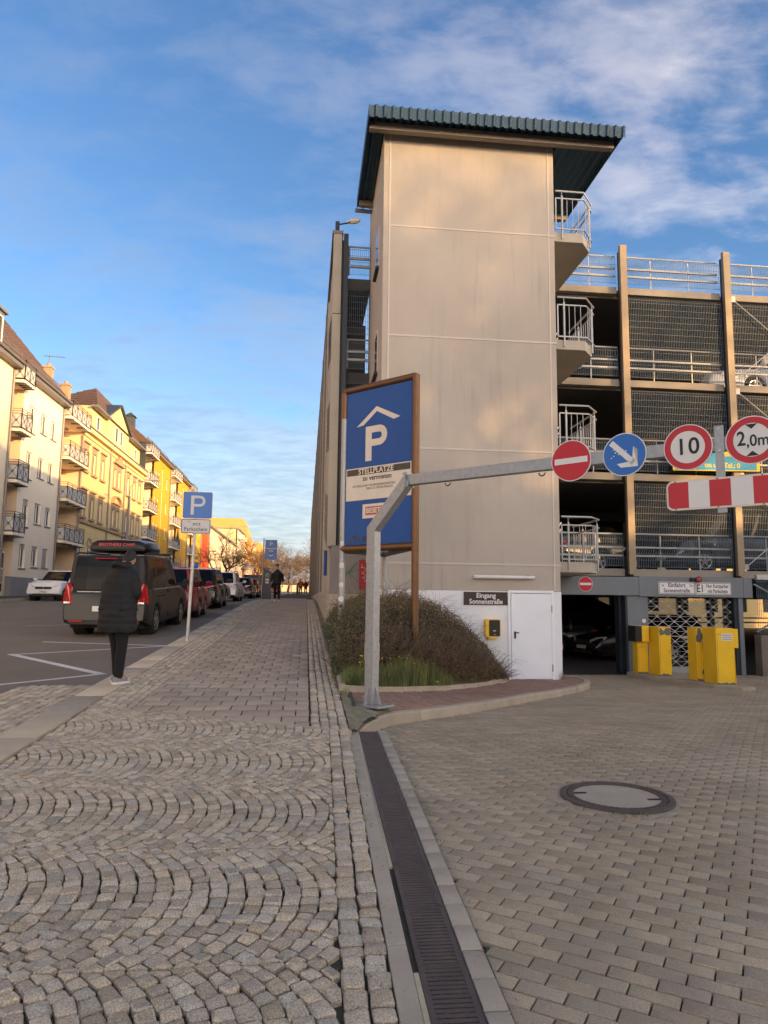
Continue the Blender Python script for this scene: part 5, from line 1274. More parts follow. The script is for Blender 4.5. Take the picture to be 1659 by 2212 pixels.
# ------------------------------------------------------------------ houses across the street
FX = -16.0
def facade(parent, y0, y1, z0, z1, holes, m, x=FX, rev=.16, name='wall'):
    ys = sorted({y0, y1}|{min(max(h[i], y0), y1) for h in holes for i in (0, 1)}); zs = sorted({z0, z1}|{min(max(h[i], z0), z1) for h in holes for i in (2, 3)})
    b = MB()
    for a, c in zip(ys, ys[1:]):
        for e, f in zip(zs, zs[1:]):
            my, mz_ = (a+c)/2, (e+f)/2
            if any(h[0] < my < h[1] and h[2] < mz_ < h[3] for h in holes): continue
            b.add([(x, a, e), (x, c, e), (x, c, f), (x, a, f)], [(0, 1, 2, 3)])
    for h in holes:
        a, c, e, f = h[:4]
        b.add([(x, a, e), (x, c, e), (x, c, f), (x, a, f), (x-rev, a, e), (x-rev, c, e), (x-rev, c, f), (x-rev, a, f)], [(0, 4, 5, 1), (1, 5, 6, 2), (2, 6, 7, 3), (3, 7, 4, 0)])
    bm = bmesh.new(); me = b.mesh(name); bm.from_mesh(me); bmesh.ops.remove_doubles(bm, verts=bm.verts, dist=.0005); bm.to_mesh(me); bm.free()
    return link(name, me, m, parent)
def window(parent, y0, y1, z0, z1, x=FX, n=2, blind=0., sill='zinc', m='window_white', pm='pane', rev=.13):
    b = MB(); w_ = .07; xa, xb = x-rev, x-rev+.05
    b.box(xa, xb, y0, y0+w_, z0, z1); b.box(xa, xb, y1-w_, y1, z0, z1); b.box(xa, xb, y0+w_, y1-w_, z0, z0+w_); b.box(xa, xb, y0+w_, y1-w_, z1-w_, z1)
    for k in range(1, n): yc = lerp(y0, y1, k/n); b.box(xa, xb-.004, yc-w_*.5, yc+w_*.5, z0+w_, z1-w_)
    f = b.build('window', m, parent, fix=False)
    bb = MB(); bb.box(xa-.03, xa+.015, y0+.02, y1-.02, z0+.02, z1-.02); bb.build('pane', pm, f, fix=False)
    if sill: bb = MB(); bb.box(x-rev, x+.07, y0-.05, y1+.05, z0-.06, z0-.002); bb.build('sill', sill, f, fix=False)
    if blind:
        bb = MB(); zb_ = z1-(z1-z0)*blind; k = max(2, int((z1-zb_)/.07))
        for i in range(k): bb.box(xb+.002, xb+.022, y0+.03, y1-.03, lerp(zb_, z1, i/k), lerp(zb_, z1, (i+.86)/k))
        bb.build('roller_blind', 'blind', f, fix=False)
    return f
def xrail(b, p, q, h0, h1, n):
    p = Vector(p); q = Vector(q); up = lambda v, h: v+Vector((0, 0, h))
    for h in (h0, h1, h1+.13, h1+.26): b.bar(up(p, h), up(q, h), .03, .03)
    for k in range(n+1): v = p.lerp(q, k/n); b.bar(up(v, h0-.1), up(v, h1+.26), .035, .035)
    for k in range(n):
        v, w_ = p.lerp(q, k/n), p.lerp(q, (k+1)/n); b.bar(up(v, h0), up(w_, h1), .018, .018); b.bar(up(v, h1), up(w_, h0), .018, .018)
def balcony(parent, y0, y1, z, x0=FX, x1=-15.45, n=4):
    b = MB(); b.box(x0-1.2, x1, y0, y1, z, z+.16); s_ = b.build('balcony', 'wall_white', parent, fix=False)
    b = MB(); d = .03; h0, h1 = .08, .82
    b.box(x0, x1-d, y0+.02, y0+.035, z+.16+h0, z+.16+h1); b.box(x1-.04, x1-.025, y0+.05, y1-.05, z+.16+h0, z+.16+h1); b.box(x0, x1-d, y1-.035, y1-.02, z+.16+h0, z+.16+h1); b.build('infill_panel', 'balcony_panel', s_, fix=False)
    b = MB(); zz = z+.16
    xrail(b, (x0, y0, zz), (x1, y0, zz), h0, h1, 1); xrail(b, (x1, y0, zz), (x1, y1, zz), h0, h1, n); xrail(b, (x1, y1, zz), (x0, y1, zz), h0, h1, 1)
    for k in range(n): yc = lerp(y0, y1, (k+.5)/n); b.tube([(x1+.008, yc, zz+(h0+h1)/2), (x1+.025, yc, zz+(h0+h1)/2)], .045, 10)
    b.tube([((x0+x1)/2, y0-.008, zz+(h0+h1)/2), ((x0+x1)/2, y0-.02, zz+(h0+h1)/2)], .07, 12)
    for k in range(4): yc = lerp(y0+.2, y1-.2, k/3); b.box(x0+.05, x1+.06, yc-.03, yc+.03, z-.07, z-.001)
    b.build('railing', 'balcony_metal', s_, fix=False)
    return s_
def downpipe(parent, y, z0, z1, x=FX+.09):
    b = MB(); b.tube([(x, y, z0), (x, y, z1-.3), (x+.25, y, z1)], .06, 8); b.build('downpipe', 'zinc', parent, smooth=50)
def roof(parent, y0, y1, ze, xe=-15.55, xr=-20.6, rise=6.0, m='roof_tile', guard=True):
    b = MB(); b.hexa([(xe, y0, ze), (xr, y0, ze+rise), (2*xr-xe, y0, ze), (xr, y0, ze-.3)], [(xe, y1, ze), (xr, y1, ze+rise), (2*xr-xe, y1, ze), (xr, y1, ze-.3)])
    r = b.build('roof', m, parent)
    n = 12; b = MB()                                      # courses of tiles as real steps
    for k in range(n):
        t0, t1 = k/n, (k+1.08)/n; p = lambda t, o, y: (lerp(xe, xr, t), y, ze+rise*t+o)
        b.hexa([p(t0, .0, y0), p(t1, .0, y0), p(t1, .01, y0), p(t0, .055, y0)], [p(t0, .0, y1), p(t1, .0, y1), p(t1, .01, y1), p(t0, .055, y1)])
    b.build('tile_course', m, r, fix=True)
    b = MB(); b.tube([(xe+.05, y0+.05, ze-.02), (xe+.05, y1-.05, ze-.02)], .075, 8); b.box(FX+.01, xe, y0, y1, ze-.32, ze-.12); b.build('gutter', 'zinc', r)
    if guard:
        b = MB(); xg, zg = lerp(xe, xr, .10), ze+rise*.10
        b.bar((xg, y0+.6, zg+.32), (xg, y1-.6, zg+.32), .03, .03); b.bar((xg, y0+.6, zg+.1), (xg, y1-.6, zg+.1), .03, .03)
        y = y0+.6
        while y < y1-.6: b.bar((xg, y, zg+.05), (xg, y, zg+.32), .02, .02); y += .16
        b.build('snow_guard', 'zinc', r, fix=False)
    return r
def chimney(parent, x, y, z0, z1, s_=.45, m='stone_trim'):
    b = MB(); b.box(x-s_, x+s_, y-s_, y+s_, z0, z1); b.box(x-s_-.05, x+s_+.05, y-s_-.05, y+s_+.05, z1, z1+.12); b.tube([(x, y, z1), (x, y, z1+.35)], .12, 8); b.build('chimney', m, parent)
def body(parent, y0, y1, z0, z1, m, x=FX-.25, xb=-27.):
    b = MB(); b.box(xb, x, y0, y1, z0, z1); return b.build('house_body', m, parent, fix=False)
SILL, WH = .78, 1.22
# --- house A (mostly outside the frame) and a plain neighbour nearer the camera
hA = thing('apartment_house', 'pale house with glazed dormer at the edge of the street row', 'house', (FX, 30, gs(30)))
hw = [(a, a+1.05, f+SILL, f+SILL+1.35) for f in (2.4, 5.1, 7.8, 10.5) for a in (8.5, 11.5, 15, 18, 21.5, 24.5, 28, 31, 34.2, 36.6)]
facade(hA, 6, 39.25, gs(6)-.5, 14.05, hw, 'wall_cream'); body(hA, 6, 39.25, -1, 14.0, 'wall_cream')
for h in hw: window(hA, *h)
downpipe(hA, 39.1, gs(39), 13.95); rA = roof(hA, 5.6, 40.9, 14.1)
b = MB(); b.box(-18.8, -15.9, 32.5, 37.3, 14.1, 16.05); b.box(-18.9, -15.75, 32.4, 37.45, 16.05, 16.2); b.build('dormer', 'frame_grey', hA)
window(hA, 36.0, 37.1, 14.3, 15.8, x=-15.76, n=2, sill=None); window(hA, 33.2, 34.6, 14.3, 15.8, x=-15.76, n=2, sill=None)
# --- house B
hB = thing('apartment_house', 'cream house with three columns of white windows and corner balconies', 'house', (FX, 44, gs(44)))
FB = [2.45, 5.0, 7.75, 10.45]; hb = []
for i, f in enumerate(FB): hb += [(41.75, 42.62, f+(.45 if i else .65), f+.78+WH), (43.55, 44.5, f+.78, f+.78+WH), (45.25, 46.15, f+.8, f+.75+WH)]
base_h = [(43.2, 44.0, 1.75, 2.25)]
facade(hB, 40.85, 47.25, gs(40)+1.1, 14.0, hb, 'wall_white'); body(hB, 39.3, 47.25, 0, 14.0, 'wall_beige', x=FX-1.3); 
b = MB(); b.box(FX-1.29, FX-.3, 40.87, 47.22, 0, 13.98); b.build('house_body', 'wall_beige', hB, fix=False)
b = MB(); b.add([(FX-.001, 40.85, 2.6), (FX-1.3, 40.85, 2.6), (FX-1.3, 40.85, 14), (FX-.001, 40.85, 14)], [(0, 1, 2, 3)]); b.build('recess_wall', 'wall_beige', hB, fix=False)
b = MB(); b.box(FX-.3, FX+.03, 40.85, 47.25, gs(40)-.4, gs(40)+1.1); b.build('plinth', 'plinth', hB, fix=False)
window(hB, 43.3, 44.1, 1.72, 2.3, x=FX+.18, n=1, sill=None)
for i, h in enumerate(hb): window(hB, *h, blind=(.18 if i in (0, 1, 5) else 1.0 if i == 2 else .22 if i in (3,) else 0))
# entrance door under the balconies with letter boxes
b = MB(); b.box(FX-.5, FX-.4, 39.4, 40.8, gs(40), 3.95); ed = b.build('entrance_door', 'window_white', hB)
for ya, yb, za, zb_ in ((39.5, 40.0, 1.75, 2.9), (39.5, 40.0, 3.05, 3.85), (40.1, 40.4, 3.05, 3.85), (40.48, 40.75, 3.05, 3.85), (40.48, 40.75, 1.75, 2.2)): b = MB(); b.box(FX-.41, FX-.395, ya, yb, za, zb_); b.build('pane', 'pane_dark', ed)
b = MB()
for i in range(8): b.box(FX-.41, FX-.392, 40.48, 40.76, 2.28+i*.085, 2.28+i*.085+.06)
b.build('letter_box', 'zinc', ed)
for f in (4.75, 7.55, 10.35, 13.05): balcony(hB, 39.32, 40.82, f, n=2)
rB = roof(hB, 40.9, 47.3, 14.1); downpipe(hB, 47.15, gs(47), 13.95); chimney(rB, -17.0, 46.9, 14.5, 16.25, .24)
chimney(hB, -17.0, 50.3, 13.0, 16.1, .28)
b = MB(); b.tube([(-17, 46.9, 16.25), (-17, 46.9, 17.25)], .025, 6); b.bar((-17.35, 46.9, 17.1), (-16.0, 46.9, 17.05), .022)
for k in range(7): b.bar((-17.3+k*.2, 46.6, 17.08), (-17.3+k*.2, 47.2, 17.08), .010)
b.build('antenna', 'balcony_metal', rB)
b = MB(); b.hexa([(-16.2, 41.6, 14.85), (-17.6, 41.6, 15.95), (-17.6, 41.6, 16.05), (-16.2, 41.6, 14.95)], [(-16.2, 45.2, 14.85), (-17.6, 45.2, 15.95), (-17.6, 45.2, 16.05), (-16.2, 45.2, 14.95)]); b.build('roof_window', 'pane_dark', rB)
# --- house C, classical front with stone surrounds, attic gable
hC = thing('apartment_house', 'ornate yellow house with stone window surrounds and central attic gable', 'house', (FX, 60, gs(60)))
cols = [52.3, 54.4, 56.6, 60.3, 61.6, 64.7, 66.9, 69.0]; hc = []; arches = []
for r, (za, zb_) in enumerate(((7.25, 8.75), (10.55, 12.1))):
    for c in cols: hc.append((c-.42, c+.42, za, zb_))
gz_ = gs(60)
gh = [(c-.45, c+.45, 3.4, 5.3) for c in (52.4, 54.4, 56.6, 59.0, 61.5, 64.7, 66.9, 69.0)]
facade(hC, 51.35, 70.95, gz_-.6, 13.7, hc+gh, 'wall_ochre'); body(hC, 51.35, 70.95, 0, 13.7, 'wall_ochre')
b = MB(); b.box(FX-1.3, FX-1.25, 47.27, 51.34, 0, 13.7); b.build('recess_wall', 'wall_beige', hC, fix=False)
b = MB(); b.add([(FX, 51.345, 1.5), (FX-1.3, 51.345, 1.5), (FX-1.3, 51.345, 13.7), (FX, 51.345, 13.7)], [(0, 1, 2, 3)]); b.build('recess_wall', 'wall_beige', hC, fix=False)
def surround(parent, h, kind):
    a, c, e, f = h; b = MB(); o = .05; w_ = .18
    b.box(FX+.002, FX+o, a-w_, a, e, f); b.box(FX+.002, FX+o, c, c+w_, e, f); b.box(FX+.002, FX+o, a-w_, c+w_, f, f+.18); b.box(FX+.002, FX+.16, a-w_-.06, c+w_+.06, e-.16, e-.005)
    if kind == 1: b.box(FX+.002, FX+.2, a-w_-.12, c+w_+.12, f+.42, f+.54); b.box(FX+.002, FX+.06, a-w_+.03, c+w_-.03, f+.181, f+.42)
    if kind == 2: b.prism([(a-w_-.9*0-.12, f+.42), (c+w_+.12, f+.42), ((a+c)/2, f+.95)], lambda y, z: (FX+.002, y, z), lambda y, z: (FX+.2, y, z)); b.box(FX+.002, FX+.06, a-w_, c+w_, f+.181, f+.42)
    b.build('window_surround', 'stone_trim', parent, fix=False)
for i, h in enumerate(hc):
    w_ = window(hC, *h, n=2, sill=None); surround(hC, h, 1)
for h in gh: 
    window(hC, *h, n=2, sill=None)
    a, c, e, f = h; b = MB(); n = 9; ym = (a+c)/2; rr_ = .45
    for k in range(n):
        t0, t1 = math.pi*k/n, math.pi*(k+1)/n
        b.hexa([(FX+.003, ym+rr_*math.cos(t0), f-.45+.45+rr_*.9*math.sin(t0)), (FX+.003, ym+(rr_+.17)*math.cos(t0), f+(rr_+.17)*.9*math.sin(t0)), (FX+.003, ym+(rr_+.17)*math.cos(t1), f+(rr_+.17)*.9*math.sin(t1)), (FX+.003, ym+rr_*math.cos(t1), f+rr_*.9*math.sin(t1))],
               [(FX+.06, ym+rr_*math.cos(t0), f+rr_*.9*math.sin(t0)), (FX+.06, ym+(rr_+.17)*math.cos(t0), f+(rr_+.17)*.9*math.sin(t0)), (FX+.06, ym+(rr_+.17)*math.cos(t1), f+(rr_+.17)*.9*math.sin(t1)), (FX+.06, ym+rr_*math.cos(t1), f+rr_*.9*math.sin(t1))])
    b.build('arch_surround', 'stone_trim', hC, fix=False)
for yc, zt_ in ((60.95, 12.5), ):
    b = MB(); b.prism([(yc-1.5, zt_), (yc+1.5, zt_), (yc, zt_+.75)], lambda y, z: (FX+.002, y, z), lambda y, z: (FX+.28, y, z)); b.build('pediment', 'stone_trim', hC)
b = MB(); n = 12
for k in range(n):
    t0, t1 = math.pi*k/n, math.pi*(k+1)/n; q = lambda t, r: (60.95+r*1.45*math.cos(t), 9.15+r*.75*math.sin(t))
    b.prism([q(t0, .85), q(t0, 1), q(t1, 1), q(t1, .85)], lambda y, z: (FX+.002, y, z), lambda y, z: (FX+.25, y, z))
b.build('pediment', 'stone_trim', hC)
for z, o, hgt in ((6.75, .14, .22), (13.35, .30, .34), (13.0, .10, .12)):
    b = MB(); b.box(FX+.002, FX+o, 51.36, 70.94, z, z+hgt); b.build('cornice', 'stone_trim' if z < 10 else 'wall_ochre', hC, fix=False)
b = MB(); b.tube([(FX+.3, 51.4, 13.75), (FX+.3, 70.9, 13.75)], .08, 8); b.build('gutter', 'zinc', hC)
for y in (58.6, 63.4): downpipe(hC, y, gz_, 13.7)
# attic storey
b = MB(); b.box(-24, FX-.25, 53.9, 69.6, 13.7, 15.75); at_ = b.build('attic_storey', 'wall_ochre', hC)
for c in (55.6, 67.6): window(hC, c-.4, c+.4, 14.2, 15.3, x=FX-.11, n=1, sill=None, pm='pane')
b = MB(); b.prism([(57.6, 13.7), (64.3, 13.7), (64.3, 15.9), (60.95, 17.5), (57.6, 15.9)], lambda y, z: (-20, y, z), lambda y, z: (FX-.05, y, z)); b.build('attic_gable', 'wall_ochre', hC)
for c in (60.2, 61.7): window(hC, c-.42, c+.42, 14.3, 15.6, x=FX+.09, n=1, sill=None)
b = MB(); b.hexa([(-20, 57.3, 15.8), (-20, 60.95, 17.62), (-20, 60.95, 17.75), (-20, 57.2, 15.95)], [(FX+.15, 57.3, 15.8), (FX+.15, 60.95, 17.62), (FX+.15, 60.95, 17.75), (FX+.15, 57.2, 15.95)]); b.hexa([(-20, 64.6, 15.8), (-20, 60.95, 17.62), (-20, 60.95, 17.75), (-20, 64.7, 15.95)], [(FX+.15, 64.6, 15.8), (FX+.15, 60.95, 17.62), (FX+.15, 60.95, 17.75), (FX+.15, 64.7, 15.95)]); b.build('gable_roof', 'clad_grey', hC)
b = MB(); b.add([(-15.9, 54.2, 15.75), (-20.7, 54.2, 15.75), (-20.7, 70.5, 15.75), (-15.9, 70.5, 15.75), (-18.3, 61.5, 19.3), (-18.3, 67, 19.3)], [(0, 1, 4), (1, 2, 5, 4), (2, 3, 5), (3, 0, 4, 5), (3, 2, 1, 0)]); rC = b.build('roof', 'roof_tile', hC)
b = MB()
for k in range(9):
    t0, t1 = k/9, (k+1.1)/9; P_ = lambda a, c, t, o: tuple(Vector(a).lerp(Vector(c), t)+Vector((0, -o, o)))
    a0_, b0_, ap = (-15.9, 54.2, 15.75), (-20.7, 54.2, 15.75), (-18.3, 61.5, 19.3)
    if t1 <= 1: b.add([P_(a0_, ap, t0, .06), P_(b0_, ap, t0, .06), P_(b0_, ap, t1, .01), P_(a0_, ap, t1, .01), P_(a0_, ap, t0, 0), P_(b0_, ap, t0, 0)], [(0, 1, 2, 3), (0, 4, 5, 1)])
b.build('tile_course', 'roof_tile', rC, fix=False)
b = MB(); b.box(-16.15, -15.7, 53.5, 57.5, 15.6, 15.75); b.box(-16.15, -15.7, 64.4, 70.3, 15.6, 15.75); b.build('eaves', 'zinc', rC)
for f in (4.95, 7.65, 10.4, 13.1): balcony(hC, 47.3, 51.3, f, n=4)
b = MB(); b.tube([(FX+.1, 51.25, 1.9), (FX+.1, 51.25, 12.9)], .06, 8); b.build('downpipe', 'zinc', hC)
# --- yellow houses D, E, F
def yellow_house(y0, y1, label, wm_, rec, eave=16.65, clad=False, base_o=True):
    h = thing('apartment_house', label, 'house', (FX, (y0+y1)/2, gs(y0))); z0 = gs(y0)-.5
    FL = [4.4, 7.2, 9.95, 12.75]
    yf = y0+rec; L_ = y1-yf; hs_ = []
    for f in FL+[2.1]:
        for t_ in (.13, .30, .80): hs_.append((yf+L_*t_-.42, yf+L_*t_+.42, f+.95, f+2.2))
    stairs = [(yf+L_*.53-.3, yf+L_*.53+.3, 3.0, eave-.9)]
    facade(h, yf, y1, 6.5, eave, [q for q in hs_+stairs if q[2] > 6.6 or q[3] > 8], wm_); facade(h, yf, y1, z0, 6.5, [q for q in hs_ if q[3] < 6.7]+[(stairs[0][0], stairs[0][1], 3.0, 6.5)], 'wall_orange')
    b = MB(); b.box(-27, FX-1.3, y0+.01, y1, 0, eave); b.build('house_body', 'clad_grey' if clad else 'wall_white', h, fix=False)
    b = MB(); b.box(FX-1.3, FX-.28, yf+.02, y1, 0, eave); b.build('house_body', 'wall_white', h, fix=False)
    if clad: b = MB(); b.box(FX-1.8, FX-.02, y0, y0+.25, 13.4, eave+.1); b.build('gable_cladding', 'clad_grey', h)
    for q in hs_: window(h, *q, n=2, sill='window_white')
    for k in range(5): s_ = stairs[0]; window(h, s_[0], s_[1], lerp(s_[2], s_[3], k/5)+.05, lerp(s_[2], s_[3], (k+1)/5)-.05, n=1, sill=None)
    for f in (4.5, 7.25, 10.0, 12.8, 15.65): balcony(h, y0+.05, yf-.02, f, n=4)
    roof(h, y0, y1, eave+.08, rise=4.3); downpipe(h, y1-.12, gs(y1), eave); 
    return h
hD = yellow_house(70.97, 84.0, 'bright yellow house with balconies and dark grey gable cladding', 'wall_yellow', 4.0, clad=True)
b = MB(); b.box(-18.2, -17.4, 71.2, 72.0, 16.8, 19.4); b.add([(-18.35, 71.05, 19.4), (-17.25, 71.05, 19.4), (-17.25, 72.15, 19.4), (-18.35, 72.15, 19.4), (-17.8, 71.6, 19.9)], [(3, 2, 1, 0), (0, 1, 4), (1, 2, 4), (2, 3, 4), (3, 0, 4)]); b.build('chimney', 'clad_grey', hD)
# flower boxes on one balcony
b = MB(); random.seed(77)
for i in range(70):
    p = Vector((-15.42+random.uniform(-.08, .08), random.uniform(71.3, 74.8), 11.15+random.uniform(-.02, .22))); leaf(b, p, .07)
stuff(b.build('balcony_flowers', 'petal', hD, fix=False))
hE = yellow_house(84.02, 97.0, 'second yellow house with white balconies beside the grey clad one', 'wall_yellow', 5.0)
hF = yellow_house(97.02, 110.0, 'third yellow house at the end of the balcony row', 'wall_yellow', 4.0, eave=16.0)
# parasol folded on a balcony
b = MB(); b.tube([(-15.6, 88.2, 7.9), (-15.6, 88.2, 8.4), (-15.6, 88.2, 9.3), (-15.6, 88.2, 10.2)], [.3, .22, .12, .02], 8); tag(b.build('parasol', 'steel_dark'), 'folded dark parasol standing on a balcony of the yellow house', 'parasol')
# --- far blocks
def far_block(y0, y1, z1, m, label, x=FX, step=5.2, strip=None, gable=None):
    h = thing('apartment_block', label, 'building', (x, (y0+y1)/2, gs(y0))); zz = gs(y0); hs_ = []; y = y0+1.5
    while y+2.4 < y1:
        f = zz+1.2
        while f+1.6 < z1: hs_.append((y, y+1.3, f, f+1.4)); f += 2.8
        y += step*.5
    facade(h, y0, y1, zz-1, z1, hs_, m, x); b = MB(); b.box(x-11, x-.3, y0, y1, 0, z1-.01); b.build('block_body', gable or m, h, fix=False)
    for i, q in enumerate(hs_):
        window(h, *q, x=x, n=1, sill=None, pm='wall_red' if (i*7) % 5 == 0 else 'pane')
    n = 0; y = y0+2.6
    while y+2.6 < y1:
        f = zz+3.9
        while f < z1-1.5:
            b = MB(); b.box(x, x+1.1, y+2.0, y+4.4, f, f+.12); b.box(x+1.03, x+1.1, y+2.0, y+4.4, f+.12, f+1.0); b.box(x, x+1.03, y+2.0, y+2.06, f+.12, f+1.0); b.build('balcony', 'wall_pale' if (n+int(f)) % 3 else 'wall_white', h, fix=False); f += 2.8; n += 1
        y += step*1.5
    b = MB(); b.box(x-11.3, x+.5, y0-.2, y1+.2, z1, z1+.25); b.build('roof', 'zinc', h)
    return h
fG = far_block(113, 165, 13.2, 'wall_pale', 'long pale apartment block with small balconies far along the street', gable='wall_pale')
b = MB(); b.box(-16.9, -15.2, 111.2, 113, gs(111)-.5, 13.6); tag(b.build('stair_shaft', 'wall_red'), 'narrow red stair shaft between the yellow and the pale block', 'tower')
fH = far_block(166, 215, 17.5, 'wall_pale', 'taller pale block behind the long apartment block', gable='wall_ochre')
b = MB(); b.prism([(-33, 0), (-14.8, 0), (-14.8, 17), (-16.6, 22.2), (-33, 22.2)], lambda x, z: (x, 186, z), lambda x, z: (x, 200, z)); tag(b.build('orange_block', 'wall_orange'), 'tall orange gable block above the far roofs', 'building')
b = MB(); b.prism([(-30, 0), (-13.5, 0), (-13.5, 15.5), (-15.0, 20.0), (-30, 20.0)], lambda x, z: (x, 236, z), lambda x, z: (x, 262, z)); tag(b.build('brick_block', 'wall_orange'), 'second orange block at the far end of the street', 'building')
# ------------------------------------------------------------------ vehicles
def wheel(parent, x, y, r, w_, side, spokes=5):
    n = 28; b = MB(); prof = [(r*.66, -w_/2+.01), (r*.80, -w_/2), (r*.94, -w_/2+.012), (r, -w_/2+.05), (r, w_/2-.05), (r*.94, w_/2-.012), (r*.80, w_/2), (r*.66, w_/2-.01)]
    b.loft([[(x+o, y+q*math.cos(2*math.pi*k/n), r+q*math.sin(2*math.pi*k/n)) for k in range(n)] for q, o in prof], cap=True)
    ty = b.build('wheel', 'rubber', parent, world=False, smooth=40)
    xo = x+side*(w_/2-.012); b = MB()
    rg = lambda q, o: [(xo+side*o, y+q*math.cos(2*math.pi*k/n), r+q*math.sin(2*math.pi*k/n)) for k in range(n)]
    b.loft([rg(r*.69, -.03), rg(r*.69, .012), rg(r*.60, .008), rg(r*.58, -.05)], cap=False)
    for k in range(spokes):
        a = 2*math.pi*k/spokes+.3; d = Vector((0, math.cos(a), math.sin(a))); t_ = Vector((0, -math.sin(a), math.cos(a))); c = Vector((xo, y, r)); f = Vector((side, 0, 0))
        b.hexa([c+t_*s1*r*.13+f*o for s1, o in ((-1, -.03), (1, -.03), (1, .004), (-1, .004))], [c+d*r*.62+t_*s1*r*.085+f*o for s1, o in ((-1, -.03), (1, -.03), (1, .006), (-1, .006))])
    b.tube([(xo-side*.03, y, r), (xo+side*.012, y, r)], r*.17, 12)
    b.build('rim', 'rim', ty, world=False, smooth=40)
    b = MB(); b.loft([rg(r*.60, -.055), rg(.01, -.056)], cap=False); b.build('brake_disc', 'cast_dark', ty, world=False)
def make_car(name, label, cat, L, W, H, paint, loc, rz, belt=.95, hood=.92, nose=.72, ws=(.28, .10), rear=(.98, .86), roofw=.80, wr=.32, axles=(.31, -.30), kind='hatch', sill=.24, glassmin=None, tail='std', plate_txt=None, group=None, slope=0., rails=False, pillars=(-.30, .14), belt_rear=None):
    """local: +y forward. ws = y (fraction of half length) of windscreen base / roof front; rear = base / roof rear fractions."""
    t = thing(name, label, cat, loc, rz, group)
    if slope:
        t.rotation_mode = 'XYZ'; t.rotation_euler = (slope, 0, rz)
    hl, hw = L/2, W/2; ax = [hl*a for a in axles]; ar = wr*1.16
    ys = sorted(set([-hl+.0, -hl+.02, -hl+.06, -hl+.14, -hl+.26, hl-.26, hl-.14, hl-.06, hl-.02, hl]+[-hl+.4+(L-.8)*k/26 for k in range(27)]+[a+ar*c for a in ax for c in (-1, -.97, -.85, -.6, -.3, 0, .3, .6, .85, .97, 1)]))
    def wid(y): d = (hl-abs(y))/hl; return hw*(1-.075*max(0, 1-d/.07)**2.2)
    def top(y):
        yw = ws[0]*hl
        if y > yw: t_ = (y-yw)/(hl-yw); return lerp(belt-.02, lerp(hood, nose, t_**2.2), min(1, t_*3)) if y < hl-.10 else lerp(nose, nose-.14, (y-hl+.10)/.10)
        br = belt_rear or belt; tr = max(0, min(1, (-y-hl*.2)/(hl*.8))); z = lerp(belt, br, tr)
        return z if y > -hl+.06 else z-.10*(-hl+.06-y)/.06
    def bot(y):
        z = sill+(.06 if abs(y) > hl-.3 else 0)+(.08*max(0, (abs(y)-hl+.14)/.14))
        for a in ax:
            if abs(y-a) < ar: z = max(z, wr+math.sqrt(max(0, ar*ar-(y-a)**2)))
        return z
    rings = []
    for y in ys:
        w_, zt_, zb_ = wid(y), top(y), bot(y); zs = [zb_, lerp(zb_, zt_, .08), lerp(zb_, zt_, .35), lerp(zb_, zt_, .62), lerp(zb_, zt_, .85), zt_-.012, zt_]
        f = [.965, .985, 1.0, .995, .97, .935, .90]
        half = [(w_*k, y, z) for k, z in zip(f, zs)]; crown = .035 if y > ws[0]*hl else .0
        rings.append(half+[(w_*.5, y, zt_+crown*.8), (0, y, zt_+crown), (-w_*.5, y, zt_+crown*.8)]+[(-a, c, z) for a, c, z in half[::-1]])
    # bulge the ends so that bumpers stand out
    for i, y in enumerate(ys):
        for j, p in enumerate(rings[i]):
            zz = (p[2]-sill)/(belt-sill); e = .05*math.exp(-((zz-.28)/.22)**2)
            if y >= hl-.06: rings[i][j] = (p[0], p[1]+e-.10*max(0, zz-.6), p[2])
            if y <= -hl+.06: rings[i][j] = (p[0], p[1]-e+(.05 if kind != 'van' else .02)*max(0, zz-.6), p[2])
    b = MB(); b.loft(rings, cap=True); bd_ = b.build('body', paint, t, world=False, smooth=35)
    b = MB(); b.box(-hw*.86, hw*.86, -hl+.25, hl-.25, .20, .52); b.build('underbody', 'cast_dark', t, world=False)
    # greenhouse
    half = [(0, -1, 'r'), (.5, -1, 'r'), (.84, -.985, 'p'), (.95, -.955, 'p'), (1, -.87, 's')]
    for pl in pillars: half += [(1, pl-.03, 'p'), (1, pl+.03, 's')]
    half += [(1, .70, 's'), (.985, .80, 'p'), (.90, .95, 'f'), (.5, 1, 'f'), (0, 1, 'f')]
    full = half+[(-x, y, 'p') for x, y, k in half[-2:0:-1]]
    n = len(full); segk = [full[i][2] for i in range(len(half)-1)]; segk = segk+segk[::-1]
    yb0, yb1 = -hl*rear[0], hl*ws[0]; yr0, yr1 = -hl*rear[1], hl*ws[1]
    zb_ = belt-.03
    def ring(t_):
        z = lerp(zb_, H-.05, t_); e = math.sin(t_*math.pi)*.02; y0, y1 = lerp(yb0, yr0, t_**1.2), lerp(yb1, yr1, t_**.95); ww = hw*lerp(.915, roofw, t_**1.15)+e
        br = (belt_rear or belt)-belt
        return [(x*ww, lerp(y0, y1, (y+1)/2), z+(br*max(0, -y)*(1-t_))) for x, y, k in full]
    R3 = [ring(q) for q in (0, .35, .7, 1)]
    glass = {'r': MB(), 's': MB(), 'f': MB()}; pil = MB()
    for i in range(3):
        for k in range(n):
            k2 = (k+1) % n; q = [R3[i][k], R3[i][k2], R3[i+1][k2], R3[i+1][k]]
            g_ = segk[k]; (pil if g_ == 'p' else glass[g_]).add(q, [(0, 1, 2, 3)])
    for g_, nm in (('r', 'rear_window'), ('s', 'side_window'), ('f', 'windscreen')):
        if glass[g_].f: glass[g_].pieces(nm, 'glass_car', t, world=False, smooth=30, fix=False)
    pil.pieces('pillar', paint, t, world=False, smooth=30, fix=False)
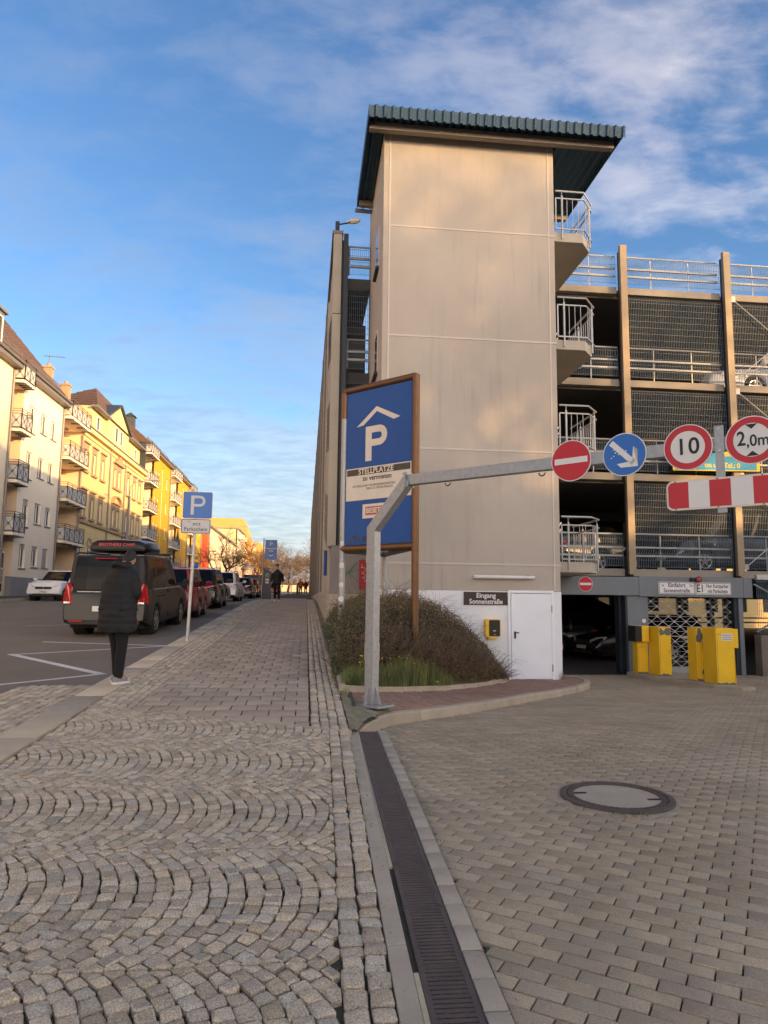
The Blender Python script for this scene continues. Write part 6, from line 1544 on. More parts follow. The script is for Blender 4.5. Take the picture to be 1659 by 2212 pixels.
    top_ = R3[-1]; c = Vector((0, (yr0+yr1)/2, H)); rr_ = [top_]
    for s_, z in ((.985, H-.018), (.93, H-.004), (.6, H+.008), (.2, H+.012)): rr_.append([(p[0]*s_, lerp(c.y, p[1], s_), z) for p in top_])
    b = MB(); b.loft(rr_, cap=False); b.add(rr_[-1], [tuple(range(n))]); b.build('roof', paint, t, world=False, smooth=40)
    b = MB()
    for a in ax:
        for sx in (-1, 1): b.tube([(sx*hw*.62, a, wr), (sx*hw*.93, a, wr)], ar*.98, 20)
    b.pieces('wheel_arch', 'cast_dark', t, world=False)
    for a in ax:
        for sx in (-1, 1): wheel(t, sx*(hw*.985-.10), a, wr, .21, sx)
    # lights, mirrors, handles, plates
    for sx in (-1, 1):
        b = MB()
        if tail == 'van': q = [(sx*hw*.78, -hl-.06, .76), (sx*hw*.935, -hl-.05, .76), (sx*hw*1.012, -hl+.09, .78), (sx*hw*.95, -hl+.11, 1.17), (sx*hw*.90, -hl-.008, 1.25), (sx*hw*.83, -hl-.018, 1.14)]
        elif tail == 'tall': q = [(sx*hw*.84, -hl-.01, .82), (sx*hw*.97, -hl+.03, .82), (sx*hw*1.0, -hl+.12, .84), (sx*hw*.97, -hl+.13, 1.12), (sx*hw*.93, -hl+.05, 1.15), (sx*hw*.85, -hl+.012, 1.10)]
        else: q = [(sx*hw*.48, -hl-.03, .80), (sx*hw*.93, -hl+.0, .78), (sx*hw*1.0, -hl+.22, .82), (sx*hw*.985, -hl+.22, .93), (sx*hw*.93, -hl+.02, .95), (sx*hw*.52, -hl-.015, .92)]
        m_ = Vector((sum(p[0] for p in q), sum(p[1] for p in q), sum(p[2] for p in q)))/6
        inn = [tuple(Vector(p)+(m_*.0+Vector((-sx*.06, .08, 0)))) for p in q]; b.loft([[tuple(Vector(p)+Vector((sx*.004, -.006, 0))) for p in q], inn]); tl = b.build('tail_light', 'tail_red', t, world=False)
        if tail == 'van':
            b = MB(); b.loft([[(sx*hw*.78, -hl-.072, .775), (sx*hw*.93, -hl-.062, .775), (sx*hw*.93, -hl-.06, .815), (sx*hw*.79, -hl-.07, .815)], [(sx*hw*.80, -hl+.02, .76), (sx*hw*.92, -hl+.03, .76), (sx*hw*.92, -hl+.03, .80), (sx*hw*.81, -hl+.02, .80)]]); b.build('reversing_lens', 'lens', tl, world=False)
        b = MB(); q = [(sx*hw*.50, hl-.02, .60), (sx*hw*.86, hl-.05, .60), (sx*hw*.97, hl-.30, .70), (sx*hw*.95, hl-.38, .80), (sx*hw*.80, hl-.12, .78), (sx*hw*.55, hl-.03, .70)]
        b.loft([[tuple(Vector(p)+Vector((sx*.012, .035, .012))) for p in q], [tuple(Vector(p)+Vector((-sx*.05, -.1, 0))) for p in q]]); b.build('headlight', 'lens', t, world=False)
        b = MB(); mx_, my_ = sx*(hw+.13), hl*ws[0]-.15; b.loft([[(mx_+sx*.11*kx*math.cos(a), my_+o, belt+.10+.085*kx*math.sin(a)) for a in [2*math.pi*i/12 for i in range(12)]] for kx, o in ((.5, .09), (.95, .03), (1, -.03), (.9, -.06))]); b.bar((sx*hw*.9, my_, belt+.03), (mx_, my_, belt+.05), .05, .04); b.build('mirror', paint if kind != 'van' else 'plastic', t, world=False, smooth=50)
        b = MB()
        for pl in (pillars[0], pillars[-1]):
            yy_ = lerp(yb0, yb1, (pl+1)/2)+.06*0; b.tube([(sx*hw*.985, yy_+.05, belt-.12), (sx*(hw+.01), yy_+.12, belt-.12), (sx*(hw+.01), yy_+.2, belt-.12), (sx*hw*.985, yy_+.26, belt-.12)], .013, 6)
        b.build('door_handle', paint, t, world=False)
        if rails:
            b = MB(); b.tube([(sx*hw*(roofw-.04), lerp(yr0, yr1, .03), H-.03), (sx*hw*(roofw-.04), lerp(yr0, yr1, .10), H+.05), (sx*hw*(roofw-.04), lerp(yr0, yr1, .85), H+.05), (sx*hw*(roofw-.04), lerp(yr0, yr1, .95), H-.03)], .02, 8); b.build('roof_rail', 'plastic', t, world=False, smooth=50)
        # door gaps as thin dark seams
        b = MB()
        for pl in list(pillars)+[.62]:
            yy_ = lerp(yb0, yb1, (pl+1)/2)
            b.bar((sx*(hw*.997), yy_, sill+.12), (sx*(hw*.96+.004), yy_, belt-.03), .008, .012)
        b.build('door_seam', 'cast_dark', t, world=False)
    b = MB(); b.box(-.26, .26, -hl-.062, -hl-.045, .60 if tail != 'std' else .62, .72 if tail != 'std' else .73); b.build('rear_plate', 'sign_white', t, world=False)
    b = MB(); b.loft([[(x*hw, -hl-.062+abs(x)*.05, z) for x, z in ((-.8, .30), (.8, .30), (.85, .40), (-.85, .40))], [(x*hw, -hl+.05, z) for x, z in ((-.8, .30), (.8, .30), (.85, .40), (-.85, .40))]]); b.build('rear_bumper_trim', 'plastic', t, world=False)
    Mf = Matrix(((-1, 0, 0, 0), (0, 0, 1, hl+.058), (0, 1, 0, .46), (0, 0, 0, 1)))
    fpn = plate(rrect(.52, .11, .01), Mf, -.03, 0, 'front_plate', 'sign_white', t, world=False)
    if plate_txt: text(plate_txt, Mf @ Matrix.Translation((0.02, 0, .001)), .105, 'black', fpn, .001, xs=.85, world=False)
    b = MB(); b.prism(rrect(.80, .12, .05), lambda x, z: (x, hl-.03, .64+z), lambda x, z: (x, hl+.022, .64+z)); gl = b.build('grille', 'plastic', t, world=False)
    b = MB(); b.prism(rrect(1.0, .09, .04), lambda x, z: (x, hl-.03, .30+z), lambda x, z: (x, hl+.04, .30+z)); b.build('air_intake', 'plastic', t, world=False)
    if plate_txt: text('S', Mf @ Matrix.Translation((0, .18, -.034)), .11, 'chrome', gl, .003, world=False)
    return t
SLP = math.atan(.041)
# van with roof box
vy0 = 17.15; VL = 5.1; vY = vy0+VL/2; vX = -4.55
van = make_car('van', 'dark grey people carrier parked at the kerb with a roof box', 'van', VL, 1.93, 1.90, 'paint_van_grey', (vX, vY, road_z(vY)), R_(-1.0), belt=1.12, hood=1.06, nose=.86, ws=(.66, .36), rear=(.995, .955), roofw=.86, wr=.345, axles=(.62, -.60), kind='van', sill=.26, tail='van', slope=SLP, rails=True, pillars=(-.42, .08))
Vm = lambda p: p
for sx in (-1, 1): b = MB(); b.box(sx*.62-.16, sx*.62+.16, -VL/2-.066, -VL/2-.03, .36, .395); b.build('rear_reflector', 'tail_red', van, world=False)
b = MB(); b.box(-.62, .62, -VL/2-.03, -VL/2+.0, 1.035, 1.06); b.build('chrome_strip', 'chrome', van, world=False)
b = MB(); b.tube([(-.25, -VL/2+.015, 1.815), (.25, -VL/2+.015, 1.815)], .015, 6); b.build('brake_light', 'tail_red', van, world=False)
b = MB(); b.tube([(.55, -VL/2-.02, 1.20), (.18, -VL/2-.015, 1.32), (-.1, -VL/2-.02, 1.22)], .012, 6); b.build('rear_wiper', 'black', van, world=False)
for sx in (-1, 1): b = MB(); b.bar((sx*.955, -1.9, 1.10), (sx*.955, 1.4, 1.10), .015, .025); b.build('window_trim', 'chrome', van, world=False)
b = MB(); b.box(.958, .972, -1.6, -.75, .915, .935); b.build('slide_rail', 'cast_dark', van, world=False)
# crossbars and roof box (a separate thing that lies on the van)
b = MB()
for y in (-1.1, .5): b.bar((-.86, y, 1.985), (.86, y, 1.985), .06, .035)
b.build('roof_bar', 'plastic', van, world=False)
vM = Matrix.Translation((vX, vY, road_z(vY))) @ Matrix.Rotation(R_(-1.0), 4, 'Z') @ Matrix.Rotation(SLP, 4, 'X')
rb = thing('roof_box', 'long glossy black roof box with red lettering on the van', 'roof box', vM @ Vector((0, -.45, 2.0)), R_(-1.0)); rb.rotation_euler = (SLP, 0, R_(-1.0))
mat('box_black', (.009, .009, .010), .32, spec=.3)
rings = []
for y, w_, h0, h1 in ((-1.24, .60, .05, .13), (-1.235, .66, .02, .20), (-1.19, .69, .0, .265), (-.6, .70, .0, .30), (.2, .68, 0, .30), (.8, .58, .0, .23), (1.15, .42, .03, .16), (1.22, .30, .06, .11)):
    rings.append([(w_*.93, y, h0), (w_, y, lerp(h0, h1, .30)), (w_*.985, y, lerp(h0, h1, .36)), (w_*.90, y, lerp(h0, h1, .8)), (w_*.70, y, h1), (0, y, h1+.02), (-w_*.70, y, h1), (-w_*.90, y, lerp(h0, h1, .8)), (-w_*.985, y, lerp(h0, h1, .36)), (-w_, y, lerp(h0, h1, .30)), (-w_*.93, y, h0)])
b = MB(); b.loft(rings); b.build('shell', 'box_black', rb, world=False, smooth=35)
b = MB(); b.loft([[(x*1.0, y, z) for x, z in ((-w_-.006, zz), (w_+.006, zz), (w_+.006, zz+.016), (-w_-.006, zz+.016))] for y, w_, zz in ((-1.235, .58, .10), (-1.1, .665, .095), (-.6, .685, .10), (.2, .665, .10), (.8, .565, .085), (1.2, .34, .07))]); b.build('lid_seam', 'plastic', rb, world=False)
mat('red_letter', (.62, .06, .05), .5)
text('BROTHERS CAMP', Matrix(((1, 0, 0, -.02), (0, .25, -.97, -1.262), (0, .97, .25, .165), (0, 0, 0, 1))), .105, 'red_letter', rb, .001, xs=1.05, world=False)
def street_car(name, label, y0, L, W, H, paint, x=-4.42, **k):
    y = y0+L/2; return make_car(name, label, 'car', L, W, H, paint, (x, y, road_z(y)), R_(k.pop('rot', -1)), slope=SLP if y < 36 else .014, group='cars parked along the kerb', **k)
street_car('parked_car', 'dark red compact car parked in front of the grey van', 23.0, 3.9, 1.72, 1.62, 'paint_car_red', tail='tall', belt=1.0, rear=(.985, .90), wr=.30, kind='hatch', x=-4.32)
street_car('parked_car', 'black estate SUV with roof rails behind the red car', 28.9, 4.7, 1.86, 1.60, 'paint_car_black', tail='std', belt=.98, rails=True, rear=(.97, .82), wr=.35, x=-4.38)
street_car('parked_car', 'white SUV parked beyond the black SUV', 39.0, 4.4, 1.84, 1.60, 'paint_car_white', tail='std', belt=1.0, rails=True, rear=(.96, .80), wr=.35, x=-4.55)
street_car('parked_car', 'dark estate car with chrome bumper strip beyond the white SUV', 50.5, 4.8, 1.83, 1.48, 'paint_car_dark', tail='std', belt=.92, rails=True, rear=(.97, .84), x=-4.6)
street_car('parked_car', 'bright red hatchback beyond the dark estate car', 57.5, 4.0, 1.75, 1.50, 'paint_car_red', tail='std', x=-4.6)
street_car('parked_van', 'tall red van parked beyond the red hatchback', 63.5, 4.8, 1.9, 1.95, 'paint_car_red', tail='tall', belt=1.1, ws=(.7, .45), rear=(.99, .96), roofw=.88, x=-4.6)
street_car('parked_car', 'dark red car beyond the ticket machine', 92, 4.2, 1.78, 1.50, 'paint_car_red', tail='std', x=-4.4)
street_car('parked_car', 'small black car at the end of the parked row', 98.5, 4.2, 1.78, 1.55, 'paint_car_dark', tail='std', x=-4.3)
# white hatchback facing the camera across the street and another behind it
make_car('parked_car', 'small white hatchback facing this way across the street', 'car', 3.56, 1.64, 1.48, 'paint_car_white', (-12.2, 37.3, road_z(37.3)), R_(180-6), belt=.93, hood=.98, nose=.78, ws=(.44, .06), rear=(.985, .92), wr=.29, axles=(.68, -.70), plate_txt='Z M 8231', slope=-.03, group='cars parked across the street')
make_car('parked_car', 'golden car parked behind the white hatchback', 'car', 4.3, 1.8, 1.62, 'paint_car_gold', (-12.25, 42.6, road_z(42.6)), R_(180-4), belt=1.02, ws=(.46, .1), slope=-.02, group='cars parked across the street')
# cars inside the car park
make_car('garage_car', 'white car parked on the second deck behind the mesh', 'car', 4.3, 1.8, 1.45, 'paint_car_white', (14.6, 21.2, LV[2]), R_(90), wr=.33, group='cars inside the car park')
make_car('garage_van', 'dark van parked on the first deck behind the mesh', 'van', 4.6, 1.85, 1.85, 'paint_car_grey', (13.4, 21.2, LV[0]), R_(90), belt=1.05, hood=1.0, nose=.8, ws=(.66, .36), rear=(.995, .95), roofw=.86, wr=.32, axles=(.62, -.60), kind='van', tail='van', group='cars inside the car park')
make_car('garage_car', 'black hatchback with red lamp on the first deck', 'car', 4.1, 1.76, 1.48, 'paint_car_black', (9.6, 22.6, LV[0]), R_(-75), group='cars inside the car park')
make_car('garage_car', 'dark car inside the entrance seen under the portal', 'car', 4.3, 1.8, 1.48, 'paint_car_dark', (8.6, 26.2, -.37), R_(80), group='cars inside the car park')
make_car('garage_car', 'black car deeper inside the entrance', 'car', 4.4, 1.8, 1.46, 'paint_car_black', (11.4, 23.6, -.37), R_(100), group='cars inside the car park')
make_car('garage_car', 'grey car behind the lattice gate', 'car', 4.4, 1.8, 1.46, 'paint_car_grey', (13.6, 27.6, -.37), R_(95), group='cars inside the car park')

# ------------------------------------------------------------------ people
def skin_mesh(name, joints, bones, m, parent, sub=2, root=None, smooth=True):
    me = bpy.data.meshes.new(name); names = list(joints); idx = {k: i for i, k in enumerate(names)}
    me.from_pydata([joints[k][0] for k in names], [(idx[a], idx[c]) for a, c in bones], [])
    o = link(name, me, m, parent, False)
    md = o.modifiers.new('skin', 'SKIN'); md.use_smooth_shade = True
    sv = me.skin_vertices[0].data if me.skin_vertices else None
    if sv is None:
        bpy.context.view_layer.objects.active = o
    sv = me.skin_vertices[0].data
    for k in names:
        r = joints[k][1]; r = r if isinstance(r, tuple) else (r, r); sv[idx[k]].radius = r; sv[idx[k]].use_root = (k == (root or names[0]))
    s_ = o.modifiers.new('sub', 'SUBSURF'); s_.levels = sub; s_.render_levels = sub
    return o
def hand(J, B, wrist, base, d, side, curl=.6, s_=1.0):
    d = Vector(d).normalized(); sd_ = Vector(side).normalized(); nrm = d.cross(sd_)
    palm = Vector(base)+d*.045*s_; J[wrist+'_palm'] = (palm, (.020*s_, .034*s_)); B.append((wrist, wrist+'_palm'))
    for i, (o, L_) in enumerate(((-.028, .062), (-.010, .072), (.010, .068), (.027, .052))):
        p = palm+d*.035*s_+sd_*o*s_; q = p+(d+nrm*curl*.5).normalized()*L_*.55*s_; e = q+(d+nrm*curl*1.6).normalized()*L_*.5*s_
        for j, v in enumerate((p, q, e)): J[f'{wrist}_f{i}{j}'] = (v, .0085*s_)
        B += [(wrist+'_palm', f'{wrist}_f{i}0'), (f'{wrist}_f{i}0', f'{wrist}_f{i}1'), (f'{wrist}_f{i}1', f'{wrist}_f{i}2')]
    p = palm-sd_*.036*s_-d*.005*s_; q = p+(d*.7-sd_*.6+nrm*.4).normalized()*.038*s_
    J[wrist+'_t0'] = (p, .010*s_); J[wrist+'_t1'] = (q, .009*s_); B += [(wrist+'_palm', wrist+'_t0'), (wrist+'_t0', wrist+'_t1')]
def person(label, loc, rz, pose, up, low, shoe, height=1.78, coat_len=None, bag=None, cap=True, group=None):
    """local: +y is the way the person faces, x is their right."""
    t = thing('person', label, 'person', loc, rz, group); k = height/1.78; P = lambda x, y, z: Vector((x*k, y*k, z*k))
    (lhx, lky, lfy, lfz), (rhx, rky, rfy, rfz) = pose['legs']; lean, hb, hy = pose.get('lean', 0), pose.get('head', 0), pose.get('heady', 0)
    arms = pose['arms']; hip = .93
    J = {'pelvis': (P(0, 0, hip), (.15*k, .11*k)), 'waist': (P(0, lean*.3, 1.12), (.14*k, .10*k)), 'chest': (P(0, lean*.8, 1.33), (.165*k, .115*k)), 'neck0': (P(0, lean*1.05, 1.49), .062*k), 'neck': (P(0, lean*1.2+hb*.3, 1.55), .055*k), 'jaw': (P(0, lean*1.2+hb*.8+.025, 1.60-hb*.25), (.062*k, .075*k)), 'head': (P(0, lean*1.2+hb+.005, 1.68-hb*.35), (.074*k, .09*k)), 'crown': (P(0, lean*1.2+hb*1.1, 1.735-hb*.45), (.055*k, .068*k)), 'nose': (P(0, lean*1.2+hb+.095, 1.645-hb*.5), .014*k)}
    B = [('pelvis', 'waist'), ('waist', 'chest'), ('chest', 'neck0'), ('neck0', 'neck'), ('neck', 'jaw'), ('jaw', 'head'), ('head', 'crown'), ('jaw', 'nose')]
    legs = {}
    for s_, nm, (hx, ky, fy, fz) in ((-1, 'l', (lhx, lky, lfy, lfz)), (1, 'r', (rhx, rky, rfy, rfz))):
        hp, kn, an = P(s_*.09, 0, .88), P(s_*.095+hx*.5, ky, .49+fz*.45), P(s_*.09+hx, fy, .10+fz)
        legs[nm] = (hp, kn, an); J[nm+'hip'] = (hp, .095*k); J[nm+'thigh'] = (hp.lerp(kn, .5), .075*k); J[nm+'knee'] = (kn, .058*k); J[nm+'calf'] = (kn.lerp(an, .35), .048*k); J[nm+'ank'] = (an, .04*k); J[nm+'toe'] = (an+P(0, .13, -.055), .035*k)
        B += [('pelvis', nm+'hip'), (nm+'hip', nm+'thigh'), (nm+'thigh', nm+'knee'), (nm+'knee', nm+'calf'), (nm+'calf', nm+'ank'), (nm+'ank', nm+'toe')]
    am = {}
    for s_, nm in ((-1, 'l'), (1, 'r')):
        shd = P(s_*.185, lean*.95, 1.42); el = P(*arms[nm][0]); wr_ = P(*arms[nm][1]); am[nm] = (shd, el, wr_)
        J[nm+'sh'] = (shd, .050*k); J[nm+'el'] = (el, .034*k); J[nm+'wr'] = (wr_, .027*k); B += [('chest', nm+'sh'), (nm+'sh', nm+'el'), (nm+'el', nm+'wr')]
        hand(J, B, nm+'wr', wr_, wr_-el, (0, 1, 0) if abs((wr_-el).normalized().y) < .8 else (-s_, 0, 0), .7, k)
    skin_mesh('body', J, B, 'skin', t, 2, 'pelvis')
    # trousers
    J2 = {'p': (P(0, 0, .95), (.168*k, .125*k))}; B2 = []
    for nm in 'lr':
        hp, kn, an = legs[nm]; J2[nm+'0'] = (hp, .112*k); J2[nm+'1'] = (hp.lerp(kn, .5), .092*k); J2[nm+'2'] = (kn, .074*k); J2[nm+'3'] = (kn.lerp(an, .5), .066*k); J2[nm+'4'] = (an+P(0, .0, -.055), .06*k); B2 += [('p', nm+'0'), (nm+'0', nm+'1'), (nm+'1', nm+'2'), (nm+'2', nm+'3'), (nm+'3', nm+'4')]
    skin_mesh('trousers', J2, B2, low, t, 2, 'p')
    # jacket torso as a loft, sleeves as skin
    hem = coat_len or .80; rings = []; n = 20
    prof = pose.get('coat') or [(hem, .205, .150), (hem+.02, .215, .158), (lerp(hem, 1.0, .6), .205, .155), (1.05, .20, .15), (1.22, .215, .155), (1.36, .215, .145), (1.44, .175, .12), (1.485, .105, .10), (1.515, .082, .09), (1.525, .07, .08)]
    for i, (z, a, c) in enumerate(prof):
        yo = lean*max(0, (z-.93))/.55*1.05 if z > .93 else 0
        rings.append([(math.copysign(abs(math.cos(q))**.85, math.cos(q))*a*k*(1+.02*math.sin(i*2.3+j*1.7)), yo*k+math.sin(q)*c*k+pose.get('sway', 0)*max(0, 1-z), z*k+.012*math.sin(j*1.9+i)*(i < 2)) for j, q in enumerate([2*math.pi*m_/n for m_ in range(n)])])
    if len(rings) > 12:                      # long coat: finer rings with folds and stitched quilting
        fine = []
        zs_ = [prof[0][0]+(prof[-1][0]-prof[0][0])*i/44 for i in range(45)]; n = 40
        for i, z in enumerate(zs_):
            a, c = interp(z, [p[0] for p in prof], [p[1] for p in prof]), interp(z, [p[0] for p in prof], [p[2] for p in prof]); yo = lean*max(0, (z-.93))/.55*1.05; row = []
            for j in range(n):
                q = 2*math.pi*j/n; fold = .014*mnoise.noise(Vector((math.cos(q)*2.2, math.sin(q)*2.2, z*5)))+.010*mnoise.noise(Vector((math.cos(q)*1.2, math.sin(q)*5, z*14+3)))
                quilt = .007*abs(math.sin(z*math.pi/.085)); r_ = 1+(fold+quilt)/.2*(1 if z < 1.44 else .3); up_ = .03*mnoise.noise(Vector((q*1.3, 5, 0))) if i < 3 else 0
                row.append((math.copysign(abs(math.cos(q))**.85, math.cos(q))*a*k*r_, yo*k+math.sin(q)*c*k*r_, (z+up_)*k))
            fine.append(row)
        rings = fine
        hoodr = [[((.105+.045*math.cos(v))*math.cos(u)*k, ((.10+.045*math.cos(v))*math.sin(u)-.025+lean*1.05)*k, (1.505+.042*math.sin(v)-.035*math.sin(u)+.012*math.sin(3*u))*k) for v in [2*math.pi*m_/8 for m_ in range(8)]] for u in [2*math.pi*m_/20 for m_ in range(21)]]
        bh = MB(); bh.loft(hoodr, cap=False); bh.build('hood', up, t, world=False, smooth=80, sub=1)
    b = MB(); b.loft(rings, cap=False); ck = b.build('jacket', up, t, world=False, smooth=80, sub=1)
    for nm in 'lr':
        shd, el, wr_ = am[nm]; s_ = -1 if nm == 'l' else 1
        J3 = {'i': (shd+P(-s_*.06, 0, -.02), .085*k), 's': (shd+P(0, 0, -.005), .088*k), 'u': (shd.lerp(el, .5), .080*k), 'e': (el, .074*k), 'f': (el.lerp(wr_, .55), .066*k), 'w': (wr_-(wr_-el).normalized()*.005, .054*k)}
        skin_mesh('sleeve', J3, [('i', 's'), ('s', 'u'), ('u', 'e'), ('e', 'f'), ('f', 'w')], up, ck, 2, 's')
    # shoes
    for nm in 'lr':
        an = legs[nm][2]; b = MB(); rr_ = []
        for y, w_, z0, z1 in ((-.085, .026, 0, .06), (-.07, .038, -.0, .085), (-.02, .04, 0, .09), (.05, .042, 0, .075), (.12, .047, 0, .055), (.17, .04, 0, .042), (.195, .02, .004, .028)):
            rr_.append([(an.x+w_*k*math.cos(q), an.y+y*k, (z0+.0+(z1-z0)*(.5+.5*math.sin(q)))*k+an.z-.10*k) for q in [2*math.pi*j/10 for j in range(10)]])
        b.loft(rr_); so_ = b.build('shoe', shoe, t, world=False, smooth=60)
        b = MB(); b.loft([[(an.x+w_*1.06*k, an.y+y*k, an.z-.10*k-.004), (an.x+w_*1.06*k, an.y+y*k, an.z-.10*k+.026*k), (an.x-w_*1.06*k, an.y+y*k, an.z-.10*k+.026*k), (an.x-w_*1.06*k, an.y+y*k, an.z-.10*k-.004)] for y, w_ in ((-.09, .028), (-.07, .04), (.05, .043), (.12, .049), (.18, .038), (.2, .02))]); b.build('sole', 'shoe_white', so_, world=False)
    # hair or cap
    hd = J['head'][0]; b = MB(); rr_ = []
    for i in range(7):
        a = math.pi*(.5-.5*i/6*1.0); r_ = math.cos(a) if False else math.sin(math.pi/2*(1-i/6))
        z = hd.z+((-.012 if hb else .022)+(.125 if hb else .105)*math.sin(math.pi/2*i/6))*k; w_ = max(.005, math.cos(math.pi/2*i/6))
        rr_.append([(hd.x+.088*k*w_*math.cos(q), hd.y+(-.012+.108*w_*math.sin(q))*k-(.10*k*hb if False else 0), z+(.055*math.sin(q)-.035 if hb else .018*math.sin(q))*k*w_) for q in [2*math.pi*j/16 for j in range(16)]])
    b.loft(rr_); b.build('cap' if cap else 'hair', 'hair', t, world=False, smooth=70, sub=1)
    if not hb:
        b = MB(); 
        for sx in (-1, 1): b.tube([(hd.x+sx*.03*k, hd.y+.088*k, hd.z-.018*k), (hd.x+sx*.03*k, hd.y+.098*k, hd.z-.018*k)], .011*k, 8)
        b.build('eyes', 'hair', t, world=False); b = MB(); b.tube([(hd.x-.022*k, hd.y+.088*k, hd.z-.085*k), (hd.x+.022*k, hd.y+.088*k, hd.z-.085*k)], .006*k, 6); b.build('mouth', 'jacket_red', t, world=False)
    if bag:
        b = MB(); b.loft([[(.15*k*math.cos(q)*s_, (-.20-.09*s_*abs(math.sin(q))+.02)*k+lean*k*.7 if math.sin(q) < 0 else (-.14)*k, z*k) for q in [2*math.pi*j/12 for j in range(12)]] for z, s_ in ((.95, .8), (1.0, 1), (1.25, 1), (1.38, .8), (1.42, .3))]); b.build('backpack', bag, t, world=False, smooth=60)
    return t
# man in a long black coat, seen from behind, head bowed over something in his hands
man = person('man in a long black padded coat seen from behind with bowed head', (-2.47, 9.86, gs(9.86)+.006), R_(-28), {'legs': ((.02, .09, .13, .0), (.0, .0, -.03, .0)), 'arms': {'l': ((-.275, .02, 1.13), (-.12, .20, 1.10)), 'r': ((.275, .02, 1.13), (.10, .20, 1.10))}, 'lean': .05, 'head': .10,
    'coat': [(.66, .25, .19), (.68, .262, .20), (.74, .262, .20), (.80, .258, .198), (.88, .255, .195), (.96, .25, .19), (1.04, .248, .185), (1.12, .25, .185), (1.20, .25, .18), (1.28, .25, .17), (1.36, .245, .16), (1.42, .225, .145), (1.465, .18, .125), (1.50, .125, .105), (1.545, .098, .10), (1.575, .085, .09)]}, 'cloth_black', 'cloth_trouser', 'shoe_grey', height=1.80, coat_len=.66)
# quilting lines on his coat
walker = person('man in a black padded jacket and beanie walking this way on the footway', (-1.42, 36.0, gs(36.0)+.006), R_(184), {'legs': ((.0, .10, .16, .0), (.0, .02, -.18, .03)), 'arms': {'l': ((-.265, -.03, 1.15), (-.275, .05, .90)), 'r': ((.265, -.05, 1.15), (.275, .0, .90))}}, 'cloth_black', 'cloth_trouser', 'shoe_white', height=1.83, coat_len=.86)
person('person with an orange backpack walking away down the footway', (-.55, 80.0, gs(80)), R_(5), {'legs': ((.0, .08, .12, .0), (.0, .02, -.15, .02)), 'arms': {'l': ((-.27, -.02, 1.15), (-.27, .06, .93)), 'r': ((.27, -.02, 1.15), (.27, .02, .93))}}, 'jacket_red', 'cloth_trouser', 'cloth_trouser', height=1.75, coat_len=.86, bag='bag_orange', cap=False)
person('second person walking beside the one with the backpack', (.0, 82.0, gs(82)), R_(8), {'legs': ((.0, .08, .12, .0), (.0, .02, -.15, .02)), 'arms': {'l': ((-.27, -.02, 1.15), (-.27, .06, .93)), 'r': ((.27, -.02, 1.15), (.27, .02, .93))}}, 'jacket_red', 'cloth_trouser', 'shoe_white', height=1.7, coat_len=.86, cap=False)
# ------------------------------------------------------------------ street furniture further along
my = 43.2
t = thing('ticket_machine', 'slim dark grey parking ticket machine with slanted top on the footway', 'ticket machine', (-2.28, my, gs(my)))
b = MB(); b.prism([(-.26, 0), (.22, 0), (.22, 1.62), (-.26, 1.95)], lambda x, z: (-2.28+x, my, gs(my)+z-.02), lambda x, z: (-2.28+x, my+.3, gs(my)+z-.02)); b.build('housing', 'machine', t, bevel=.01)
M_ = frame((-2.30, my-.004, gs(my)+1.42), (1, 0, 0), (0, 0, 1))
b = MB(); b.loft([[M_ @ Vector((r*math.cos(a), r*math.sin(a), z)) for a in [2*math.pi*i/24 for i in range(24)]] for r, z in ((.10, 0), (.10, .003), (.115, .003), (.115, 0))], cap=False); b.build('logo_ring', 'sign_grey', t)
P_sym(M_, .0, 0, .13, .08, .02, 'sign_grey', t)
for i in range(2): b = MB(); b.box(-2.40, -2.20, my-.006, my, gs(my)+1.10-.17*i, gs(my)+1.22-.17*i); b.build('display', 'sign_grey', t)
t = thing('parking_info_sign', 'small blue parking sign on a thin pole beside the ticket machine', 'sign', (-2.55, my, gs(my)))
b = MB(); b.tube([(-2.60, my, gs(my)-.05), (-2.56, my, 5.15)], .035, 8); b.build('pole', 'galv', t, smooth=50)
M_ = frame((-2.12, my-.03, 4.48), (1, 0, 0), (0, 0, 1)); pl = plate([(-.36, -.56), (.36, -.56), (.36, .56), (-.36, .56)], M_ @ Matrix.Diagonal((1, 1.05, 1, 1)), -.02, 0, 'plate', 'sign_blue2', t)
P_sym(M_, .0, .34, .26, .17, .045, 'sign_grey', pl)
for i, w_ in enumerate((.58, .24)): plate([(-w_/2, -.025), (w_/2, -.025), (w_/2, .025), (-w_/2, .025)], M_ @ Matrix.Translation((0, .06-.14*i, 0)), 0, .003, 'text_line', 'sign_grey', pl)
plate([(-.11, .03), (0, -.02), (.11, .03), (.11, -.01), (0, -.06), (-.11, -.01)], M_ @ Matrix.Translation((0, -.34, 0)), 0, .003, 'arrow', 'sign_white', pl)
t = thing('parking_info_sign', 'blue parking notice across the street beyond the van', 'sign', (-12.8, 84, gs(84)))
b = MB(); b.tube([(-12.8, 84, gs(84)), (-12.8, 84, 5.6)], .04, 8); b.build('pole', 'galv', t)
M_ = frame((-12.8, 83.95, 5.0), (1, 0, 0), (0, 0, 1)); pl = plate([(-.45, -.65), (.45, -.65), (.45, .65), (-.45, .65)], M_, -.02, 0, 'plate', 'sign_blue2', t); P_sym(M_, 0, .35, .3, .2, .05, 'sign_grey', pl); plate([(-.3, -.03), (.3, -.03), (.3, .03), (-.3, .03)], M_ @ Matrix.Translation((0, -.1, 0)), 0, .003, 'text_line', 'sign_red', pl)
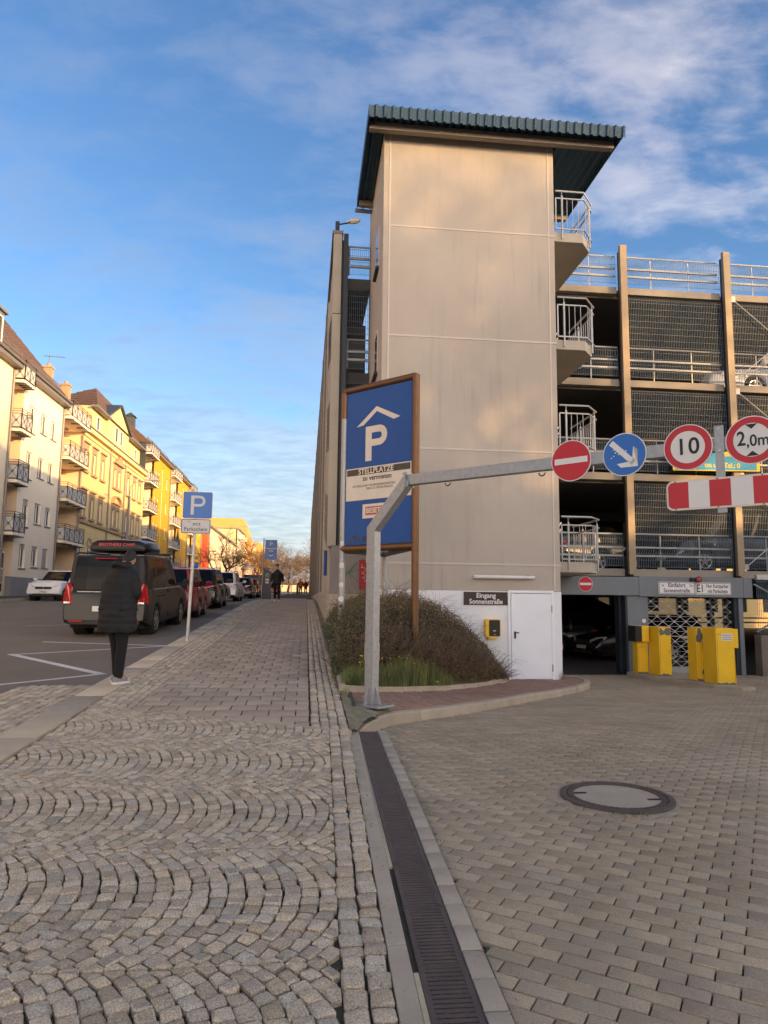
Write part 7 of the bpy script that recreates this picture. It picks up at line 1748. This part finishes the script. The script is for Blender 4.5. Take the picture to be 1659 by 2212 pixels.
def lamp(label, x, y, z0, zt_, reach, m='concrete_grey'):
    t = thing('street_lamp', label, 'street lamp', (x, y, z0), 0, 'street lamps across the road')
    b = MB(); b.tube([(x, y, z0), (x, y, zt_-1.2)], [.13, .085], 10); b.build('post', m, t, smooth=50)
    b = MB(); b.tube([(x, y, zt_-1.2), (x+.06, y, zt_-.5), (x+.3, y, zt_-.12), (x+reach*.6, y, zt_), (x+reach, y, zt_+.08)], .04, 8); b.build('arm', 'galv', t, smooth=60)
    b = MB(); b.loft([[(x+reach+s_, y+r1*math.cos(a), zt_+.10+r2*math.sin(a)) for a in [2*math.pi*i/10 for i in range(10)]] for s_, r1, r2 in ((-.05, .05, .05), (.1, .13, .07), (.45, .15, .08), (.75, .08, .05))]); b.build('lantern', 'galv_light', t, smooth=50)
lamp('tall street lamp with curved arm in front of the ornate house', -13.45, 55.0, gs(55), 10.3, 1.5)
lamp('distant street lamp beyond the yellow houses', -13.0, 118, gs(118), 13.2, 2.6)
b = MB(); b.tube([(-15.3, 113.2, gs(113)), (-15.3, 113.2, 13.5)], [.22, .16], 8); tag(b.build('mast', 'bark'), 'dark mast in front of the red stair shaft', 'mast')
# advertising column
t = thing('advertising_column', 'round advertising column with grey domed roof', 'advertising column', (-8.9, 110, gs(110)))
gz_ = gs(110)
b = MB(); b.tube([(-8.9, 110, gz_), (-8.9, 110, gz_+3.4)], .75, 24); b.build('drum', 'ad_poster', t, smooth=40)
b = MB(); b.loft([[(-8.9+r*math.cos(a), 110+r*math.sin(a), gz_+z) for a in [2*math.pi*i/24 for i in range(24)]] for r, z in ((.95, 3.4), (1.0, 3.5), (.95, 3.65), (.6, 4.1), (.2, 4.45), (.05, 4.6))]); b.build('dome', 'zinc', t, smooth=50)
plate([(-.3, -.5), (.3, -.5), (.3, .5), (-.3, .5)], frame((-8.8, 109.23, gz_+2.3), (1, 0, 0), (0, 0, 1)), 0, .01, 'poster', 'sign_white', t)
# bollards and a signal post at the far end
for i, x in enumerate((-2.1, -.95, .45)):
    b = MB(); b.tube([(x, 88, gs(88)), (x, 88, gs(88)+.95)], .05, 8); b.tube([(x, 88, gs(88)+.95), (x, 88, gs(88)+1.0)], [.06, .03], 8)
    tag(b.build('bollard', 'steel_dark'), ['thin dark bollard at the kerb beside the last parked cars', 'thin dark bollard in the middle of the far footway', 'thin dark bollard beside the end of the concrete wall'][i], 'bollard', 'bollards at the end of the footway')
t = thing('signal_post', 'thin white post with small signs at the far crossing', 'post', (-1.9, 96, gs(96)))
b = MB(); b.tube([(-1.9, 96, gs(96)), (-1.9, 96, gs(96)+3.4)], .06, 8); b.build('post', 'sign_white', t); b = MB(); b.box(-2.1, -1.7, 95.9, 95.94, gs(96)+1.9, gs(96)+2.6); b.build('plate', 'sign_white', t)
b = MB(); b.box(-1.15, -.85, 89.5, 89.8, gs(89), gs(89)+1.0); b.tube([(-1.0, 89.65, gs(89)+1.0), (-1.0, 89.65, gs(89)+1.12)], [.18, .12], 10); tag(b.build('litter_bin', 'clad_grey'), 'dark litter bin near the bollards', 'bin')
# grey bin by the mast
b = MB(); b.box(-12.9, -11.9, 104, 105, gs(104)+1.0, gs(104)+1.9); b.box(-12.5, -12.3, 104.4, 104.6, gs(104), gs(104)+1.0); tag(b.build('road_board', 'steel_dark'), 'dark road board in front of the pale block', 'sign')

# ------------------------------------------------------------------ trees
def make_tree(name, label, loc, h, spread, seed, levels=5, trunk_r=.22, twig=True, group=None, first=.28, droop=.0, tw=1.0):
    rnd = random.Random(seed); t = thing(name, label, 'tree', loc, 0, group); tr, cr_ = MB(), MB()
    def grow(p, d, L_, r, lv):
        n = 3 if lv < 3 else 2; pts = [p]; rs = [r]; q = p.copy(); dd = d.copy()
        for i in range(n):
            dd = (dd+Vector((rnd.gauss(0, .16), rnd.gauss(0, .16), rnd.gauss(.03, .10)-droop*lv*.04))).normalized(); q = q+dd*L_/n; pts.append(q.copy()); rs.append(r*(1-.42*(i+1)/n))
        (tr if lv < 2 else cr_).tube(pts, rs, 8 if lv == 0 else (5 if lv < 3 else 3), cap=lv == 0)
        if lv >= levels: return
        k = {0: 6, 1: 5, 2: 4, 3: 4}.get(lv, 3)
        for i in range(k):
            f = rnd.uniform(.35 if lv else .55, 1.0) if i else 1.0; j = min(n-1, int(f*n)); s_ = f*n-j; o = pts[j].lerp(pts[j+1], min(1, s_))
            az = rnd.uniform(0, 6.283) if lv else 6.283*i/k+rnd.uniform(-.4, .4); el = rnd.uniform(.45, .95) if lv else rnd.uniform(.5, .95)
            a = dd.orthogonal().normalized(); c = dd.cross(a); nd_ = (dd*math.cos(el)+(a*math.cos(az)+c*math.sin(az))*math.sin(el)*spread).normalized()
            grow(o, nd_, L_*rnd.uniform(.55, .8), max(r*.52*rnd.uniform(.8, 1.1), .006*tw), lv+1)
    grow(Vector(loc)-Vector((0, 0, .2)), Vector((rnd.gauss(0, .03), rnd.gauss(0, .03), 1)).normalized(), h*first+.2, trunk_r, 0)
    tr.build('trunk', 'bark', t, fix=False, smooth=60); stuff(cr_.build('crown', 'twig', t, fix=False))
    return t
for i, (x, y, h, lab) in enumerate(((-10.2, 92, 11, 'bare leafless tree before the pale block with wide low crown'), (-8.4, 122, 13, 'bare tree behind the advertising column'), (-6.0, 138, 14, 'bare twiggy tree past the parked row'), (-3.6, 150, 14, 'bare tree above the end of the parked cars'), (-7.5, 160, 17, 'tall bare tree behind the others down the street'), (-4.4, 176, 15, 'far bare tree closing the left row'))):
    make_tree('bare_tree', lab, (x, y, gs(y)), h, 1.15, 40+i, 5, .20, group='bare trees along the street', tw=2.6)
for i, (x, y, h, lab) in enumerate(((2.6, 112, 13, 'bare tree beyond the end of the concrete wall'), (4.2, 128, 16, 'larger bare tree behind the one at the wall end'), (1.6, 150, 14, 'distant bare tree on the right of the footway'), (5.5, 150, 18, 'tall bare tree far behind the car park'))):
    make_tree('bare_tree', lab, (x, y, gs(y)), h, 1.15, 60+i, 5, .2, group='bare trees along the street', tw=2.6)
# far hedge and wood closing the street
hg = MB(); random.seed(9)
for i in range(9000):
    x = random.uniform(-12, 14); y = random.uniform(185, 215); z = gs(y)+abs(random.gauss(0, 2.2)); leaf(hg, Vector((x, y, z)), random.uniform(.15, .4))
stuff(tag(hg.build('far_wood', 'twig', fix=False), 'brown mass of far trees closing the street', 'wood'))
b = MB(); b.box(-9, 14, 176, 176.4, gs(176), gs(176)+1.6); tag(b.build('far_wall', 'wall_pale'), 'low pale wall at the far end of the street', 'wall')

# ------------------------------------------------------------------ what stands behind the camera and throws the shade
sdir = Vector((to_sun.x, to_sun.y, 0)).normalized(); ldir = Vector((-sdir.y, sdir.x, 0))
if ldir.y < 0: ldir = -ldir
def atsl(s_, l_, z=0): p = sdir*s_+ldir*l_; return Vector((p.x, p.y, z))
gb = -.6
def back_block(s0, l0, l1, ztop, label, m='wall_pale', dep=10, roofh=2.0):
    c_ = atsl(s0+dep/2, (l0+l1)/2, gb); rz = math.atan2(ldir.y, ldir.x); h = thing('apartment_house', label, 'house', c_, rz); hl = (l1-l0)/2
    b = MB(); b.box(-hl, hl, -dep/2, dep/2, 0, ztop-gb); b.build('house_body', m, h, world=False)
    b = MB(); b.prism([(-dep/2-.4, ztop-gb), (dep/2+.4, ztop-gb), (0, ztop-gb+roofh)], lambda y, z: (-hl-.3, y, z), lambda y, z: (hl+.3, y, z)); b.build('roof', 'roof_tile', h, world=False)
    side = 1 if (Matrix.Rotation(rz, 3, 'Z') @ Vector((0, 1, 0))).dot(-sdir) > 0 else -1
    x = -hl+1.2
    while x < hl-1.2:
        z = 1.2
        while z < ztop-gb-1.5:
            b = MB(); b.box(x-.5, x+.5, side*dep/2-.02, side*dep/2+.04, z, z+1.3); f = b.build('window', 'window_white', h, world=False)
            b = MB(); b.box(x-.42, x+.42, side*dep/2-.02, side*dep/2+.05, z+.08, z+1.22); b.build('pane', 'pane_dark', f, world=False); z += 2.8
        x += 2.4
back_block(46, -70, 17.5, 10.4, 'long pale house behind the street on the sunny side', roofh=2.0)
back_block(47.3, 16.9, 70, 10.0, 'lower pale house behind the drive on the sunny side', roofh=1.6)
labs = ['bare tree in the yard nearest the drive', 'tallest bare tree of the yard', 'slender bare tree of the yard at the drive edge', 'bare tree of the yard beside the street', 'bare yard tree nearest the road', 'bare yard tree behind the tallest one', 'spreading bare tree between two yard trees', 'bare tree in the yard corner by the low house']
for i, (s_, l_, h) in enumerate(((40, 11.0, 25), (43, 14.5, 30), (37, 16.0, 25), (38, 8.0, 24), (44, 17.5, 27), (45, 12.0, 30))):
    p = atsl(s_, l_, gb); make_tree('yard_tree', labs[i], tuple(p), h, .95, 80+i, 5, .32, group='bare trees in the yard', tw=2.9, first=.36)
